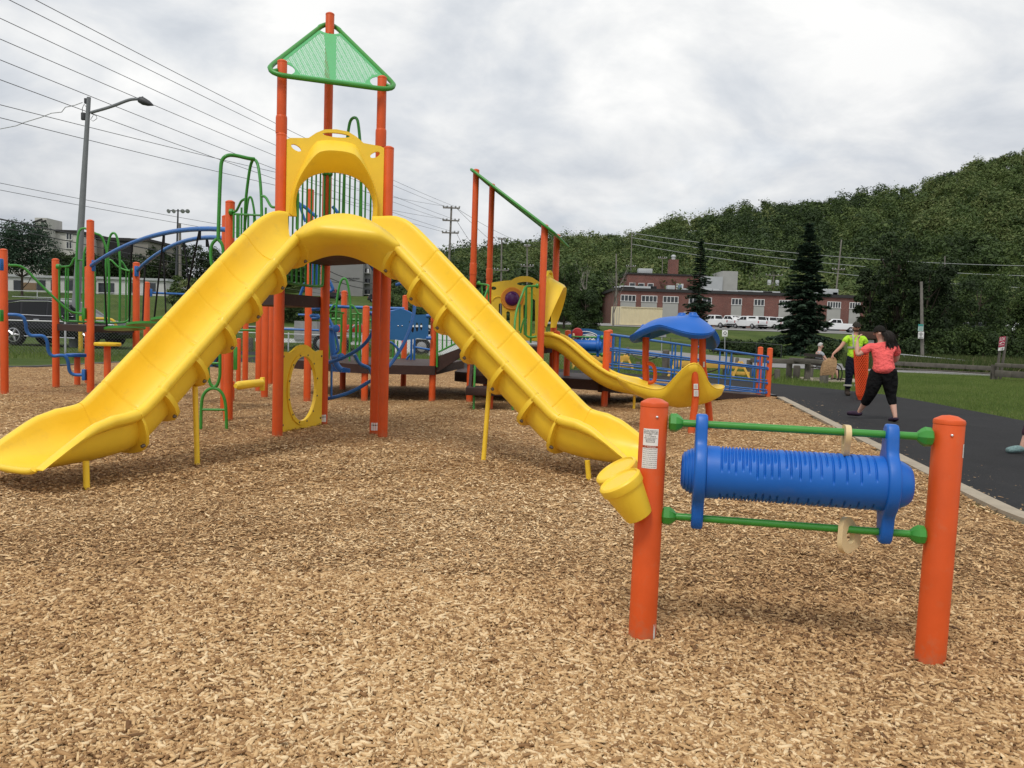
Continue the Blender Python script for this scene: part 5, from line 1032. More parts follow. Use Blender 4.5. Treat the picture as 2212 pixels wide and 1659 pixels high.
def hand_nodes(nd, ed, key, wr, fw, side, curl, s):
    """palm and five fingers; wr wrist, fw finger direction, side thumb-side direction, curl = palm-facing direction"""
    wr, fw, side, curl = Vector(wr), Vector(fw).normalized(), Vector(side).normalized(), Vector(curl).normalized()
    p = wr+fw*.05*s; nd[key+'p'] = (*p, .026*s, .018*s); ed.append((key, key+'p')); q = wr+fw*.085*s; nd[key+'k'] = (*q, .030*s, .016*s); ed.append((key+'p', key+'k'))
    for i, (o, l) in enumerate(((.030, .072), (.010, .082), (-.010, .076), (-.030, .06))):
        a = q+side*o*s+fw*.015*s; b_ = a+fw*l*.45*s+curl*.022*s; c = b_+fw*l*.12*s+curl*l*.5*s
        nd[f'{key}f{i}a'] = (*a, .0095*s); nd[f'{key}f{i}b'] = (*b_, .009*s); nd[f'{key}f{i}c'] = (*c, .0075*s); ed += [(key+'k', f'{key}f{i}a'), (f'{key}f{i}a', f'{key}f{i}b'), (f'{key}f{i}b', f'{key}f{i}c')]
    a = wr+fw*.035*s+side*.030*s; b_ = a+fw*.035*s+side*.022*s+curl*.01*s; c = b_+fw*.028*s+curl*.02*s
    nd[key+'t1'] = (*a, .012*s); nd[key+'t2'] = (*b_, .0105*s); nd[key+'t3'] = (*c, .0085*s); ed += [(key+'p', key+'t1'), (key+'t1', key+'t2'), (key+'t2', key+'t3')]
def person(label, loc, s, J, skin, shirt, trousers, shoe, look, hair=None, cap=None, glasses=False, sleeve=.5, leglen=1.0, fat=1.0, beard=None, legs_skin=True):
    """J: joint positions for a 1.75 m figure in its own frame (x right, y away, z up)"""
    t = thing('person', label, 'person', loc); B = Vector(loc)
    W_ = lambda v: B+Vector(v)*s
    nd, ed = {}, []
    def put(k, v, r, ry=None): p = W_(v); nd[k] = (p.x, p.y, p.z, r*s, (ry or r)*s)
    j = {k: Vector(v) for k, v in J.items() if k[:2] != 'hd'}
    put('pel', j['pel'], .125*fat, .105*fat); put('wst', j['pel'].lerp(j['chest'], .45), .115*fat, .095*fat); put('chest', j['chest'], .135*fat, .105*fat); put('nk0', j['chest'].lerp(j['neck'], .72), .075, .07); put('neck', j['neck'], .052); put('head0', j['neck'].lerp(j['head'], .45), .058, .066)
    L = Vector(look).normalized(); put('head', j['head'], .074, .088); put('crown', j['head']+Vector((0, 0, .085)), .055, .066)
    ed += [('pel', 'wst'), ('wst', 'chest'), ('chest', 'nk0'), ('nk0', 'neck'), ('neck', 'head0'), ('head0', 'head'), ('head', 'crown')]
    for sd in ('l', 'r'):
        put('sh'+sd, j['sh'+sd], .062*fat**.5); put('el'+sd, j['el'+sd], .043*fat**.4); put('wr'+sd, j['wr'+sd], .027); m1 = j['el'+sd].lerp(j['wr'+sd], .35); put('fa'+sd, m1, .042*fat**.4)
        ed += [('chest', 'sh'+sd), ('sh'+sd, 'el'+sd), ('el'+sd, 'fa'+sd), ('fa'+sd, 'wr'+sd)]
        hd = J['hd'+sd]; p = W_(j['wr'+sd]); hand_nodes(nd, ed, 'wr'+sd, p, hd[0], hd[1], hd[2], s)
        put('hp'+sd, j['hp'+sd], .095*fat); put('kn'+sd, j['kn'+sd], .06*fat**.5); put('cf'+sd, j['kn'+sd].lerp(j['an'+sd], .32), .056*fat**.6); put('an'+sd, j['an'+sd], .037)
        ft = Vector(J['ft'+sd]); put('he'+sd, j['an'+sd]+Vector((0, 0, -.035)), .038); put('to'+sd, j['an'+sd]+ft*.17+Vector((0, 0, -.055 if J.get('flat'+sd, 1) else 0)), .03)
        ed += [('pel', 'hp'+sd), ('hp'+sd, 'kn'+sd), ('kn'+sd, 'cf'+sd), ('cf'+sd, 'an'+sd), ('an'+sd, 'he'+sd), ('he'+sd, 'to'+sd)]
    body = skinmesh('body', nd, ed, skin, t)
    # face
    sx = Vector((-L.y, L.x, 0)); hc = W_(j['head']); up = Vector((0, 0, 1))
    b = MB(); b.tube([hc+L*.078*s+up*.012*s, hc+L*.098*s-up*.022*s, hc+L*.08*s-up*.03*s], [.008*s, .014*s, .007*s], 8); b.build('nose', skin, t, 60)
    b = MB(); [b.lathe(hc+sx*sg*.074*s-up*.01*s, sx*sg, [(0, .012*s), (.006*s, .026*s), (.014*s, .022*s), (.016*s, .006*s)], 10) for sg in (-1, 1)]; b.build('ear', skin, t, 60)
    b = MB(); b.rbox(hc+L*.074*s-up*.052*s, (.04*s, .016*s, .009*s), .003*s, math.atan2(sx.y, sx.x)); b.build('mouth', mat('lips', (.32, .11, .09), .5), t, 60)
    if glasses:
        b = MB(); [b.rbox(hc+L*.084*s+sx*sg*.034*s+up*.012*s, (.05*s, .014*s, .034*s), .005*s, math.atan2(sx.y, sx.x)) for sg in (-1, 1)]; [b.tube([hc+L*.078*s+sx*sg*.058*s+up*.014*s, hc+sx*sg*.078*s+up*.012*s], .004*s, 6) for sg in (-1, 1)]; b.build('sunglasses', BLACK, t, 60)
    else:
        b = MB(); [b.lathe(hc+L*.075*s+sx*sg*.031*s+up*.012*s, L, [(0, .011*s), (.006*s, .009*s), (.009*s, .003*s)], 10) for sg in (-1, 1)]; b.build('eye', INK, t, 60)
    if beard: b = MB(); b.grid([[hc+(L*math.cos(a)+sx*math.sin(a))*(.083*s if zz > -.09 else .062*s)+up*zz*s for a in np.linspace(-1.3, 1.3, 13)] for zz in (-.058, -.075, -.092, -.105)]); b.build('beard', beard, t, 60)
    # clothes
    P = lambda k, f=1.0, dz=0: (nd[k][0], nd[k][1], nd[k][2]+dz, nd[k][3]*f, nd[k][4]*f)
    mix = lambda a, b_, q, r: (*(Vector(nd[a][:3]).lerp(Vector(nd[b_][:3]), q)), r*s, r*s)
    ek = 1.22
    if shirt:
        top_r = lambda k, f: (*nd[k][:3], nd[k][3]*f*ek, nd[k][4]*f*ek)
        hem = Vector(nd['pel'][:3])+Vector((0, 0, -.10*s))
        sn = {'chest': top_r('chest', 1.08), 'wst': top_r('wst', 1.16), 'hip': (*(Vector(nd['pel'][:3])+Vector((0, 0, .06*s))), nd['pel'][3]*1.12*ek, nd['pel'][4]*1.16*ek), 'hem': (*hem, nd['pel'][3]*1.16*ek, nd['pel'][4]*1.2*ek), 'nk': mix('nk0', 'neck', .25, .082)}; se = [('chest', 'wst'), ('wst', 'hip'), ('hip', 'hem'), ('chest', 'nk')]
        for sd in 'lr': sn['s'+sd] = top_r('sh'+sd, .98); sn['m'+sd] = mix('sh'+sd, 'el'+sd, sleeve*.5, .073*fat**.5); sn['e'+sd] = mix('sh'+sd, 'el'+sd, sleeve, .070*fat**.5); se += [('chest', 's'+sd), ('s'+sd, 'm'+sd), ('m'+sd, 'e'+sd)]
        skinmesh('shirt', sn, se, shirt, t)
    if trousers:
        tn = {'pel': (*nd['pel'][:3], nd['pel'][3]*1.08*ek, nd['pel'][4]*1.1*ek), 'w': (*(Vector(nd['wst'][:3])+Vector((0, 0, -.05*s))), nd['wst'][3]*1.0*ek, nd['wst'][4]*1.0*ek)}; te = [('pel', 'w'), ('pel', 'cr')]; tn['cr'] = (*(Vector(nd['pel'][:3])+Vector((0, 0, -.15*s))), .10*s*fat**.5, .10*s*fat**.5)
        for sd in 'lr':
            th = Vector(nd['hp'+sd][:3]).lerp(Vector(nd['kn'+sd][:3]), .45); r1 = .098*s*fat**.62*ek
            tn['h'+sd] = (*nd['hp'+sd][:3], nd['hp'+sd][3]*1.1*ek, nd['hp'+sd][4]*1.12*ek); tn['t'+sd] = (*th, r1, r1); tn['k'+sd] = (*nd['kn'+sd][:3], .074*s*fat**.6*ek, .074*s*fat**.6*ek)
            tn['c'+sd] = (*Vector(nd['kn'+sd][:3]).lerp(Vector(nd['an'+sd][:3]), .5*leglen), .064*s*fat**.5*ek, .064*s*fat**.5*ek); tn['a'+sd] = (*Vector(nd['kn'+sd][:3]).lerp(Vector(nd['an'+sd][:3]), .9*leglen), .066*s*fat**.45*ek, .066*s*fat**.45*ek); te += [('pel', 'h'+sd), ('h'+sd, 't'+sd), ('t'+sd, 'k'+sd), ('k'+sd, 'c'+sd), ('c'+sd, 'a'+sd)]
        skinmesh('trousers', tn, te, trousers, t)
    for sd in 'lr':
        a, he, to = Vector(nd['an'+sd][:3]), Vector(nd['he'+sd][:3]), Vector(nd['to'+sd][:3]); d = (to-he); hz = (to-he).normalized()
        skinmesh('shoe', {'a': (*(he-hz*.02*s+up*.03*s), .060*s, .058*s), 'b': (*(he-hz*.035*s-up*.005*s), .055*s, .05*s), 'm': (*(he+d*.5+up*.008*s), .060*s, .056*s), 'e': (*(to+hz*.015*s+up*.002*s), .060*s, .046*s), 'tip': (*(to+hz*.06*s-up*.002*s), .05*s, .038*s)}, [('a', 'b'), ('b', 'm'), ('m', 'e'), ('e', 'tip')], shoe, t, 2)
    if hair:
        rows = []
        for i in range(9):
            th = i/8*1.62; row = []
            for q in range(20):
                a = 2*math.pi*q/20; v = sx*math.cos(a)*.086+L*math.sin(a)*.098; front = math.sin(a) > .15; tt = min(th, 1.05) if front else th
                row.append(hc+up*(.012*s)+v*math.sin(tt)*s+up*math.cos(tt)*.118*s)
            rows.append(row)
        b = MB(); b.grid(rows, cv=True); b.build('hair', hair, t, 60)
    if cap:
        b = MB(); rows = []
        for i in range(8):
            th = i/7*math.pi/2; rows.append([hc+up*.03*s+(sx*math.cos(a)*.094+L*math.sin(a)*.108)*math.sin(th)*s+up*math.cos(th)*.112*s for a in [2*math.pi*q/24 for q in range(24)]])
        b.grid(rows, cv=True); ce = hc+up*.034*s
        pk = [[ce+(sx*math.sin(a)*.086+L*(math.cos(a)*(.098+.085*f*math.cos(a)**.5 if math.cos(a) > 0 else .1)))*s+up*(-.012*f)*s-up*.008*k_*s for a in np.linspace(-1.25, 1.25, 15)] for f, k_ in ((0, 0), (.5, 0), (1, 0), (1, 1), (.5, 1), (0, 1))]
        b.grid(pk); b.build('cap', cap, t, 50)
    return t
UPR = dict(pel=(0, 0, .95), chest=(0, 0, 1.30), neck=(0, 0, 1.50), head=(0, 0, 1.635), shl=(-.19, 0, 1.40), shr=(.19, 0, 1.40), hpl=(-.095, 0, .88), hpr=(.095, 0, .88))
NAVY = mat('navy_work_cloth', (.012, .015, .026), .9, .1, .2, 12, 1.0, 16); HIVIS = mat('lime_safety_shirt', (.46, .78, .045), .8, .2, .08, 8, 1.0, 14); CORAL = mat('coral_shirt', (.92, .145, .14), .8, .2, .1, 9, 1.0, 13); BLKC = mat('black_cloth', (.010, .010, .011), .95, .1, .2, 12, 1.0, 13)
BOOT = mat('dark_boot', (.035, .026, .02), .8, .2, .2, 20); REFL = mat('reflective_tape', (.42, .41, .36), .5, .5); CAPM = mat('olive_cap', (.035, .034, .028), .9, .1, .3, 30); HAIRD = mat('dark_hair', (.012, .008, .006), .6, .3, .3, 60); HAIRG = mat('grey_hair', (.45, .44, .42), .7, .2, .2, 60); GREYT = mat('grey_tshirt', (.33, .35, .38), .9, .1, .1, 12); KHAKI = mat('khaki_shorts', (.16, .13, .09), .9, .1)
def people():
    # worker in lime shirt
    g = gp(1841, 855); s = 1.075; J = dict(UPR, ell=(-.36, -.05, 1.16), wrl=(-.56, -.10, .98), elr=(.30, -.02, 1.13), wrr=(.22, -.22, 1.10), knl=(-.11, -.02, .49), knr=(.13, -.01, .49), anl=(-.12, .02, .09), anr=(.15, .03, .09), ftl=(-.25, -.97, 0), ftr=(.35, -.94, 0),
             hdl=((-.3, -.1, -.9), (0, -1, 0), (.8, 0, -.3)), hdr=((-.2, -1, 0), (-.3, 0, 1), (-.8, 0, -.5)))
    m = person('man in a lime safety shirt, cap and sunglasses holding a paper bag', (g.x, g.y, .01), s, J, SKIN, HIVIS, NAVY, BOOT, (-.12, -1, 0), cap=CAPM, glasses=True, sleeve=.62, beard=mat('stubble', (.10, .06, .045), .9, .1), fat=1.08)
    B = Vector((g.x, g.y, .01)); W_ = lambda v: B+Vector(v)*s
    def band(pts, r0, nm='reflective_band', w_=.028):
        b = MB(); b.grid([[p+Vector((0, 0, dz)) for p in pts] for dz in (-w_, w_)], cv=True); b.build(nm, REFL, m, 60)
    band([W_((.178*math.cos(q), .152*math.sin(q), 1.155)) for q in [2*math.pi*i/28 for i in range(28)]], 0, w_=.024)
    for sg in (-1,):
        b = MB(); c = [W_((sg*.11, -.158, 1.16)), W_((sg*.115, -.168, 1.28)), W_((sg*.12, -.145, 1.40)), W_((sg*.115, -.085, 1.475))]; b.grid([[p+Vector((dx*s, 0, 0)) for dx in (-.02, .02)] for p in c]); b.build('reflective_band', REFL, m, 60)
    for x, y in ((-.118, .012), (.143, .02)): band([W_((x+.101*math.cos(q), y+.101*math.sin(q), .245)) for q in [2*math.pi*i/20 for i in range(20)]], 0, w_=.022)
    for x, y in ((-.12, .02), (.15, .03)): b = MB(); b.lathe(W_((x, y, .03)), (0, 0, 1), [(0, .06*s), (.10*s, .06*s), (.16*s, .055*s), (.165*s, .04*s)], 14); b.build('boot_shaft', BOOT, m, 50)
    # paper bag
    h = W_(J['wrl'])+Vector((-.05, -.03, -.09)); PAPER = mat('brown_paper', (.36, .23, .12), .85, .2, .15, 12, .5, 25); t = thing('paper_bag', "crumpled brown paper bag hanging from the worker's outstretched hand", 'paper bag', (h.x, h.y, h.z-.4)); rng = random.Random(4)
    b = MB(); rows = []
    for z, w_, dpt, ox in ((0, .07, .015, 0), (-.04, .11, .03, -.01), (-.09, .155, .06, -.03), (-.22, .165, .085, -.055), (-.36, .165, .09, -.075), (-.45, .155, .085, -.085)): rows.append([h+Vector((ox+w_*max(-1, min(1, 2.2*math.cos(q)))+rng.gauss(0, .008), dpt*max(-1, min(1, 1.4*math.sin(q)))+rng.gauss(0, .008), z+.02*math.cos(q))) for q in [2*math.pi*i/20 for i in range(20)]])
    b.grid(rows, cv=True); b.F.append(tuple(range(100, 120))); b.M.append(0); b.build('bag', PAPER, t, 25)
    # woman in coral shirt, walking away to the left
    g = gp(1902, 909); s = .985
    J = dict(pel=(.0, 0, .93), chest=(-.03, .02, 1.28), neck=(-.075, .03, 1.475), head=(-.105, .03, 1.60), shl=(-.225, .06, 1.36), shr=(.175, -.03, 1.37), ell=(-.46, .10, 1.17), wrl=(-.45, .16, 1.42), elr=(.26, .06, 1.12), wrr=(.14, .25, 1.05), hpl=(-.11, .02, .84), hpr=(.11, -.02, .84), knl=(-.19, .06, .47), knr=(.16, -.02, .46), anl=(-.28, .30, .115), anr=(.175, -.20, .085), ftl=(-.75, .55, .08), ftr=(.02, .9, -.05),
             hdl=((.25, .05, 1), (.3, .8, 0), (.9, .2, .1)), hdr=((-.6, .7, 0), (0, 0, 1), (-.7, -.6, 0)))
    wmn = person('woman in a coral shirt and black capri trousers walking away with raised fist', (g.x, g.y, .01), s, J, LSKIN, CORAL, BLKC, mat('dark_purple_trainer', (.03, .015, .035), .7, .3, .5, 30), (-.93, .38, 0), cap=mat('dark_cap', (.018, .017, .015), .9, .1, .3, 30), glasses=True, sleeve=.72, leglen=.66, fat=1.42)
    B = Vector((g.x, g.y, .01)); W_ = lambda v: B+Vector(v)*s; rng = random.Random(8); b = MB()
    for i in range(150):
        a = rng.uniform(-.9, .9); o = Vector((-.03+.045*rng.gauss(0, 1), -.045+.03*math.cos(a), 1.60+.05*rng.random())); b.tube(chaikin([W_(o), W_(o+Vector((.05+rng.gauss(0, .012), -.05, -.06))), W_(o+Vector((.09+rng.gauss(0, .022), -.065+rng.gauss(0, .02), -.16))), W_(o+Vector((.12+rng.gauss(0, .03), -.075+rng.gauss(0, .02), -.24-.09*rng.random())))], 2), [.012*s]*4+[.01*s]*3+[.004*s]*3 if False else .006*s, 4)
    b.build('hair', HAIRD, wmn, 60)
    # roll of orange mesh fencing held upright between them
    t_ = gp(1842, 861); t = thing('mesh_fencing_roll', 'upright roll of orange plastic mesh fencing between the man and the woman', 'fencing roll', (t_.x, t_.y-.45, 0)); c = Vector((t_.x, t_.y-.5, 0)); H = 1.17; b = MB()
    OM = mat('orange_mesh_plastic', (.85, .10, .025), .55, .3, .1, 10); OI = mat('orange_mesh_inner', (.20, .025, .012), .8, .2, .2, 14)
    ax = lambda z: c+Vector((-.085*(z/H-.1), 0, .02+z)); rad = lambda z: .115+.05*z/H-.04*max(0, .12-z)/.12
    b.lathe(ax(0), (ax(H)-ax(0)), [(0, .06), (.05, rad(.05)-.014), (H*.5, rad(H*.5)-.012), (H-.02, rad(H)-.012), (H-.06, rad(H)-.05), (H-.06, .01)], 24); b.build('roll_core', OI, t, 50)
    b = MB()
    for sg in (-1, 1):
        for i in range(18):
            P = []
            for k in range(30): z = H*k/29; q = 2*math.pi*i/18+sg*z*4.2; r = rad(z); P.append(ax(z)+Vector((r*math.cos(q), r*math.sin(q), 0)))
            b.tube(P, .009, 4, caps=False)
    for z in (.0, H): b.tube([ax(z)+Vector((rad(z)*math.cos(q), rad(z)*math.sin(q), 0)) for q in [2*math.pi*i/24 for i in range(24)]], .01, 6, True)
    b.build('roll_mesh', OM, t, 60)
    # seated man on the bench
    g = gp(1775, 822); J = dict(pel=(-.08, 0, .50), chest=(-.16, 0, .86), neck=(-.13, 0, 1.06), head=(-.11, 0, 1.19), shl=(-.15, .18, .97), shr=(-.15, -.18, .97), ell=(.02, .24, .74), wrl=(.25, .16, .70), elr=(.02, -.24, .74), wrr=(.25, -.14, .68), hpl=(-.03, .1, .50), hpr=(-.03, -.1, .50), knl=(.38, .14, .50), knr=(.38, -.12, .50), anl=(.42, .14, .09), anr=(.52, -.13, .10), ftl=(1, .1, 0), ftr=(1, -.1, 0),
             hdl=((1, -.3, -.2), (0, -.5, .8), (0, -.5, -.8)), hdr=((1, .3, -.2), (0, .5, .8), (0, .5, -.8)))
    person('grey haired man in a grey t-shirt sitting on the park bench', (g.x, g.y, .0), 1.0, J, LSKIN, GREYT, KHAKI, BOOT, (1, -.15, 0), hair=HAIRG, sleeve=.55, leglen=.3, fat=1.05)
    t = thing('park_bench', 'dark park bench under the seated grey haired man', 'bench', (g.x, g.y, 0)); WOODD = mat('dark_wood', (.05, .04, .035), .85, .2, .3, 8)
    b = MB(); [b.box((g.x-.12+.11*i, g.y, .43), (.09, 1.7, .04)) for i in range(4)]; b.build('seat', WOODD, t, 30); b = MB(); [b.box((g.x-.30-.03*i, g.y, .58+.14*i), (.035, 1.7, .11)) for i in range(3)]; b.build('backrest', WOODD, t, 30)
    for dy in (-.7, .7):
        for dx in (-.22, .28): b = MB(); b.tube(chaikin([(g.x+dx, g.y+dy, 0), (g.x+dx*1.1, g.y+dy, .2), (g.x+dx, g.y+dy, .43)], 2), .022, 8); b.build('leg', BLACK, t, 60)
    b = MB(); b.tube(chaikin([(g.x+.34, g.y-.75, 0.02), (g.x+.42, g.y-.75, .3), (g.x+.30, g.y-.75, .62), (g.x-.25, g.y-.75, .66)], 2), .02, 8); b.build('armrest', BLACK, t, 60)
    b = MB(); b.box((g.x+.4, g.y, .02), (2.6, 2.2, .06)); o = b.build('bench_pad', CONC, None, 30); tag(o, 'pale concrete pad under the park bench', 'concrete pad')
    # walker stepping in from the right edge
    g = gp(2196, 979); J = dict(UPR, pel=(.34, .03, .95), chest=(.42, .03, 1.30), neck=(.44, .03, 1.5), head=(.44, .02, 1.635), shl=(.40, -.18, 1.40), shr=(.42, .22, 1.4), hpl=(.34, -.08, .88), hpr=(.34, .12, .88), ell=(.30, -.24, 1.13), wrl=(.12, -.26, .95), elr=(.52, .28, 1.13), wrr=(.48, .3, .9), knl=(.16, -.06, .50), knr=(.46, .12, .48), anl=(.04, -.05, .095), anr=(.72, .14, .15), ftl=(-1, -.12, 0), ftr=(-1, .05, 0),
             hdl=((-.5, 0, -.8), (-.5, .5, 0), (.3, .6, 0)), hdr=((-.3, 0, -.9), (-.6, 0, 0), (0, -1, 0)))
    person('walker in grey green trainers stepping in at the right edge', (g.x, g.y, .01), .97, J, LSKIN, mat('teal_shirt', (.05, .2, .22), .9), mat('plum_leggings', (.05, .02, .04), .9), mat('grey_green_trainer', (.16, .25, .25), .7, .3, .4, 40), (-1, -.1, 0), hair=HAIRD, leglen=.78)
people()
# ------------------------------------------------------------------ vehicles
WPAINT = mat('white_car_paint', (.78, .79, .80), .25, .5, coat=.6); BPAINT = mat('black_car_paint', (.005, .005, .0075), .2, .35, coat=.25); RPAINT = mat('red_car_paint', (.32, .02, .03), .25, .5, coat=.6); DPAINT = mat('dark_grey_car_paint', (.05, .055, .06), .3, .5, coat=.6)
GLASS = mat('dark_car_glass', (.006, .007, .008), .1, .3); CHROME = mat('chrome', (.7, .7, .72), .15, .5, metal=1.0); TYRE = mat('tyre', (.018, .018, .019), .85, .2); RIM = mat('alloy_rim', (.5, .5, .52), .3, .5, metal=.8); TAILL = mat('tail_light', (.35, .01, .012), .2, .5); HEADL = mat('head_light', (.7, .72, .74), .1, .6); TRIM = mat('black_trim', (.015, .015, .016), .6, .3)
def vehicle(kind, paint, name, label, cat, loc, rz, group=None):
    t = thing(name, label, cat, loc, group, rz)
    def fin(b, nm, m, ang=30, p=None): o = b.build(nm, m, None, ang); o.parent = p or t; return o
    def bev(b_, out, th, off, nb=3):      # extruded side outline with softened rims
        bm = bmesh.new(); A_ = [bm.verts.new((x, th/2, z)) for x, z in out]; B_ = [bm.verts.new((x, -th/2, z)) for x, z in out]; k = len(out)
        bm.faces.new(A_); bm.faces.new(B_[::-1])
        for i in range(k): bm.faces.new((A_[i], B_[i], B_[(i+1) % k], A_[(i+1) % k]))
        bmesh.ops.bevel(bm, geom=[e for e in bm.edges if (e.verts[0] in A_) == (e.verts[1] in A_) and len(e.link_faces) == 2], offset=off, segments=nb, affect='EDGES', profile=.6)
        bmesh.ops.triangulate(bm, faces=[f for f in bm.faces if len(f.verts) > 8]); bm.verts.index_update(); b_.add([v.co.copy() for v in bm.verts], [[v.index for v in f.verts] for f in bm.faces]); bm.free()
    arc = lambda cx, r, a0=math.pi, a1=0, k=9, cz=.40: [(cx+r*math.cos(a0+(a1-a0)*i/k), cz+r*math.sin(a0+(a1-a0)*i/k)) for i in range(k+1)]
    if kind == 'pickup':
        W_, wr, fa, ra = 1.96, .40, 1.85, -1.75
        out = [(-2.88, .62), (ra-.50, .58)]+arc(ra, .48)+[(ra+.50, .48), (fa-.5, .48)]+arc(fa, .48)+[(fa+.5, .5), (2.82, .55), (2.92, .75), (2.90, 1.05), (2.7, 1.17), (1.5, 1.25), (-.6, 1.25), (-.62, 1.27), (-2.86, 1.27), (-2.9, 1.2)]
        cab = [(-.62, 1.22), (-.55, 1.45), (-.42, 1.86), (-.25, 1.92), (.7, 1.94), (.95, 1.9), (1.65, 1.28), (1.75, 1.22)]; cw = 1.72
        side = [[(-.42, 1.34), (-.32, 1.80), (.22, 1.82), (.22, 1.34)], [(.28, 1.34), (.28, 1.82), (.72, 1.82), (1.28, 1.34)]]; fw_, bw = ((1.02, 1.83), (1.58, 1.30)), ((-.47, 1.80), (-.58, 1.36))
    else:
        W_, wr, fa, ra = 1.92, .39, 1.46, -1.44
        out = [(-2.36, .55), (-2.3, .36), (ra-.48, .34)]+arc(ra, .46, cz=.38)+[(ra+.48, .32), (fa-.48, .32)]+arc(fa, .46, cz=.38)+[(fa+.48, .34), (2.3, .36), (2.4, .55), (2.38, .78), (2.22, .93), (1.4, 1.04), (1.15, 1.06), (-2.28, 1.10), (-2.4, .95)]
        cab = [(-2.26, 1.06), (-2.2, 1.25), (-2.02, 1.55), (-1.75, 1.68), (-1.0, 1.735), (-.1, 1.74), (.35, 1.68), (1.15, 1.12), (1.3, 1.04)]; cw = 1.66
        side = [[(-2.0, 1.2), (-1.82, 1.5), (-1.3, 1.6), (-1.22, 1.18)], [(-1.14, 1.18), (-1.2, 1.6), (-.25, 1.63), (-.2, 1.16)], [(-.12, 1.16), (-.17, 1.63), (.28, 1.58), (.86, 1.15)]]; fw_, bw = ((.42, 1.63), (1.1, 1.14)), ((-2.0, 1.54), (-2.2, 1.24))
    if kind == 'sedan': pass
    b = MB(); bev(b, out, W_, .07); body = fin(b, 'body', paint)
    # cabin tapered toward the roof
    b = MB(); k = len(cab); zt = max(z for x, z in cab); zb = min(z for x, z in cab); hw = lambda z: (W_*.485)+(cw*.43-W_*.485)*((z-zb)/(zt-zb))
    L_ = [Vector((x, hw(z), z)) for x, z in cab]; R__ = [Vector((x, -hw(z), z)) for x, z in cab]; rows = [[p.lerp(q, f)+Vector((0, 0, .025*math.sin(math.pi*f))) for f in (0, .06, .3, .5, .7, .94, 1)] for p, q in zip(L_, R__)]
    b.grid(rows); b.F += [tuple(range(0, k*7, 7)), tuple(range(6, k*7, 7))]; b.M += [0, 0]; cabin = fin(b, 'cabin', paint, 40)
    for sg in (1, -1):
        for w_ in side:
            b = MB(); b.add([Vector((x, sg*(hw(z)+.008), z)) for x, z in w_], [(0, 1, 2, 3)]); fin(b, 'side_window', GLASS, 0, cabin)
    for nm, ((x0, z0), (x1, z1)) in (('windscreen', fw_), ('rear_window', bw)):
        e = .012 if nm == 'windscreen' else -.012; b = MB(); b.add([Vector((x0+e, hw(z0)*.86, z0+.03)), Vector((x0+e, -hw(z0)*.86, z0+.03)), Vector((x1+e, -hw(z1)*.88, z1+.015)), Vector((x1+e, hw(z1)*.88, z1+.015))], [(0, 1, 2, 3)]); fin(b, nm, GLASS, 0, cabin)
    if kind == 'pickup':
        b = MB(); b.box((-1.74, 0, 1.276), (2.1, 1.6, .012)); fin(b, 'cargo_bed', TRIM, 0)
        b = MB(); b.box((-2.93, 0, .56), (.12, 1.8, .18)); fin(b, 'rear_bumper', TRIM, 30); b = MB(); b.box((-2.895, 0, 1.02), (.03, 1.35, .35)); b.box((-2.92, 0, 1.04), (.03, .3, .06)); fin(b, 'tailgate', paint, 0)
        tz, tx = 1.02, -2.87
    else:
        b = MB(); b.box((-2.38, 0, .55), (.08, 1.7, .2)); fin(b, 'rear_bumper', TRIM, 30); tz, tx = .98, -2.34
        if kind == 'suv':
            b = MB()
            for sg in (1, -1):
                b.tube([(x, sg*(hw(z)+.014), z) for x, z in [(-2.12, 1.17), (-1.9, 1.53), (-1.3, 1.64), (-.2, 1.665), (.3, 1.61), (.92, 1.13), (-.5, 1.13), (-2.12, 1.17)]], .016, 5); b.tube([(x, sg*.64, 1.80) for x in (-1.7, .2)], .02, 6)
                for x in (-.62, .28): b.tube([(x, sg*.968, .98), (x+.22, sg*.968, .985)], .018, 5)
                b.tube([(-1.0, sg*.965, .36), (1.0, sg*.965, .34)], .02, 5)
            fin(b, 'chrome_trim', CHROME, 60)
    for sg in (1, -1):
        b = MB(); b.rbox((tx-.012, sg*(W_/2-.11), tz), (.10, .17, .36 if kind == 'pickup' else .2), .02); fin(b, 'tail_light', TAILL, 30); fx = 2.86 if kind == 'pickup' else 2.3
        b = MB(); b.rbox((fx, sg*(W_/2-.2), .93 if kind == 'pickup' else .8), (.14, .34, .2), .03); fin(b, 'headlight', HEADL, 30)
        b = MB(); b.rbox((1.18 if kind == 'pickup' else .72, sg*(W_/2+.1), 1.36 if kind == 'pickup' else 1.2), (.12, .2, .17), .03); fin(b, 'wing_mirror', TRIM if kind == 'pickup' else paint, 30)
    b = MB(); fx = 2.915 if kind == 'pickup' else 2.395; b.box((fx, 0, .86 if kind == 'pickup' else .66), (.04, 1.1, .3)); fin(b, 'grille', TRIM, 0)
    for x in (fa, ra):
        for sg in (1, -1):
            y = sg*(W_/2-.12); b = MB(); b.lathe((x, y-sg*.12, wr), (0, sg, 0), [(0, wr*.6), (0, wr*.94), (.03, wr), (.2, wr), (.235, wr*.94), (.235, wr*.7)], 24); wh = fin(b, 'wheel', TYRE, 30)
            b = MB(); b.lathe((x, y+sg*.07, wr), (0, sg, 0), [(0, .02), (.02, wr*.62), (.045, wr*.68), (.048, wr*.6), (.02, wr*.56)], 20, caps=False)
            for i in range(5): q = 2*math.pi*i/5; b.tube([(x, y+sg*.105, wr), (x+wr*.6*math.cos(q), y+sg*.10, wr+wr*.6*math.sin(q))], [.07, .035], 6)
            fin(b, 'rim', RIM, 30, wh)
    return t
LOT = lambda px, Y: (lambda p: (p.x, p.y, gzs(p.x, p.y)+.06))(at(px, 720, Y))
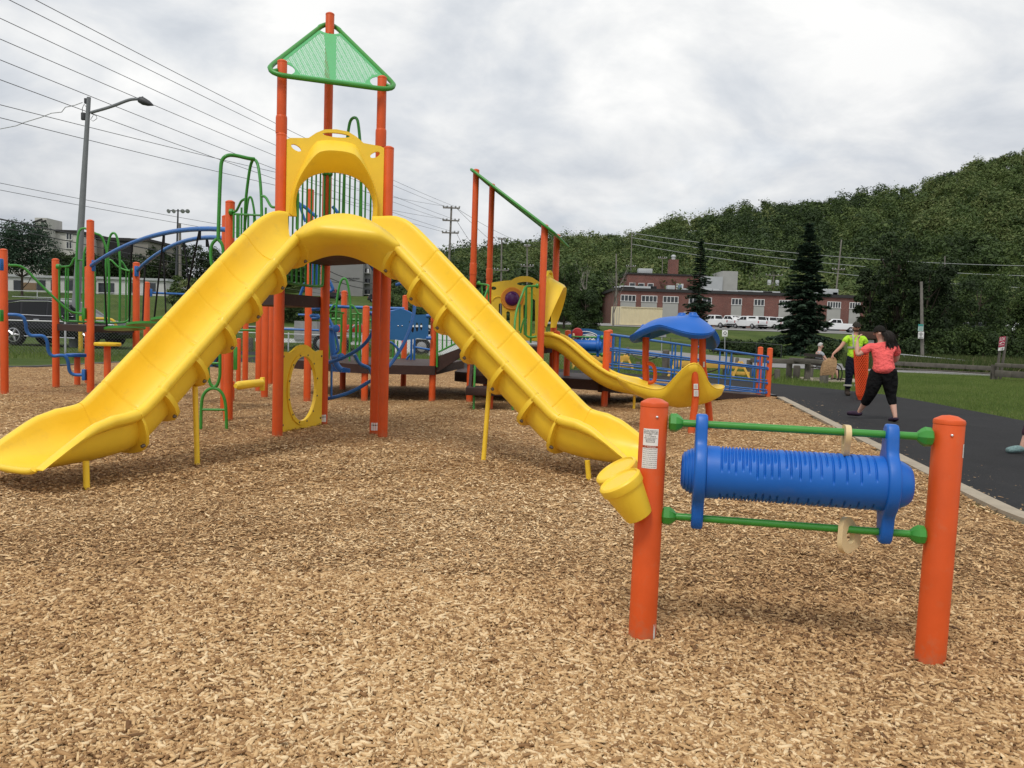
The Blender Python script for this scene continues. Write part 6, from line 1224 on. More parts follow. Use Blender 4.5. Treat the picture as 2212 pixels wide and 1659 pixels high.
def vehicles():
    p = at(160, 740, 31.5); vehicle('suv', BPAINT, 'parked_suv', 'glossy black suv with chrome window trim parked behind the chain link fence', 'suv', (p.x-.3, p.y, gzs(p.x, p.y)), R(-6))
    P = 'white pickups on the upper lot'
    t = vehicle('pickup', WPAINT, 'pickup_truck', 'white pickup nearest the thin spruce, its tail lights to the right', 'pickup truck', LOT(1545, 126), R(125), P)
    def cp(label, px, Y, rz):
        c = copy_tree(t); c.location = LOT(px, Y); c.rotation_euler = (0, 0, rz); c['label'] = label; return c
    cp('white pickup in the second row between the thin spruce and the capped pickup', 1574, 136, R(-50))
    c3 = cp('white pickup with a tall white cargo cap over its bed', 1616, 127, R(118))
    b = MB(); L_ = [(-2.84, .92, 1.27), (-2.66, .80, 1.92), (-.5, .80, 1.95), (-.5, .92, 1.27)]; b.grid([[Vector(p), Vector((p[0], -p[1], p[2]))] for p in L_]); b.add([Vector(p) for p in L_], [(0, 1, 2, 3)]); b.add([Vector((p[0], -p[1], p[2])) for p in L_], [(3, 2, 1, 0)])
    o = b.build('cargo_cap', WPAINT, None, 20); o.parent = c3
    b = MB()
    for sg in (1, -1): b.add([Vector((x, sg*y, z)) for x, y, z in ((-2.3, .885, 1.45), (-2.3, .835, 1.80), (-.8, .835, 1.80), (-.8, .885, 1.45))], [(0, 1, 2, 3)])
    b.add([Vector((-2.83, .78, 1.36)), Vector((-2.70, .72, 1.84)), Vector((-2.70, -.72, 1.84)), Vector((-2.83, -.78, 1.36))], [(0, 1, 2, 3)]); o = b.build('cap_window', GLASS, None, 0); o.parent = c3
    cp('white pickup with an open bed just right of the capped pickup', 1663, 129, R(120)); cp('white pickup half hidden by the big spruce on its left side', 1690, 138, R(130)); cp('white pickup at the right of the big spruce, behind the worker', 1808, 124, R(168))
    cp('white pickup roof peeking above the blue toddler canopy', 1478, 131, R(100))
    vehicle('suv2', WPAINT, 'parked_minivan', 'white minivan on the right slope above the red slow sign', 'minivan', (lambda p: (p.x, p.y, 2.15))(at(2196, 722, 92)), R(118)); vehicle('suv2', DPAINT, 'parked_car', 'dark grey car half hidden in bushes left of the white minivan', 'car', (lambda p: (p.x, p.y, 2.45))(at(2163, 719, 98)), R(160)); vehicle('suv2', DPAINT, 'parked_car', 'grey car mostly hidden by the leafy bank beyond the sign pole', 'car', (lambda p: (p.x, p.y, 2.3))(at(2095, 716, 100)), R(175))
    for kd, pm, nm, lab, px, py, Yc, rz, ct in (('suv2', BPAINT, 'parked_car', 'black car parked in front of the grey apartment block', 716, 661, 184, 175, 'car'), ('pickup', RPAINT, 'parked_pickup', 'red pickup parked behind the black car at the grey apartment block', 722, 657, 193, 178, 'pickup truck'), ('suv2', BPAINT, 'parked_car', 'black car at the right corner of the grey apartment block', 818, 662, 180, 15, 'car')):
        p = at(px, py, Yc); vehicle(kd, pm, nm, lab, ct, (p.x, p.y, gzs(p.x, p.y)), R(rz))
    # flatbed work truck behind the low fence
    Y = 40.0; t = thing('flatbed_truck', 'white flatbed work truck with red gear and rails on its grey bed', 'truck', (-7, Y, 0)); q = lambda z, x, y: A(z, x, y, Y); f = lambda z, pts: [(q(z, x, y).x, q(z, x, y).z) for x, y in pts][::-1]
    GBED = mat('grey_steel_bed', (.27, .27, .27), .6, .4, .2, 3)
    b = MB(); b.prism(f('3', [(1395, 800), (1400, 780), (1470, 780), (1500, 700), (1640, 700), (1800, 770), (1900, 800), (1900, 960), (1395, 960)]), 2.0, (0, Y+.9, 0), (1, 0, 0), (0, 0, 1)); b.build('cab', WPAINT, t, 30)
    b = MB(); b.prism(f('3', [(1515, 715), (1635, 715), (1700, 765), (1500, 775)]), 2.02, (0, Y+.9, 0), (1, 0, 0), (0, 0, 1)); b.build('side_window', GLASS, t, 30)
    b = MB(); b.box((q('3', 1050, 775).x, Y+.9, q('3', 1050, 775).z), (3.9, 2.0, .22)); b.build('flat_bed', GBED, t, 20); b = MB(); b.box((q('3', 745, 760).x, Y+.9, q('3', 745, 740).z), (1.1, 1.9, .9)); b.build('tool_box', GBED, t, 20)
    b = MB(); b.box((q('3', 780, 815).x, Y+.9, q('3', 780, 820).z), (5.4, 1.7, .16)); b.build('chassis', WPAINT, t, 20)
    b = MB(); [b.rbox(q('3', x, 725)+V3(0, .5, 0), (w_, .8, .36), .04) for x, w_ in ((985, .5), (1100, .7), (1030, .4))]; b.build('red_gear', RED, t, 30)
    b = MB(); [b.tube([q('3', *a)+V3(0, yy, 0), q('3', *c)+V3(0, yy, 0)], .05, 6) for a, c, yy in (((1050, 745), (1130, 680), 0), ((1090, 745), (1135, 690), .5), ((1050, 720), (1100, 690), 1.2))]; b.build('bed_rail', STEEL, t, 60)
    for x in (880, 1010, 1610):
        c = q('3', x, 0); b = MB(); b.lathe((c.x, Y-.18, .43), (0, 1, 0), [(0, .2), (0, .40), (.03, .43), (.25, .43), (.28, .40)], 22); wh = b.build('wheel', TYRE, t, 30); b = MB(); b.lathe((c.x, Y-.19, .43), (0, 1, 0), [(0, .06), (.01, .24), (.05, .26)], 16); b.build('rim', RIM, wh, 30)
vehicles()
# ------------------------------------------------------------------ buildings
BRICK = None
def brick_mat():
    m = bpy.data.materials.new('red_brick'); m.use_nodes = True; t = m.node_tree; b = t.nodes['Principled BSDF']; L = t.links.new; tc = N(t, 'ShaderNodeTexCoord'); sp = N(t, 'ShaderNodeSeparateXYZ'); cb = N(t, 'ShaderNodeCombineXYZ'); ad = N(t, 'ShaderNodeMath', operation='ADD')
    L(tc.outputs['Object'], sp.inputs[0]); L(sp.outputs['X'], ad.inputs[0]); L(sp.outputs['Y'], ad.inputs[1]); L(ad.outputs[0], cb.inputs[0]); L(sp.outputs['Z'], cb.inputs[1])
    br = N(t, 'ShaderNodeTexBrick', i_Scale=1.0); br.inputs['Brick Width'].default_value = .24; br.inputs['Row Height'].default_value = .08; br.inputs['Mortar Size'].default_value = .008
    br.inputs['Color1'].default_value = (.20, .062, .045, 1); br.inputs['Color2'].default_value = (.13, .045, .036, 1); br.inputs['Mortar'].default_value = (.22, .17, .15, 1); L(cb.outputs[0], br.inputs['Vector'])
    n = N(t, 'ShaderNodeTexNoise', i_Scale=.5, i_Detail=6.0); L(tc.outputs['Object'], n.inputs['Vector']); r = ramp(t, [(.3, (.8, .8, .8)), (.7, (1.15, 1.15, 1.15))]); L(n.outputs['Fac'], r.inputs[0]); mx = N(t, 'ShaderNodeMix', data_type='RGBA', blend_type='MULTIPLY'); mx.inputs['Factor'].default_value = 1
    L(br.outputs['Color'], mx.inputs['A']); L(r.outputs[0], mx.inputs['B']); L(mx.outputs['Result'], b.inputs['Base Color']); b.inputs['Roughness'].default_value = .9; return m
BRICK = brick_mat(); PANEL = mat('grey_wall_panel', (.36, .36, .34), .7, .3, .08, .8); PALE = mat('pale_render', (.50, .49, .46), .85, .2, .08, .6, dirt=(.3, .29, .26, .3)); GREYB = mat('grey_render', (.235, .235, .23), .85, .2, .07, .4); ROOFT = mat('dark_roof_edge', (.035, .033, .033), .7, .3); FRAME = mat('white_window_frame', (.7, .7, .69), .5, .4); WGLASS = mat('window_glass', (.03, .035, .04), .08, .6, .5, .8); METALW = mat('pale_metal_cladding', (.42, .44, .45), .5, .5, .06, 1)
def window(p, x0, x1, z0, z1, y, n, nm='window', slide=False):
    b = MB(); fw = .09
    b.box(((x0+x1)/2, y, z1-fw/2), (x1-x0, .14, fw)); b.box(((x0+x1)/2, y-.04, z0+fw/2), (x1-x0+.1, .22, fw))
    for i in range(n+1): b.box((x0+fw/2+(x1-x0-fw)*i/n, y, (z0+z1)/2), (fw, .136, z1-z0-2*fw))
    f = b.build(nm, FRAME, p, 20); b = MB(); b.box(((x0+x1)/2, y+.03, (z0+z1)/2), (x1-x0-.05, .04, z1-z0-.05)); b.build('pane', WGLASS, f, 0); return f
def buildings():
    Y = 140; zb = 2.0
    X = lambda x: 12.18+.02134*x
    t = thing('brick_building', 'long two storey red brick building with grey panels under its windows', 'building', (37, Y, zb)); zt = 8.5; x0, x1 = X(215), X(2190)
    b = MB(); b.box(((x0+x1)/2, Y+12, (zb+zt)/2), (x1-x0, 24, zt-zb)); b.build('wall', BRICK, t, 20); b = MB(); b.box(((x0+x1)/2, Y+12, zt+.14), (x1-x0+.5, 24.5, .5)); b.build('roof_edge', ROOFT, t, 20)
    for a, c, n, tall in ((262, 382, 4, 1), (425, 550, 4, 1), (595, 717, 4, 1), (800, 865, 2, 0), (905, 980, 2, 0), (1135, 1217, 3, 1), (1312, 1395, 3, 1), (1510, 1622, 5, 1), (1700, 1800, 4, 1), (1890, 1997, 5, 1), (2065, 2150, 4, 1)):
        window(t, X(a), X(c), 6.62, 7.72, Y-.02, n)
        if tall: b = MB(); b.box(((X(a)+X(c))/2, Y-.03, 5.0), (X(c)-X(a), .1, 3.16)); b.build('wall_panel', PANEL, t, 0)
        if tall: b = MB(); b.box(((X(a)+X(c))/2, Y-.02, 2.9), (X(c)-X(a), .08, 1.0)); b.build('ground_window', WGLASS, t, 0)
    SIGNW = mat('white_sign', (.7, .7, .7), .5)
    b = MB(); b.box((X(1172), Y-.12, 4.55), (1.75, .08, .55)); sg = b.build('entrance_sign', SIGNW, t, 0); b = MB(); b.box((X(1172), Y-.165, 4.66), (1.3, .01, .12)); b.box((X(1172), Y-.165, 4.44), (1.5, .01, .12)); b.build('sign_lettering', mat('sign_grey', (.3, .32, .33), .6), sg, 0)
    b = MB(); b.box((X(1172), Y-.06, 3.2), (1.1, .1, 2.1)); b.build('door', mat('grey_door', (.1, .11, .12), .5), t, 0)
    for x in (1098, 1440, 1965): b = MB(); b.box((X(x), Y-.06, 3.6), (.75, .1, .9)); b.build('blue_notice', mat('pale_blue_board', (.12, .30, .45), .5), t, 0)
    for x, z in ((775, 5.0), (850, 4.7)): b = MB(); b.box((X(x), Y-.06, z), (.5, .1, .45)); b.build('wall_vent', PANEL, t, 0)
    # upper block, plant room, chimney
    f = lambda x, y, YY: A('6', x, y, YY)
    YU = 154; a, c = f(345, 365, YU), f(970, 375, YU); b = MB(); b.box(((a.x+c.x)/2, YU+6, (8.7+12.2)/2), (c.x-a.x, 12, 3.5)); b.build('upper_storey', BRICK, t, 20); b = MB(); b.box(((a.x+c.x)/2, YU+6, 12.3), (c.x-a.x+.4, 12.3, .3)); b.build('roof_edge', ROOFT, t, 20)
    for x in (400, 472, 545): p = f(x, 0, YU); window(t, p.x-.55, p.x+.55, 9.2, 10.6, YU-.02, 1)
    p = f(778, 0, YU); b = MB(); b.box((p.x, YU-.05, 9.7), (1.3, .1, 2.0)); d = b.build('roof_door', FRAME, t, 0); b = MB(); b.box((p.x, YU-.11, 10.0), (.7, .03, 1.0)); b.build('pane', mat('pale_glass', (.2, .28, .38), .2), d, 0)
    p = f(718, 0, 158); b = MB(); b.box((p.x, 158, 13.6), (1.7, 1.7, 3.6)); ch = b.build('chimney', BRICK, t, 20); b = MB(); b.lathe((p.x, 158, 15.35), (0, 0, 1), [(0, .36), (.6, .36), (.6, .46), (.75, .46), (.95, .3), (1.0, .1)], 14); b.build('chimney_flue', METALW, ch, 40)
    a, c = f(972, 0, 150), f(1118, 0, 150); b = MB(); b.box(((a.x+c.x)/2, 154, 10.2), (c.x-a.x, 8, 3.5)); b.build('plant_room', METALW, t, 20); a, c = f(1116, 0, 150.5), f(1236, 0, 150.5); b = MB(); b.box(((a.x+c.x)/2, 154.5, 10.7), (c.x-a.x, 8, 4.7)); b.build('plant_room', PANEL, t, 20)
    for x, w_, h in ((705, 1.7, 1.3), (820, 1.2, .7), (1000, 1.6, .9), (1060, 1.4, .8), (565, 1.4, 1.0), (1250, 4.5, .55), (1370, 6, .7), (1500, 3, .7), (1950, 3.4, 1.7), (1885, 1.5, .8), (2005, 1.2, 1.0), (430, 5.5, .9), (340, 3.5, .7)): p = f(x, 0, Y+4); w_ = w_*(.75 if w_ < 2.5 else 1); h = h*.75; b = MB(); b.rbox((p.x, Y+4, 8.75+h/2), (w_, 1.6, h), .05); b.build('rooftop_unit', METALW if x != 565 else TRIM, t, 30)
    p = f(495, 0, 157); b = MB(); b.rbox((p.x, 157, 13.0), (2.6, 1.8, .9), .05); b.build('rooftop_unit', METALW, t, 30)
    # shipping container
    Yc = 122; CN = mat('cream_container_paint', (.68, .60, .40), .6, .3, .06, 1.2); a, c = A('6', 318, 0, Yc), A('6', 650, 0, Yc); t = thing('shipping_container', 'cream corrugated shipping container in front of the brick building', 'shipping container', ((a.x+c.x)/2, Yc, 2.3)); z0, z1 = gzs(a.x, Yc)+.12, gzs(a.x, Yc)+2.8; L_ = c.x-a.x
    pr = []; n = 26
    for i in range(n): w0 = a.x+L_*i/n; s_ = L_/n; pr += [(w0, Yc), (w0+s_*.35, Yc), (w0+s_*.5, Yc+.06), (w0+s_*.85, Yc+.06)]
    pr += [(c.x, Yc)]; b = MB(); b.grid([[Vector((x, y, z)) for x, y in pr] for z in (z0, z1)]); 
    b.box((a.x+L_/2, Yc+1.25, (z0+z1)/2), (L_-.02, 2.3, z1-z0-.02)); b.box((a.x+L_/2, Yc, z1-.06), (L_, .12, .12)); b.box((a.x+L_/2, Yc, z0+.07), (L_, .12, .14)); b.build('side_wall', CN, t, 20)
    e = a+V3(-1.15, 2.2); b = MB(); b.add([(a.x, Yc, z0), (a.x, Yc, z1), (e.x, e.y, z1), (e.x, e.y, z0)], [(0, 1, 2, 3)]); dr = b.build('door', CN, t, 0); b = MB()
    for q in (.15, .38, .62, .85): p = Vector((a.x, Yc, 0)).lerp(Vector((e.x, e.y, 0)), q); b.tube([(p.x-.03, p.y-.03, z0+.1), (p.x-.03, p.y-.03, z1-.1)], .03, 6)
    b.build('lock_rod', STEEL, dr, 60)
    # grey block of flats with balconies
    Yg = 200; a, c = at(672, 600, Yg), at(800, 600, Yg); zb = gzs(c.x, Yg); zt = A('a', 700, 215, Yg).z; t = thing('apartment_building', 'plain grey apartment block with lettering on its blank wall and stacked balconies', 'building', ((a.x+c.x)/2, Yg, zb)); xr = A('a', 783, 0, Yg).x
    b = MB(); b.box(((a.x+xr)/2, Yg+9, (zb+zt)/2-.5), (xr-a.x, 18, zt-zb+1)); b.build('wall', GREYB, t, 20); xe = A('a', 948, 0, Yg+3).x; zt2 = A('a', 900, 285, Yg+3).z; b = MB(); b.box(((xr+xe)/2+.02, Yg+9, (zb+zt2)/2-.5), (xe-xr, 12, zt2-zb+1)); b.build('balcony_wing', GREYB, t, 20)
    for y0, y1 in ((400, 490), (610, 700), (835, 925)):
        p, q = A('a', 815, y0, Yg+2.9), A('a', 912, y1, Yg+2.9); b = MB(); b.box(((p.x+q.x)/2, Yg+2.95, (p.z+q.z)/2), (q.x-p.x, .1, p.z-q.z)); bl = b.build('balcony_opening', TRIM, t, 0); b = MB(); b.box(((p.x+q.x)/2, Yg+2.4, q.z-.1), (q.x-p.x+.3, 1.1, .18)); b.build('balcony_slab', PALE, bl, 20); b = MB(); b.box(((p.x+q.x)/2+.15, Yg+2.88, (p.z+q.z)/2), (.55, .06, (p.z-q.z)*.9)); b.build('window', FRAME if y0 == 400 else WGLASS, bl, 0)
    def word(s, c_, hh, m, par_, Yw):
        cu = bpy.data.curves.new('lettering', 'FONT'); cu.body = s; cu.size = hh; cu.align_x = 'CENTER'; cu.extrude = .02; ob = bpy.data.objects.new('lettering', cu); COL.objects.link(ob); dg = bpy.context.evaluated_depsgraph_get(); me = bpy.data.meshes.new_from_object(ob.evaluated_get(dg)); bpy.data.objects.remove(ob); me.materials.clear(); me.materials.append(m); o = bpy.data.objects.new('lettering', me); COL.objects.link(o); o.location = (c_.x, Yw, c_.z); o.rotation_euler = (math.pi/2, 0, 0)
        if par_ is not None: o.parent = par_; o.matrix_parent_inverse = rootmat(par_).inverted()
        return o
    word('HARBOURVIEW', A('a', 555, 618, Yg), .50, INK, t, Yg-.05); word('ON LAKE', A('a', 545, 655, Yg), .34, INK, t, Yg-.05)
    # apartment building with a tower far left
    Yh = 150; P = lambda x, y: A('1', x, y, Yh); t = thing('tower_building', 'pale apartment building with a square stair tower beyond the pine trees', 'building', (P(400, 0).x, Yh, 3)); a, c = P(240, 395), P(560, 400); z1 = P(400, 395).z
    b = MB(); b.box(((a.x+c.x)/2, Yh+7, (3+z1)/2), (c.x-a.x, 14, z1-3)); b.build('wall', PALE, t, 20); b = MB(); b.box(((a.x+c.x)/2, Yh+7, z1+.2), (c.x-a.x+.8, 14.6, .5)); b.build('roof_edge', ROOFT, t, 20)
    a2, c2 = P(-60, 395), P(240, 395); b = MB(); b.box(((a2.x+c2.x)/2, Yh+11, (3+z1)/2-.4), (c2.x-a2.x, 14, z1-3.8)); b.build('wall', PALE, t, 20); b = MB(); b.box(((a2.x+c2.x)/2, Yh+11, z1-.5), (c2.x-a2.x+.8, 14.6, .5)); b.build('roof_edge', ROOFT, t, 20)
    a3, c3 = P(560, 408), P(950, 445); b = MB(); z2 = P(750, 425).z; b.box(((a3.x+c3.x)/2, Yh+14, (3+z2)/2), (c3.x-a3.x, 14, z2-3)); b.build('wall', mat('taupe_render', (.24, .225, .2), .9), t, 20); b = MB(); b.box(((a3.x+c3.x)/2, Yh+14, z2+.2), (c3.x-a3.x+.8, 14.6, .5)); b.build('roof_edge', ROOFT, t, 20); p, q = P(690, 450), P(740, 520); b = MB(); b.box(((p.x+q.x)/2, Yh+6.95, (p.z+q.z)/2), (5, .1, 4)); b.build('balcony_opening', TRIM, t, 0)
    p, q = P(322, 305), P(408, 440); b = MB(); b.box(((p.x+q.x)/2, Yh-.5, (p.z+3)/2), (q.x-p.x, 5, p.z-3)); tw = b.build('stair_tower', PALE, t, 20); m_ = P(360, 333); b = MB(); [b.tube([(m_.x+dx, Yh-3.03, m_.z+dz), (m_.x+dx+.9, Yh-3.03, m_.z+dz+.3)], .16, 6) for dx, dz in ((-1.3, -.2), (-.5, .1), (.2, -.1))]; b.build('tower_lettering', INK, tw, 60)
    for x in (298, 352, 503): p = P(x, 425); window(t, p.x-.55, p.x+.55, p.z-.65, p.z+.65, Yh-.05 if x != 352 else Yh-3.05, 2)
    for x in (298, 503): p = P(x, 490); window(t, p.x-.55, p.x+.55, p.z-.65, p.z+.65, Yh-.05, 2)
    # low white buildings on the left
    Yw = 92; P = lambda x, y: A('1', x, y, Yw); WR = mat('white_render', (.56, .56, .55), .8, .2, .06, .8)
    for lab, x0, x1, yt in (('low white building with flat roof behind the pine and the black suv', -150, 560, 715), ('low white flat roofed hall between the street lamp and the flood light pole', 700, 1205, 735)):
        a, c = P(x0, yt), P(x1, yt+12); zb = gzs(a.x, Yw)-.5; zt = (a.z+c.z)/2; t = thing('low_building', lab, 'building', ((a.x+c.x)/2, Yw, zb)); b = MB(); b.box(((a.x+c.x)/2, Yw+6, (zb+zt)/2), (c.x-a.x, 12, zt-zb)); b.build('wall', WR, t, 20); b = MB(); b.box(((a.x+c.x)/2, Yw+6, zt+.12), (c.x-a.x+.5, 12.4, .25)); b.build('roof_edge', METALW, t, 20)
        for x in ((130, 300, 400, 500) if x0 < 0 else (745, 800, 960, 1100)): p = P(x, yt+65); b = MB(); b.box((p.x, Yw-.03, p.z), (.9, .08, 1.1)); b.build('window', WGLASS, t, 0)
        if x0 < 0: p, q = P(170, yt+45), P(265, yt+100); b = MB(); b.box(((p.x+q.x)/2, Yw-.04, (p.z+q.z)/2), (q.x-p.x, .08, p.z-q.z)); b.build('boarded_door', mat('tan_boards', (.22, .15, .09), .8), t, 0)
buildings()
# ------------------------------------------------------------------ poles, wires, fences, signs, small background things
WOODP = mat('weathered_pole_wood', (.20, .185, .165), .9, .2, .2, 3, .5, 40); GREYW = mat('grey_weathered_wood', (.115, .105, .09), .9, .2, .25, 5, .5, 40); CONCP = mat('concrete_pole', (.20, .215, .225), .8, .3, .1, 4, .3, 80); MESHM = mat('dull_wire', (.17, .175, .18), .6, .4); PWIRE = mat('pale_cable', (.34, .36, .36), .6, .3); WIRE = mat('power_cable', (.09, .09, .095), .7, .2); DARKP = mat('dark_metal', (.05, .053, .058), .5, .4)
def background():
    # street lamp
    b0 = gp(158, 762); Y = b0.y; top = at(192, 210, Y); zr = gzs(b0.x, Y); b0.z = zr-.2
    t = thing('street_lamp', 'tall leaning grey concrete street lamp with one long arm', 'street lamp', (b0.x, b0.y, zr)); b = MB(); k = 12; b.tube([b0.lerp(top, i/k) for i in range(k+1)], [.165-.095*i/k for i in range(k+1)], 16); b.build('pole', CONCP, t, 60)
    b = MB(); b.tube(chaikin([A('l', 845, 340, Y), A('l', 1040, 285, Y), A('l', 1200, 220, Y), A('l', 1260, 213, Y), A('l', 1295, 213, Y)], 2), .055, 10); b.build('arm', CONCP, t, 60)
    h0, h1 = A('l', 1288, 213, Y), A('l', 1432, 272, Y); d = h1-h0; b = MB(); b.lathe(h0, d, [(0, .05), (.05, .11), (d.length*.35, .14), (d.length*.7, .10), (d.length, .02)], 14); b.lathe(A('l', 1330, 212, Y), (0, 0, 1), [(0, .04), (.07, .04), (.09, .02)], 8); b.build('lamp_head', DARKP, t, 40)
    b = MB(); b.rbox(A('l', 778, 375, Y), (.16, .1, .28), .03); b.tube([A('l', x, y, Y) for x, y in ((770, 350), (768, 300), (785, 262), (815, 300))], .012, 5); b.tube([A('l', x, y, Y) for x, y in ((850, 350), (900, 370), (905, 395), (870, 420), (845, 405), (870, 365))], .01, 5); b.rbox(A('l', 806, 232, Y), (.14, .1, .2), .02); b.build('wire_fitting', DARKP, t, 40)
    w_ = thing('service_wire', 'loose twisted service wire sagging from the street lamp to the left edge', 'cable', top); b = MB(); b.tube([A('l', x, y, Y+(i-5)*.0) for i, (x, y) in enumerate(((-200, 520), (0, 492), (150, 463), (230, 430), (380, 385), (480, 345), (575, 335), (610, 290), (700, 270), (770, 245)))], .016, 5); b.build('strand', STEEL, w_, 60)
    # utility poles
    def upole(label, z, x, yt, yb, Y, r=.15, arms=(), lean=0, tf=False, nm='utility_pole', zb=None):
        p = A(z, x, yt, Y); q = A(z, x+lean, yb, Y); g_ = min(q.z, gzs(q.x, Y)) if zb is None else zb; t = thing(nm, label, 'utility pole', (q.x, Y, g_)); b = MB(); bot = q+(q-p)*((q.z-g_)/max(.1, p.z-q.z)); b.tube([bot, p], [r*1.2, r*.85], 10); b.build('pole', WOODP, t, 60)
        for y, hw in arms:
            c = A(z, x+lean*(y-yt)/max(1, yb-yt), y, Y-.15); b = MB(); b.box(c, (2*hw, .12, .14), rot=Matrix.Rotation(.0, 3, 'Z')); ar = b.build('crossarm', WOODP, t, 20); b = MB(); [b.lathe(c+V3(hw*e, 0, .05), (0, 0, 1), [(0, .04), (.06, .09), (.16, .09), (.22, .04)], 8) for e in (-.95, -.5, .5, .95)]; b.build('insulator', STEEL, ar, 40)
        if tf:
            for e in (-.75, .75): c = A(z, x+lean*.3, yt+60, Y)+V3(e, 0, -.6); b = MB(); b.lathe(c, (0, 0, 1), [(0, .3), (.05, .36), (1.0, .36), (1.08, .3), (1.1, .1)], 14); b.build('transformer', METALW, t, 40)
        return t
    upole('tall wooden utility pole with three crossarms left of the roofed deck posts', '5', 42, 318, 640, 90, .12, ((330, .9), (405, .9), (478, .9)), -14)
    for lab, x, yt, yb, Y, arms, ln in (('wooden pole with a crossarm between the tall deck posts', 340, 508, 760, 110, ((700, .95), (515, .5)), -3), ('slim wooden pole right of the tall deck posts', 491, 545, 740, 120, ((558, .4), (676, .9)), 0), ('plain wooden pole left of the brick building', 1020, 602, 790, 125, (), 0), ('tall wooden pole carrying the hillside lines above the brick roof', 1113, 478, 735, 160, ((678, .9),), -7)): upole(lab, '5', x, yt, yb, Y, .11, arms, ln)
    upole('pole with twin transformers behind the brick building roof', '6', 1505, 368, 520, 160, .13, ((370, 1.6),), -25, True); upole('thin antenna mast rising from the brick building roof', '6', 622, 215, 490, 156, .07, ((235, .8),), -8, nm='antenna_mast', zb=8.6); upole('leaning wooden pole right of the big spruce', '6', 2038, 88, 520, 150, .14, ((325, 1.1),), -45)
    upole('wooden pole high on the hillside clearing at the right', '7', 1144, 200, 380, 190, .14, (), -2)
    sp = upole('weathered wooden pole with two small signs by the reed bank', '7', 973, 385, 990, 50, .09, (), 8, zb=-.1)
    SGN = mat('pale_green_sign', (.42, .60, .55), .5); TEAL = mat('teal_sign_band', (.04, .30, .27), .5); GP = mat('grey_print', (.3, .3, .3), .6)
    def board(par_, z, x0, y0, x1, y1, Y, m, th=.03, nm='sign_board'):
        P, Q = A(z, x0, y0, Y), A(z, x1, y1, Y); b = MB(); b.box(((P.x+Q.x)/2, Y, (P.z+Q.z)/2), (abs(Q.x-P.x), th, abs(P.z-Q.z))); return b.build(nm, m, par_, 20)
    s1 = board(sp, 'f', 187, 253, 247, 345, 49.75, SGN); board(s1, 'f', 187, 253, 247, 276, 49.72, TEAL, .03, 'sign_band'); s2 = board(sp, 'f', 187, 350, 253, 442, 49.75, WHITE)
    for i, (a, c) in enumerate(((207, 233), (197, 246), (207, 232), (214, 226), (197, 244))): board(s2, 'f', a, 361+15*i, c, 369+15*i, 49.72, GP, .02, 'sign_print')
    for i in range(2): board(s1, 'f', 195, 300+22*i, 240, 304+22*i, 49.72, GP, .02, 'sign_print')
    # flood light mast
    Y = 95; p = A('1', 1292, 228, Y); g_ = gzs(p.x, Y); t = thing('floodlight_mast', 'slim flood light mast with a row of round lamps', 'floodlight', (p.x, Y, g_)); b = MB(); b.tube([(p.x-.2, Y, g_), p], [.16, .09], 8); b.build('mast', DARKP, t, 60); b = MB(); b.box(A('1', 1292, 240, Y), (2.5, .1, .1)); b.build('crossbar', DARKP, t, 20)
    for x in (1225, 1262, 1326, 1362): c = A('1', x, 242, Y-.2); b = MB(); b.lathe(c, (.25 if x > 1290 else -.25, -1, -.45), [(-.15, .1), (-.05, .2), (.05, .25), (.06, .22)], 14); b.build('flood_lamp', STEEL, t, 40)
    upole('pale short wooden pole beside the flood light mast', '1', 1305, 330, 820, 90, .15, (), 3)
    # power lines: (start pixel beyond the left edge, end pixel), ends at the far pole
    def wire(label, P, r=.016, grp='power lines over the playground'):
        m_ = Vector(P[0]); t = thing('power_line', label, 'power line', m_, grp); b = MB(); n = 26; a, c = Vector(P[0]), Vector(P[-1]); sag = P[1] if len(P) == 3 else .35
        b.tube([a.lerp(c, i/n)+V3(0, 0, -4*sag*(i/n)*(1-i/n)) for i in range(n+1)], r, 5); b.build('cable', PWIRE if grp == 'hillside power lines' else WIRE, t, 60)
    far = [('5', 15, 325), ('5', 70, 325), ('5', 12, 403), ('5', 72, 403), ('5', 14, 477), ('5', 70, 477), ('5', 42, 325), ('5', 42, 403)]
    near = [(120, 0, 27, 1, 'topmost power line crossing from the upper left corner'), (65, 0, 27, 0, 'second power line from the top at the upper left corner'), (0, 17, 27, 3, 'power line meeting the left edge just under the corner'), (0, 62, 27, 2, 'power line passing right over the street lamp arm'), (0, 107, 27, 5, 'power line touching the top of the street lamp'), (0, 150, 27, 4, 'power line crossing the upper street lamp pole'), (0, 205, 28, 6, 'upper of the paired lines crossing mid street lamp'), (0, 233, 28, 7, 'lower of the paired lines crossing mid street lamp')]
    for (x, y, Yn, fi, lab) in near:
        a = at(x, y, Yn); c = A(*far[fi], 89.8); a2 = a+(a-c)*.25; wire(lab+' to the far pole', (a2, .5, c), .0125)
    for (x, y, x2, y2, lab, r, Ya, Yb) in ((0, 390, 560, 495, 'thin upper line low across the left sky', .02, 60, 95), (0, 405, 560, 507, 'thin lower line low across the left sky', .02, 60, 95), (0, 466, 640, 592, 'thick black cable bundle in front of the tower building', .045, 45, 92), (0, 483, 640, 612, 'second black cable under the thick bundle', .03, 45, 92), (0, 505, 640, 622, 'third dark cable low in front of the pine trees', .02, 45, 92)):
        a, c = at(x, y, Ya), at(x2, y2, Yb); wire(lab, (a+(a-c)*.3, .3, c+(c-a)*.4), r)
    Pm = A('5', 42, 330, 90)
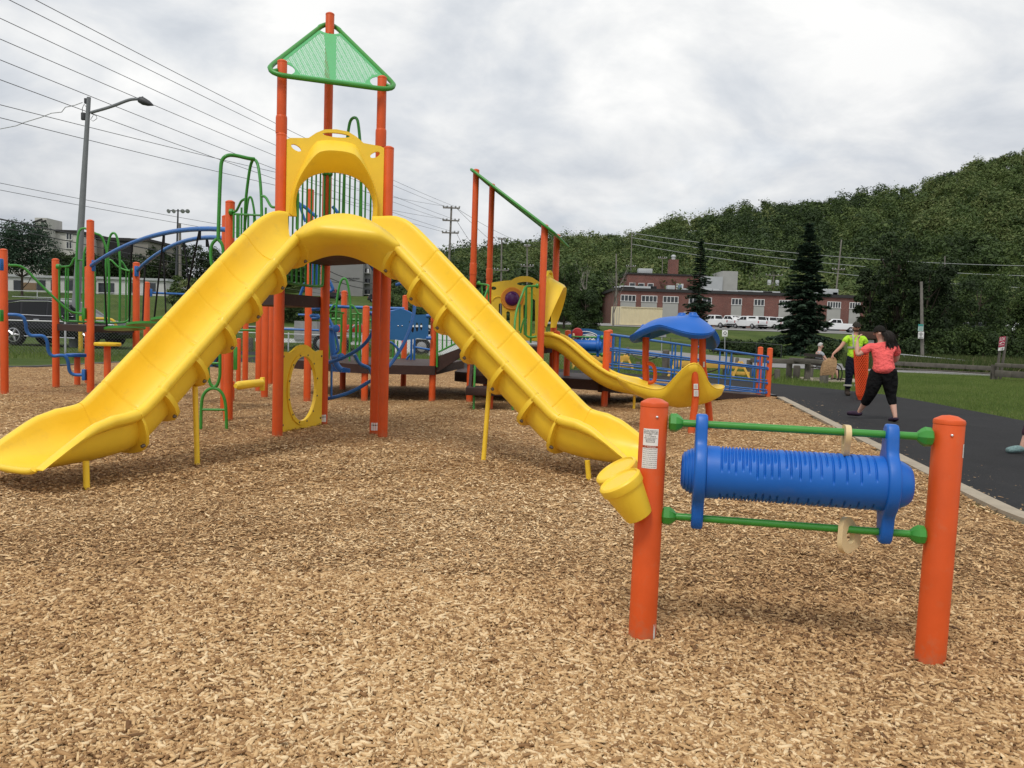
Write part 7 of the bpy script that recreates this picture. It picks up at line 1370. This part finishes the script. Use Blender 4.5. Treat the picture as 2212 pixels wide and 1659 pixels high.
    for i, (x, y, Yb) in enumerate(((1190, 740, 130), (1100, 745, 130), (1040, 700, 120), (1175, 655, 160))):
        c = at(x, y-130 if i < 3 else y-120, Yb); wire(('short line', 'lower line', 'steep line', 'long line')[i]+' running on from the tall pole behind the roofed deck'+(' toward the slim pole', ' toward the bare trees', ' toward the wooden pole', ' over the leafy trees')[i], (A('5', 70, 330+72*(i % 3), 90), .8, c), .02, 'lines beyond the tall pole')
    for i, (x0, y0, x1, y1) in enumerate(((1363, 503, 2300, 575), (1363, 513, 2300, 598), (1363, 527, 2300, 625), (1360, 612, 2300, 665))):
        wire(('upper', 'second', 'third', 'lowest')[i]+' hillside power line above the brick building', (at(x0, y0, 160), 1.5, at(x1, y1, 158)), .05, 'hillside power lines')
    for i, (x0, y0, x1, y1) in enumerate(((690, 574, 830, 612), (690, 589, 830, 624))): wire(('upper', 'lower')[i]+' dark cable in front of the grey apartment block', (at(x0, y0, 75), .5, at(x1, y1, 85)), .04, 'cables at the grey apartment block')
    # chain link fences
    def mesh_fence(name, label, pts, hh, gap=2.6, cell=.11):
        g_ = [Vector((x, y, gzs(x, y))) for x, y in pts]; t = thing(name, label, 'fence', g_[0]); b = MB(); b.tube([p+V3(0, 0, hh) for p in g_], .024, 6); b.build('top_rail', STEEL, t, 60); L_ = sum((g_[i+1]-g_[i]).length for i in range(len(g_)-1)); n = max(2, int(L_/gap)); P = rspline(g_, n+1)
        for p in P: b = MB(); b.lathe(p-V3(0, 0, .1), (0, 0, 1), [(0, .035), (hh+.14, .035), (hh+.17, .02)], 8); b.build('fence_post', STEEL, t, 60)
        b = MB(); Q = rspline(g_, int(L_/cell)+1); k = int(hh/cell)
        for i in range(len(Q)-1):
            for sg in (0, 1):
                pass
        for s_ in range(-k, len(Q)):
            for sg in (1, -1):
                i0, i1 = (max(s_, 0), min(s_+k, len(Q)-1)); 
                if i1 <= i0: continue
                f = lambda i: (i-s_)*cell if sg == 1 else hh-(i-s_)*cell
                a, c = Q[i0]+V3(0, 0, min(hh, max(0, f(i0)))), Q[i1]+V3(0, 0, min(hh, max(0, f(i1)))); b.tube([a, c], .0032, 3, caps=False)
        b.build('wire_mesh', MESHM, t, 0)
    mesh_fence('chain_link_fence', 'chain link fence in front of the black suv', [(-17.2, 27.5), (-13.5, 27.8), (-13.0, 28.4)], 1.12); mesh_fence('low_mesh_fence', 'low chain link fence behind the tower in front of the flatbed truck', [(-14, 38.6), (-8, 38.2), (-3, 36.2), (2.5, 32.5)], .85, 3.2, .13)
    mesh_fence('field_fence', 'long wire field fence far behind on the left lawn', [(-52, 75), (-38, 76), (-22, 78)], 1.6, 4, .4)
    # yellow swing gate beside the street lamp
    t = thing('swing_gate', 'yellow pipe swing gate by the street lamp', 'gate', at(174, 754, 29)); Yg = 29; Z = lambda x, y: A('1', x, y, Yg); GY = mat('yellow_gate_paint', (.62, .40, .03), .5, .4, .1, 5)
    b = MB(); p, q = Z(585, 1003), Z(587, 1240); b.lathe((p.x, Yg, gzs(p.x, Yg)-.1), (0, 0, 1), [(0, .075), (p.z-gzs(p.x, Yg)+.1, .075)], 12); b.build('post', GY, t, 60); b = MB(); b.tube(chaikin([Z(590, 1022), Z(790, 1022), Z(830, 1040), Z(845, 1080)], 2), .05, 8); b.tube([Z(590, 1112), Z(810, 1117)], .035, 8); b.build('arm', GY, t, 60)
    # rustic posts with drooping chain, grass edge of the right
    POSTS = (('6', 345, 937, 1012, 'short post with a bird shaped knot beyond the ramp start'), ('6', 640, 958, 1165, 'tall grey post behind the ramp railing'), ('6', 668, 1028, 1112, 'lower post beside the tall grey post'), ('6', 1118, 1058, 1182, 'grey post behind the middle of the barricade'), ('6', 1168, 1005, 1062, 'square post far behind the ramp end'), ('6', 1210, 1022, 1068, 'dark leaning post far behind the ramp end'), ('6', 1528, 1112, 1198, 'post carrying the timber rail right of the ramp'), ('6', 1680, 1083, 1196, 'thick round post left of the bench'), ('6', 1785, 1080, 1182, 'thick round post right behind the bench seat'), ('6', 1890, 1108, 1232, 'post at the near end of the bench rail'), ('e', 358, 950, 1170, 'chunky round post seen between the left tower posts'), ('6', 425, 1055, 1110, 'squat post in the grass between the barricade legs'))
    tops = {}
    for i, (z, x, yt, yb, lab) in enumerate(POSTS):
        g_ = G(z, x, yb); tp = A(z, x, yt, g_.y); t = thing('wooden_post', lab, 'wooden post', (g_.x, g_.y, 0), 'weathered boundary posts'); r_ = .12 if x in (1680, 1785, 640, 358) else .10; b = MB(); b.lathe((g_.x, g_.y, -.1), (.02*((i % 3)-1), 0, 1), [(0, r_*1.03), (tp.z+.06, r_), (tp.z+.1, r_*.7)], 9); b.build('timber', GREYW, t, 40); tops[x] = tp
    for a, c, lab in ((345, 640, 'drooping rusty chain between the first two boundary posts'), (640, 1118, 'drooping chain passing behind the rocker canopy legs'), (1118, 1528, 'drooping chain from the barricade post to the timber rail')):
        t = thing('chain', lab, 'chain', tops[a], 'boundary chains'); b = MB(); p, q = tops[a]-V3(0, .0, .1), tops[c]-V3(0, 0, .1); b.tube([p.lerp(q, i/16)-V3(0, 0, .45*4*(i/16)*(1-i/16)) for i in range(17)], .025, 5); b.build('links', mat('rusty_chain', (.04, .03, .025), .8), t, 60)
    def rail(label, pts, hz, th, dp=.16, nm='timber_rail'):
        t = thing(nm, label, 'timber rail', (*pts[0][:2], 0), 'timber rails'); b = MB()
        for (x0, y0), (x1, y1) in zip(pts[:-1], pts[1:]):
            d = Vector((x1-x0, y1-y0, 0)); b.rbox(((x0+x1)/2, (y0+y1)/2, hz), (d.length-.01, dp, th), .015, math.atan2(d.y, d.x))
        b.build('beam', GREYW, t, 30)
        for x, y in pts[::max(1, len(pts)-1)]: b = MB(); b.box((x, y+.12, hz/2-.05), (.18, .1, hz+.1)); b.build('stake', GREYW, t, 30)
        return t
    a, c = G('6', 1480, 1195), G('6', 1600, 1195); rail('timber rail ending at the orange ramp post', [(tops[1528].x-.9, tops[1528].y+.05), (tops[1528].x+1.1, tops[1528].y+.05)], .64, .16); p, q = tops[1680], tops[1890]; rail('timber rail in front of the seated grey haired man', [(p.x-.3, p.y-.3), (q.x+.1, q.y-.1)], .70, .13)
    F_ = lambda x, y: tuple(gp(*D('f', x, y)))[:2]
    r1 = [F_(-420, 842), F_(0, 868), F_(400, 890), F_(800, 915), F_(1180, 938)]; rail('long low timber rail along the lawn under the reed bank', r1, .36, .20, .18); rail('thin bottom rail under the long low timber', [(x, y-.12) for x, y in r1], .12, .07, .08); r2 = [F_(1180, 985), F_(1400, 1000), F_(1700, 1022)]; rail('timber rail behind the red slow sign running off the right edge', r2, .62, .16, .14); rail('lower timber running off the right edge behind the slow sign', [(x, y-.05) for x, y in r2], .28, .26, .14)
    # yellow barricades
    def barricade(label, z, x0, x1, yp, xl, yl, Yref=None):
        BY = mat('faded_yellow_paint', (.60, .36, .07), .7, .3, .15, 5); g_ = G(z, xl[0], yl); Y = g_.y; t = thing('barricade', label, 'barricade', (g_.x, Y, 0), 'yellow a-frame barricades'); a, c = A(z, x0, yp, Y), A(z, x1, yp+14, Y); b = MB(); b.rbox(((a.x+c.x)/2, Y, a.z*.5+c.z*.5), (c.x-a.x, .05, .21), .008); b.build('plank', BY, t, 30)
        for x in xl:
            m_ = A(z, x, yp, Y); b = MB()
            for sx, sy in ((-.3, -.35), (.3, -.35)): b.tube([(m_.x+sx*.1, Y+.06, m_.z+.08), (m_.x+sx, Y+.25+sy, 0)], .05, 4)
            b.rbox((m_.x, Y-.02, .18), (.62, .04, .12), .008); b.build('a_frame_leg', BY, t, 30)
    barricade('yellow barricade with two a-frame legs behind the toddler seat', '6', 705, 1265, 1072, (735, 1240), 1172); barricade('yellow barricade behind the far roller drum with one leg in sight', '6', -60, 358, 1018, (-30, 330), 1112)
    # slow sign
    g1, g2 = G('f', 1205, 978), G('f', 1255, 980); Y = g1.y; t = thing('slow_sign', 'red sign reading SLOW on two leaning grey posts at the lawn edge', 'sign', (g1.x, Y, 0)); 
    for (x0, y0, x1, y1, g_) in ((1205, 978, 1250, 590, g1), (1255, 980, 1340, 415, g2)): q = A('f', x1, y1, Y); b = MB(); b.tube([(g_.x, Y, -.1), q], .055, 4); b.build('sign_post', GREYW, t, 20)
    def quad(pts, m, nm, par_, dy): b = MB(); P = [A('f', x, y, Y-dy) for x, y in pts]; b.add(P+[p+V3(0, .02, 0) for p in P], [(0, 1, 2, 3), (7, 6, 5, 4), (0, 4, 5, 1), (1, 5, 6, 2), (2, 6, 7, 3), (3, 7, 4, 0)]); return b.build(nm, m, par_, 20)
    sb = quad([(1250, 422), (1330, 410), (1305, 592), (1230, 602)], WHITE, 'sign_board', t, .08); quad([(1250, 422), (1330, 410), (1311, 545), (1236, 558)], mat('faded_crimson', (.36, .03, .07), .5), 'red_field', sb, .095)
    cu = bpy.data.curves.new('lettering', 'FONT'); cu.body = 'SLOW'; cu.size = 1; cu.extrude = 0; ob = bpy.data.objects.new('lettering', cu); COL.objects.link(ob); dg = bpy.context.evaluated_depsgraph_get(); me = bpy.data.meshes.new_from_object(ob.evaluated_get(dg)); bpy.data.objects.remove(ob)
    xs = [v.co.x for v in me.vertices]; ys = [v.co.y for v in me.vertices]; b = MB(); f = lambda u, v: A('f', 1253+68*u-7*(1-v)*.9, 474-44*v-9*u, Y-.10); b.add([f((v.co.x-min(xs))/(max(xs)-min(xs)), (v.co.y-min(ys))/(max(ys)-min(ys))) for v in me.vertices], [tuple(p.vertices) for p in me.polygons]); b.build('lettering', WHITE, sb, 0)
    b = MB(); b.tube(chaikin([A('f', x, y, Y-.1) for x, y in ((1246, 512), (1262, 505), (1275, 490), (1295, 486), (1306, 492), (1306, 500))], 1), .014, 4); b.tube([A('f', 1244, 528, Y-.1), A('f', 1305, 520, Y-.1)], .01, 4); b.build('car_drawing', WHITE, sb, 60)
    quad([(1262, 572), (1280, 569), (1279, 580), (1261, 583)], GP, 'sign_print', sb, .095); quad([(1286, 566), (1296, 564), (1295, 584), (1285, 586)], INK, 'sign_print', sb, .095)
    # information kiosk behind the people
    Y = 42; t = thing('notice_board', 'brown roofed notice board behind the two standing people', 'notice board', at(1878, 780, Y)); p, q = A('k', 300, 320, Y), A('k', 470, 410, Y); BR = mat('brown_stained_wood', (.07, .04, .03), .8, .2, .2, 6)
    b = MB(); b.rbox(((p.x+q.x)/2, Y, (p.z+q.z)/2), (q.x-p.x+.5, .8, p.z-q.z), .03); b.build('roof', BR, t, 30); q2 = A('k', 460, 500, Y); b = MB(); b.box(((p.x+q.x)/2, Y+.1, (q.z+q2.z)/2-.1), (q.x-p.x-.3, .06, q.z-q2.z+.1)); b.build('notice_panel', WHITE, t, 20)
    for x in (p.x+.1, q.x-.1): b = MB(); b.box((x, Y+.15, q.z/2), (.12, .12, q.z+.1)); b.build('post', BR, t, 20)
    # far small road signs and fence on the bank
    for z, x, yt, yb, Y, lab in (('d', 655, 205, 335, 62, 'small grey rectangular road sign seen from behind on the bank'), ('d', 1436, 210, 500, 60, 'small white speed sign on the bank under the pickups')):
        p, q = A(z, x, yt, Y), A(z, x, yb, Y); t = thing('road_sign', lab, 'road sign', (q.x, Y, gzs(q.x, Y))); b = MB(); b.tube([(q.x, Y, gzs(q.x, Y)-.1), (p.x, Y, p.z)], .035, 6); b.build('post', STEEL, t, 60); b = MB(); b.rbox(p+V3(0, -.05, -.3), (.62 if x == 655 else .4, .02, .62 if x == 655 else .46), .008); s_ = b.build('sign_plate', STEEL if x == 655 else WHITE, t, 30)
        if x != 655: b = MB(); b.tube([p+V3(.1*math.cos(q_), -.07, -.27+.1*math.sin(q_)) for q_ in [2*math.pi*i/16 for i in range(16)]], .02, 5, True); b.build('sign_print', INK, s_, 60)
    t = thing('bank_fence', 'thin pipe rail fence along the foot of the grassy bank', 'fence', at(1500, 760, 66)); P = [A('d', x, y, Y) for x, y, Y in ((80, 262, 72), (500, 305, 70), (760, 318, 68), (1300, 360, 64), (1830, 380, 58), (2140, 405, 54))]; b = MB(); b.tube(P, .018, 5); b.build('rail', DARKP, t, 60)
    for p in P: b = MB(); b.tube([(p.x, p.y, gzs(p.x, p.y)-.1), p], .022, 5); b.build('fence_post', DARKP, t, 60)
    t = thing('bank_fence', 'pale pipe rail in front of the reeds on the right', 'fence', at(2000, 760, 47)); P = [A('f', x, y, 47) for x, y in ((-300, 625), (0, 652), (420, 692), (860, 735))]; b = MB(); b.tube(P, .035, 5); b.build('rail', STEEL, t, 60); b = MB(); [b.tube([(p.x, 47, -.1), p], .04, 5) for p in P]; b.build('fence_post', STEEL, t, 60)
background()
# ------------------------------------------------------------------ trees and ground plants
def plants():
    g_ = lambda px, Y: tuple(at(px, 700, Y))[:2]
    H_ = lambda py, px, Y: at(px, py, Y).z-gzs(*g_(px, Y))
    conifer('dead_topped_spruce', 'thin ragged spruce standing in front of the brick building', g_(1507, 112), H_(512, 1507, 112), 2.5, 3, .45, .10, per=90)
    conifer('blue_spruce', 'big dark full spruce right of the pickups', g_(1737, 68), H_(478, 1735, 68), 2.9, 5, .16, .03, per=150, dens=1.0)
    # right hand dark trees and slope shrubs
    for i, (px, Y, py, rad, low, tn, lab, kind) in enumerate(((1940, 62, 478, 2.3, .05, .10, 'tall dark tree behind the worker', 'dark_tree'), (1885, 66, 560, 1.4, .03, .16, 'narrow dark tree at the right end of the brick building', 'dark_tree'), (1995, 60, 545, 2.4, .03, .12, 'dark dense tree behind the sign pole', 'dark_tree'), (2040, 66, 590, 2.9, .02, .22, 'dark rounded tree right of the sign pole', 'dark_tree'), (2105, 74, 575, 3.0, .05, .26, 'dark round tree on the right slope above the slow sign', 'leafy_tree'), (2185, 82, 600, 3.2, .03, .5, 'lighter leafy tree at the right edge of the slope', 'leafy_tree'), (2255, 80, 585, 3.4, .03, .45, 'leafy tree half out of view at the right edge', 'leafy_tree'), (1905, 90, 545, 2.6, .1, .62, 'bright green tree by the leaning pole', 'leafy_tree'),
              (1218, 96, 560, 2.6, .04, .42, 'soft willow like tree right of the yellow hood', 'leafy_tree'), (1262, 88, 615, 2.0, .04, .3, 'bushy dark tree left of the cream container', 'leafy_tree'), (1178, 100, 600, 2.8, .03, .35, 'green tree behind the roofed deck posts', 'leafy_tree'), (1120, 108, 610, 2.8, .03, .32, 'green tree behind the bubble panel', 'leafy_tree'), (960, 105, 625, 2.4, .03, .3, 'green tree behind the right slide', 'leafy_tree'), (880, 96, 625, 2.2, .02, .45, 'bushy green tree right of the grey apartment block', 'leafy_tree'), (925, 92, 640, 2.0, .02, .5, 'small light tree beyond the blue sea panel', 'leafy_tree'))):
        tree(kind, lab, g_(px, Y), H_(py, px, Y), rad, low, 40+i, 4.2, tn, .135, 20)
    for i, (px, Y, py, rad, low, tn, lab) in enumerate(((130, 108, 540, 3.6, .05, .18, 'dark tree beside the pine in front of the tower building'), (215, 105, 540, 3.2, .05, .16, 'dark tree under the tower building windows'), (265, 108, 545, 3.6, .05, .2, 'dark tree behind the green hooped barrier'), (300, 110, 560, 3.2, .05, .34, 'lighter tree between the barrier and the first arched beam'), (-25, 105, 545, 4.0, .05, .16, 'dark tree at the left edge of the view'), (355, 112, 530, 3.6, .05, .14, 'dark tree under the start of the arched beams'), (430, 114, 520, 3.8, .05, .13, 'dark tree right of the flood light mast'), (480, 112, 540, 3.4, .05, .15, 'dark tree behind the loop climber'), (545, 120, 560, 3.6, .05, .2, 'dark tree behind the upper left slide'), (170, 118, 550, 3.2, .05, .13, 'dark tree just left of the street lamp'))):
        tree('dark_tree', lab, g_(px, Y), H_(py, px, Y), rad, low, 80+i, 3.0, tn, .19, 18, group='dark trees on the left')
    # umbrella pine
    tree('pine_tree', 'tall open crowned pine left of the tower building', g_(48, 84), H_(474, 48, 84), 3.3, .28, 7, 3.4, .5, .13, 30, spread=1.05, lm=CONIF)
    for i, (px, Y, py, rad, tn, lab) in enumerate(((405, 74, 590, 1.7, .72, 'yellow green bush at the foot of the pale pole'), (385, 78, 622, 1.3, .5, 'small green bush left of the pale pole'), (540, 72, 655, 1.9, .4, 'roadside bush left of the tower posts'), (590, 74, 645, 2.0, .36, 'roadside bush between the first tower posts'), (640, 72, 640, 2.2, .34, 'roadside bush under the middle deck'), (690, 76, 650, 1.8, .4, 'roadside bush beside the rear tower post'), (500, 76, 660, 1.8, .35, 'roadside bush behind the loop climber'), (845, 80, 640, 2.0, .55, 'light bush right of the two big tower posts'), (900, 78, 655, 1.8, .5, 'light bush above the blue sea panel'))):
        tree('roadside_bush', lab, g_(px, Y), max(1.2, H_(py, px, Y)), rad, .0, 120+i, 2.4, tn, .13, 13, cat='bush')
    for i, (px, Y, py, rad, tn, lab) in enumerate(((1575, 66, 738, 1.5, .25, 'dark shrub on the bank left of the spruce foot'), (1625, 64, 740, 1.6, .2, 'dark shrub touching the spruce foot'), (1660, 60, 742, 1.4, .2, 'low shrub under the spruce'), (1790, 58, 742, 1.3, .28, 'shrub between the spruce and the worker'), (2030, 58, 715, 2.0, .34, 'leafy shrub on the bank right of the sign pole'), (2080, 60, 700, 2.3, .42, 'rounded shrub on the bank left of the slow sign'), (2130, 60, 712, 2.2, .36, 'dense shrub behind the slow sign'), (2200, 60, 735, 2.0, .42, 'shrub right of the slow sign'), (1960, 56, 735, 1.8, .24, 'shrub behind the sign pole foot'), (1915, 56, 740, 1.6, .2, 'shrub behind the woman'))):
        tree('bank_shrub', lab, g_(px, Y), max(1.0, H_(py, px, Y)), rad, .0, 160+i, 3.0, tn, .11, 14, cat='shrub')
    bare_tree('bare branched grey tree in front of the hillside left of the brick building', g_(1262, 104), H_(505, 1262, 104), 1.0, 3); bare_tree('thin bare branched tree beside the plain wooden pole', g_(1325, 108), H_(540, 1325, 108), .9, 5); bare_tree('pale bare tree on the slope behind the white plant room', g_(1650, 178), H_(520, 1650, 178)*.9, 1.15, 8)
    # tall weeds and reeds on the right bank, lawn blades
    rng = np.random.default_rng(21)
    def blades(name, label, cat, x, y, h, wd, m, tone):
        n = len(x); z = gz(x, y); a = rng.uniform(0, 2*math.pi, n); ln = rng.normal(0, .28, (n, 2))*h[:, None]; ux, uy = np.cos(a)*wd, np.sin(a)*wd
        p0 = np.stack([x-ux, y-uy, z], -1); p1 = np.stack([x+ux, y+uy, z], -1); p2 = np.stack([x+ln[:, 0], y+ln[:, 1], z+h], -1)
        o = raw(name, np.stack([p0, p1, p2], 1).reshape(-1, 3), np.arange(3*n).reshape(-1, 3), m, tone=tone); tag(o, label, cat, kind='stuff')
    GM = tone_mat('grass_blades', [(0, (.075, .12, .026)), (.4, (.135, .20, .048)), (.75, (.20, .24, .072)), (1, (.34, .30, .15))], .7, .2, .3)
    n = 300000; y = rng.uniform(14, 38, n)**1.0; x = rng.uniform(7, 30, n); k = ~inside(x, y, PATH) & (x < 1.0*y*.66+1) & ~inside(x, y, MULCH); k &= (x > 9.3-.0*y) | (y > 25); x, y = x[k], y[k]
    pt = .5+.5*np.sin(.8*x+1.1*np.sin(.6*y))*np.sin(.9*y); blades('lawn_grass', 'short mown lawn grass beside the asphalt path', 'grass', x, y, rng.uniform(.03, .085, len(x)), .006, GM, np.clip(rng.normal(.42, .17, len(x))+.2*(pt-.5), 0, 1))
    n = 60000; x = rng.uniform(-20, 10, n); y = rng.uniform(26, 46, n); k = ~inside(x, y, PATH) & ~inside(x, y, MULCH); x, y = x[k], y[k]; blades('rough_grass', 'rough grass growing round the boundary posts and fences', 'grass', x, y, rng.uniform(.06, .22, len(x)), .012, GM, np.clip(rng.normal(.4, .18, len(x)), 0, 1))
    n = 26000; t_ = rng.uniform(.40, .66, n); y = rng.uniform(41, 56, n); x = t_*y; blades('bank_weeds', 'tall weeds and reeds along the bank behind the timber rail', 'weeds', x, y, rng.uniform(.2, .8, n), .03, tone_mat('weed_blades', [(0, (.03, .055, .015)), (.5, (.07, .10, .03)), (.85, (.15, .14, .07)), (1, (.36, .30, .2))], .8, .15, .25), np.clip(rng.normal(.45, .2, n), 0, 1))
plants()
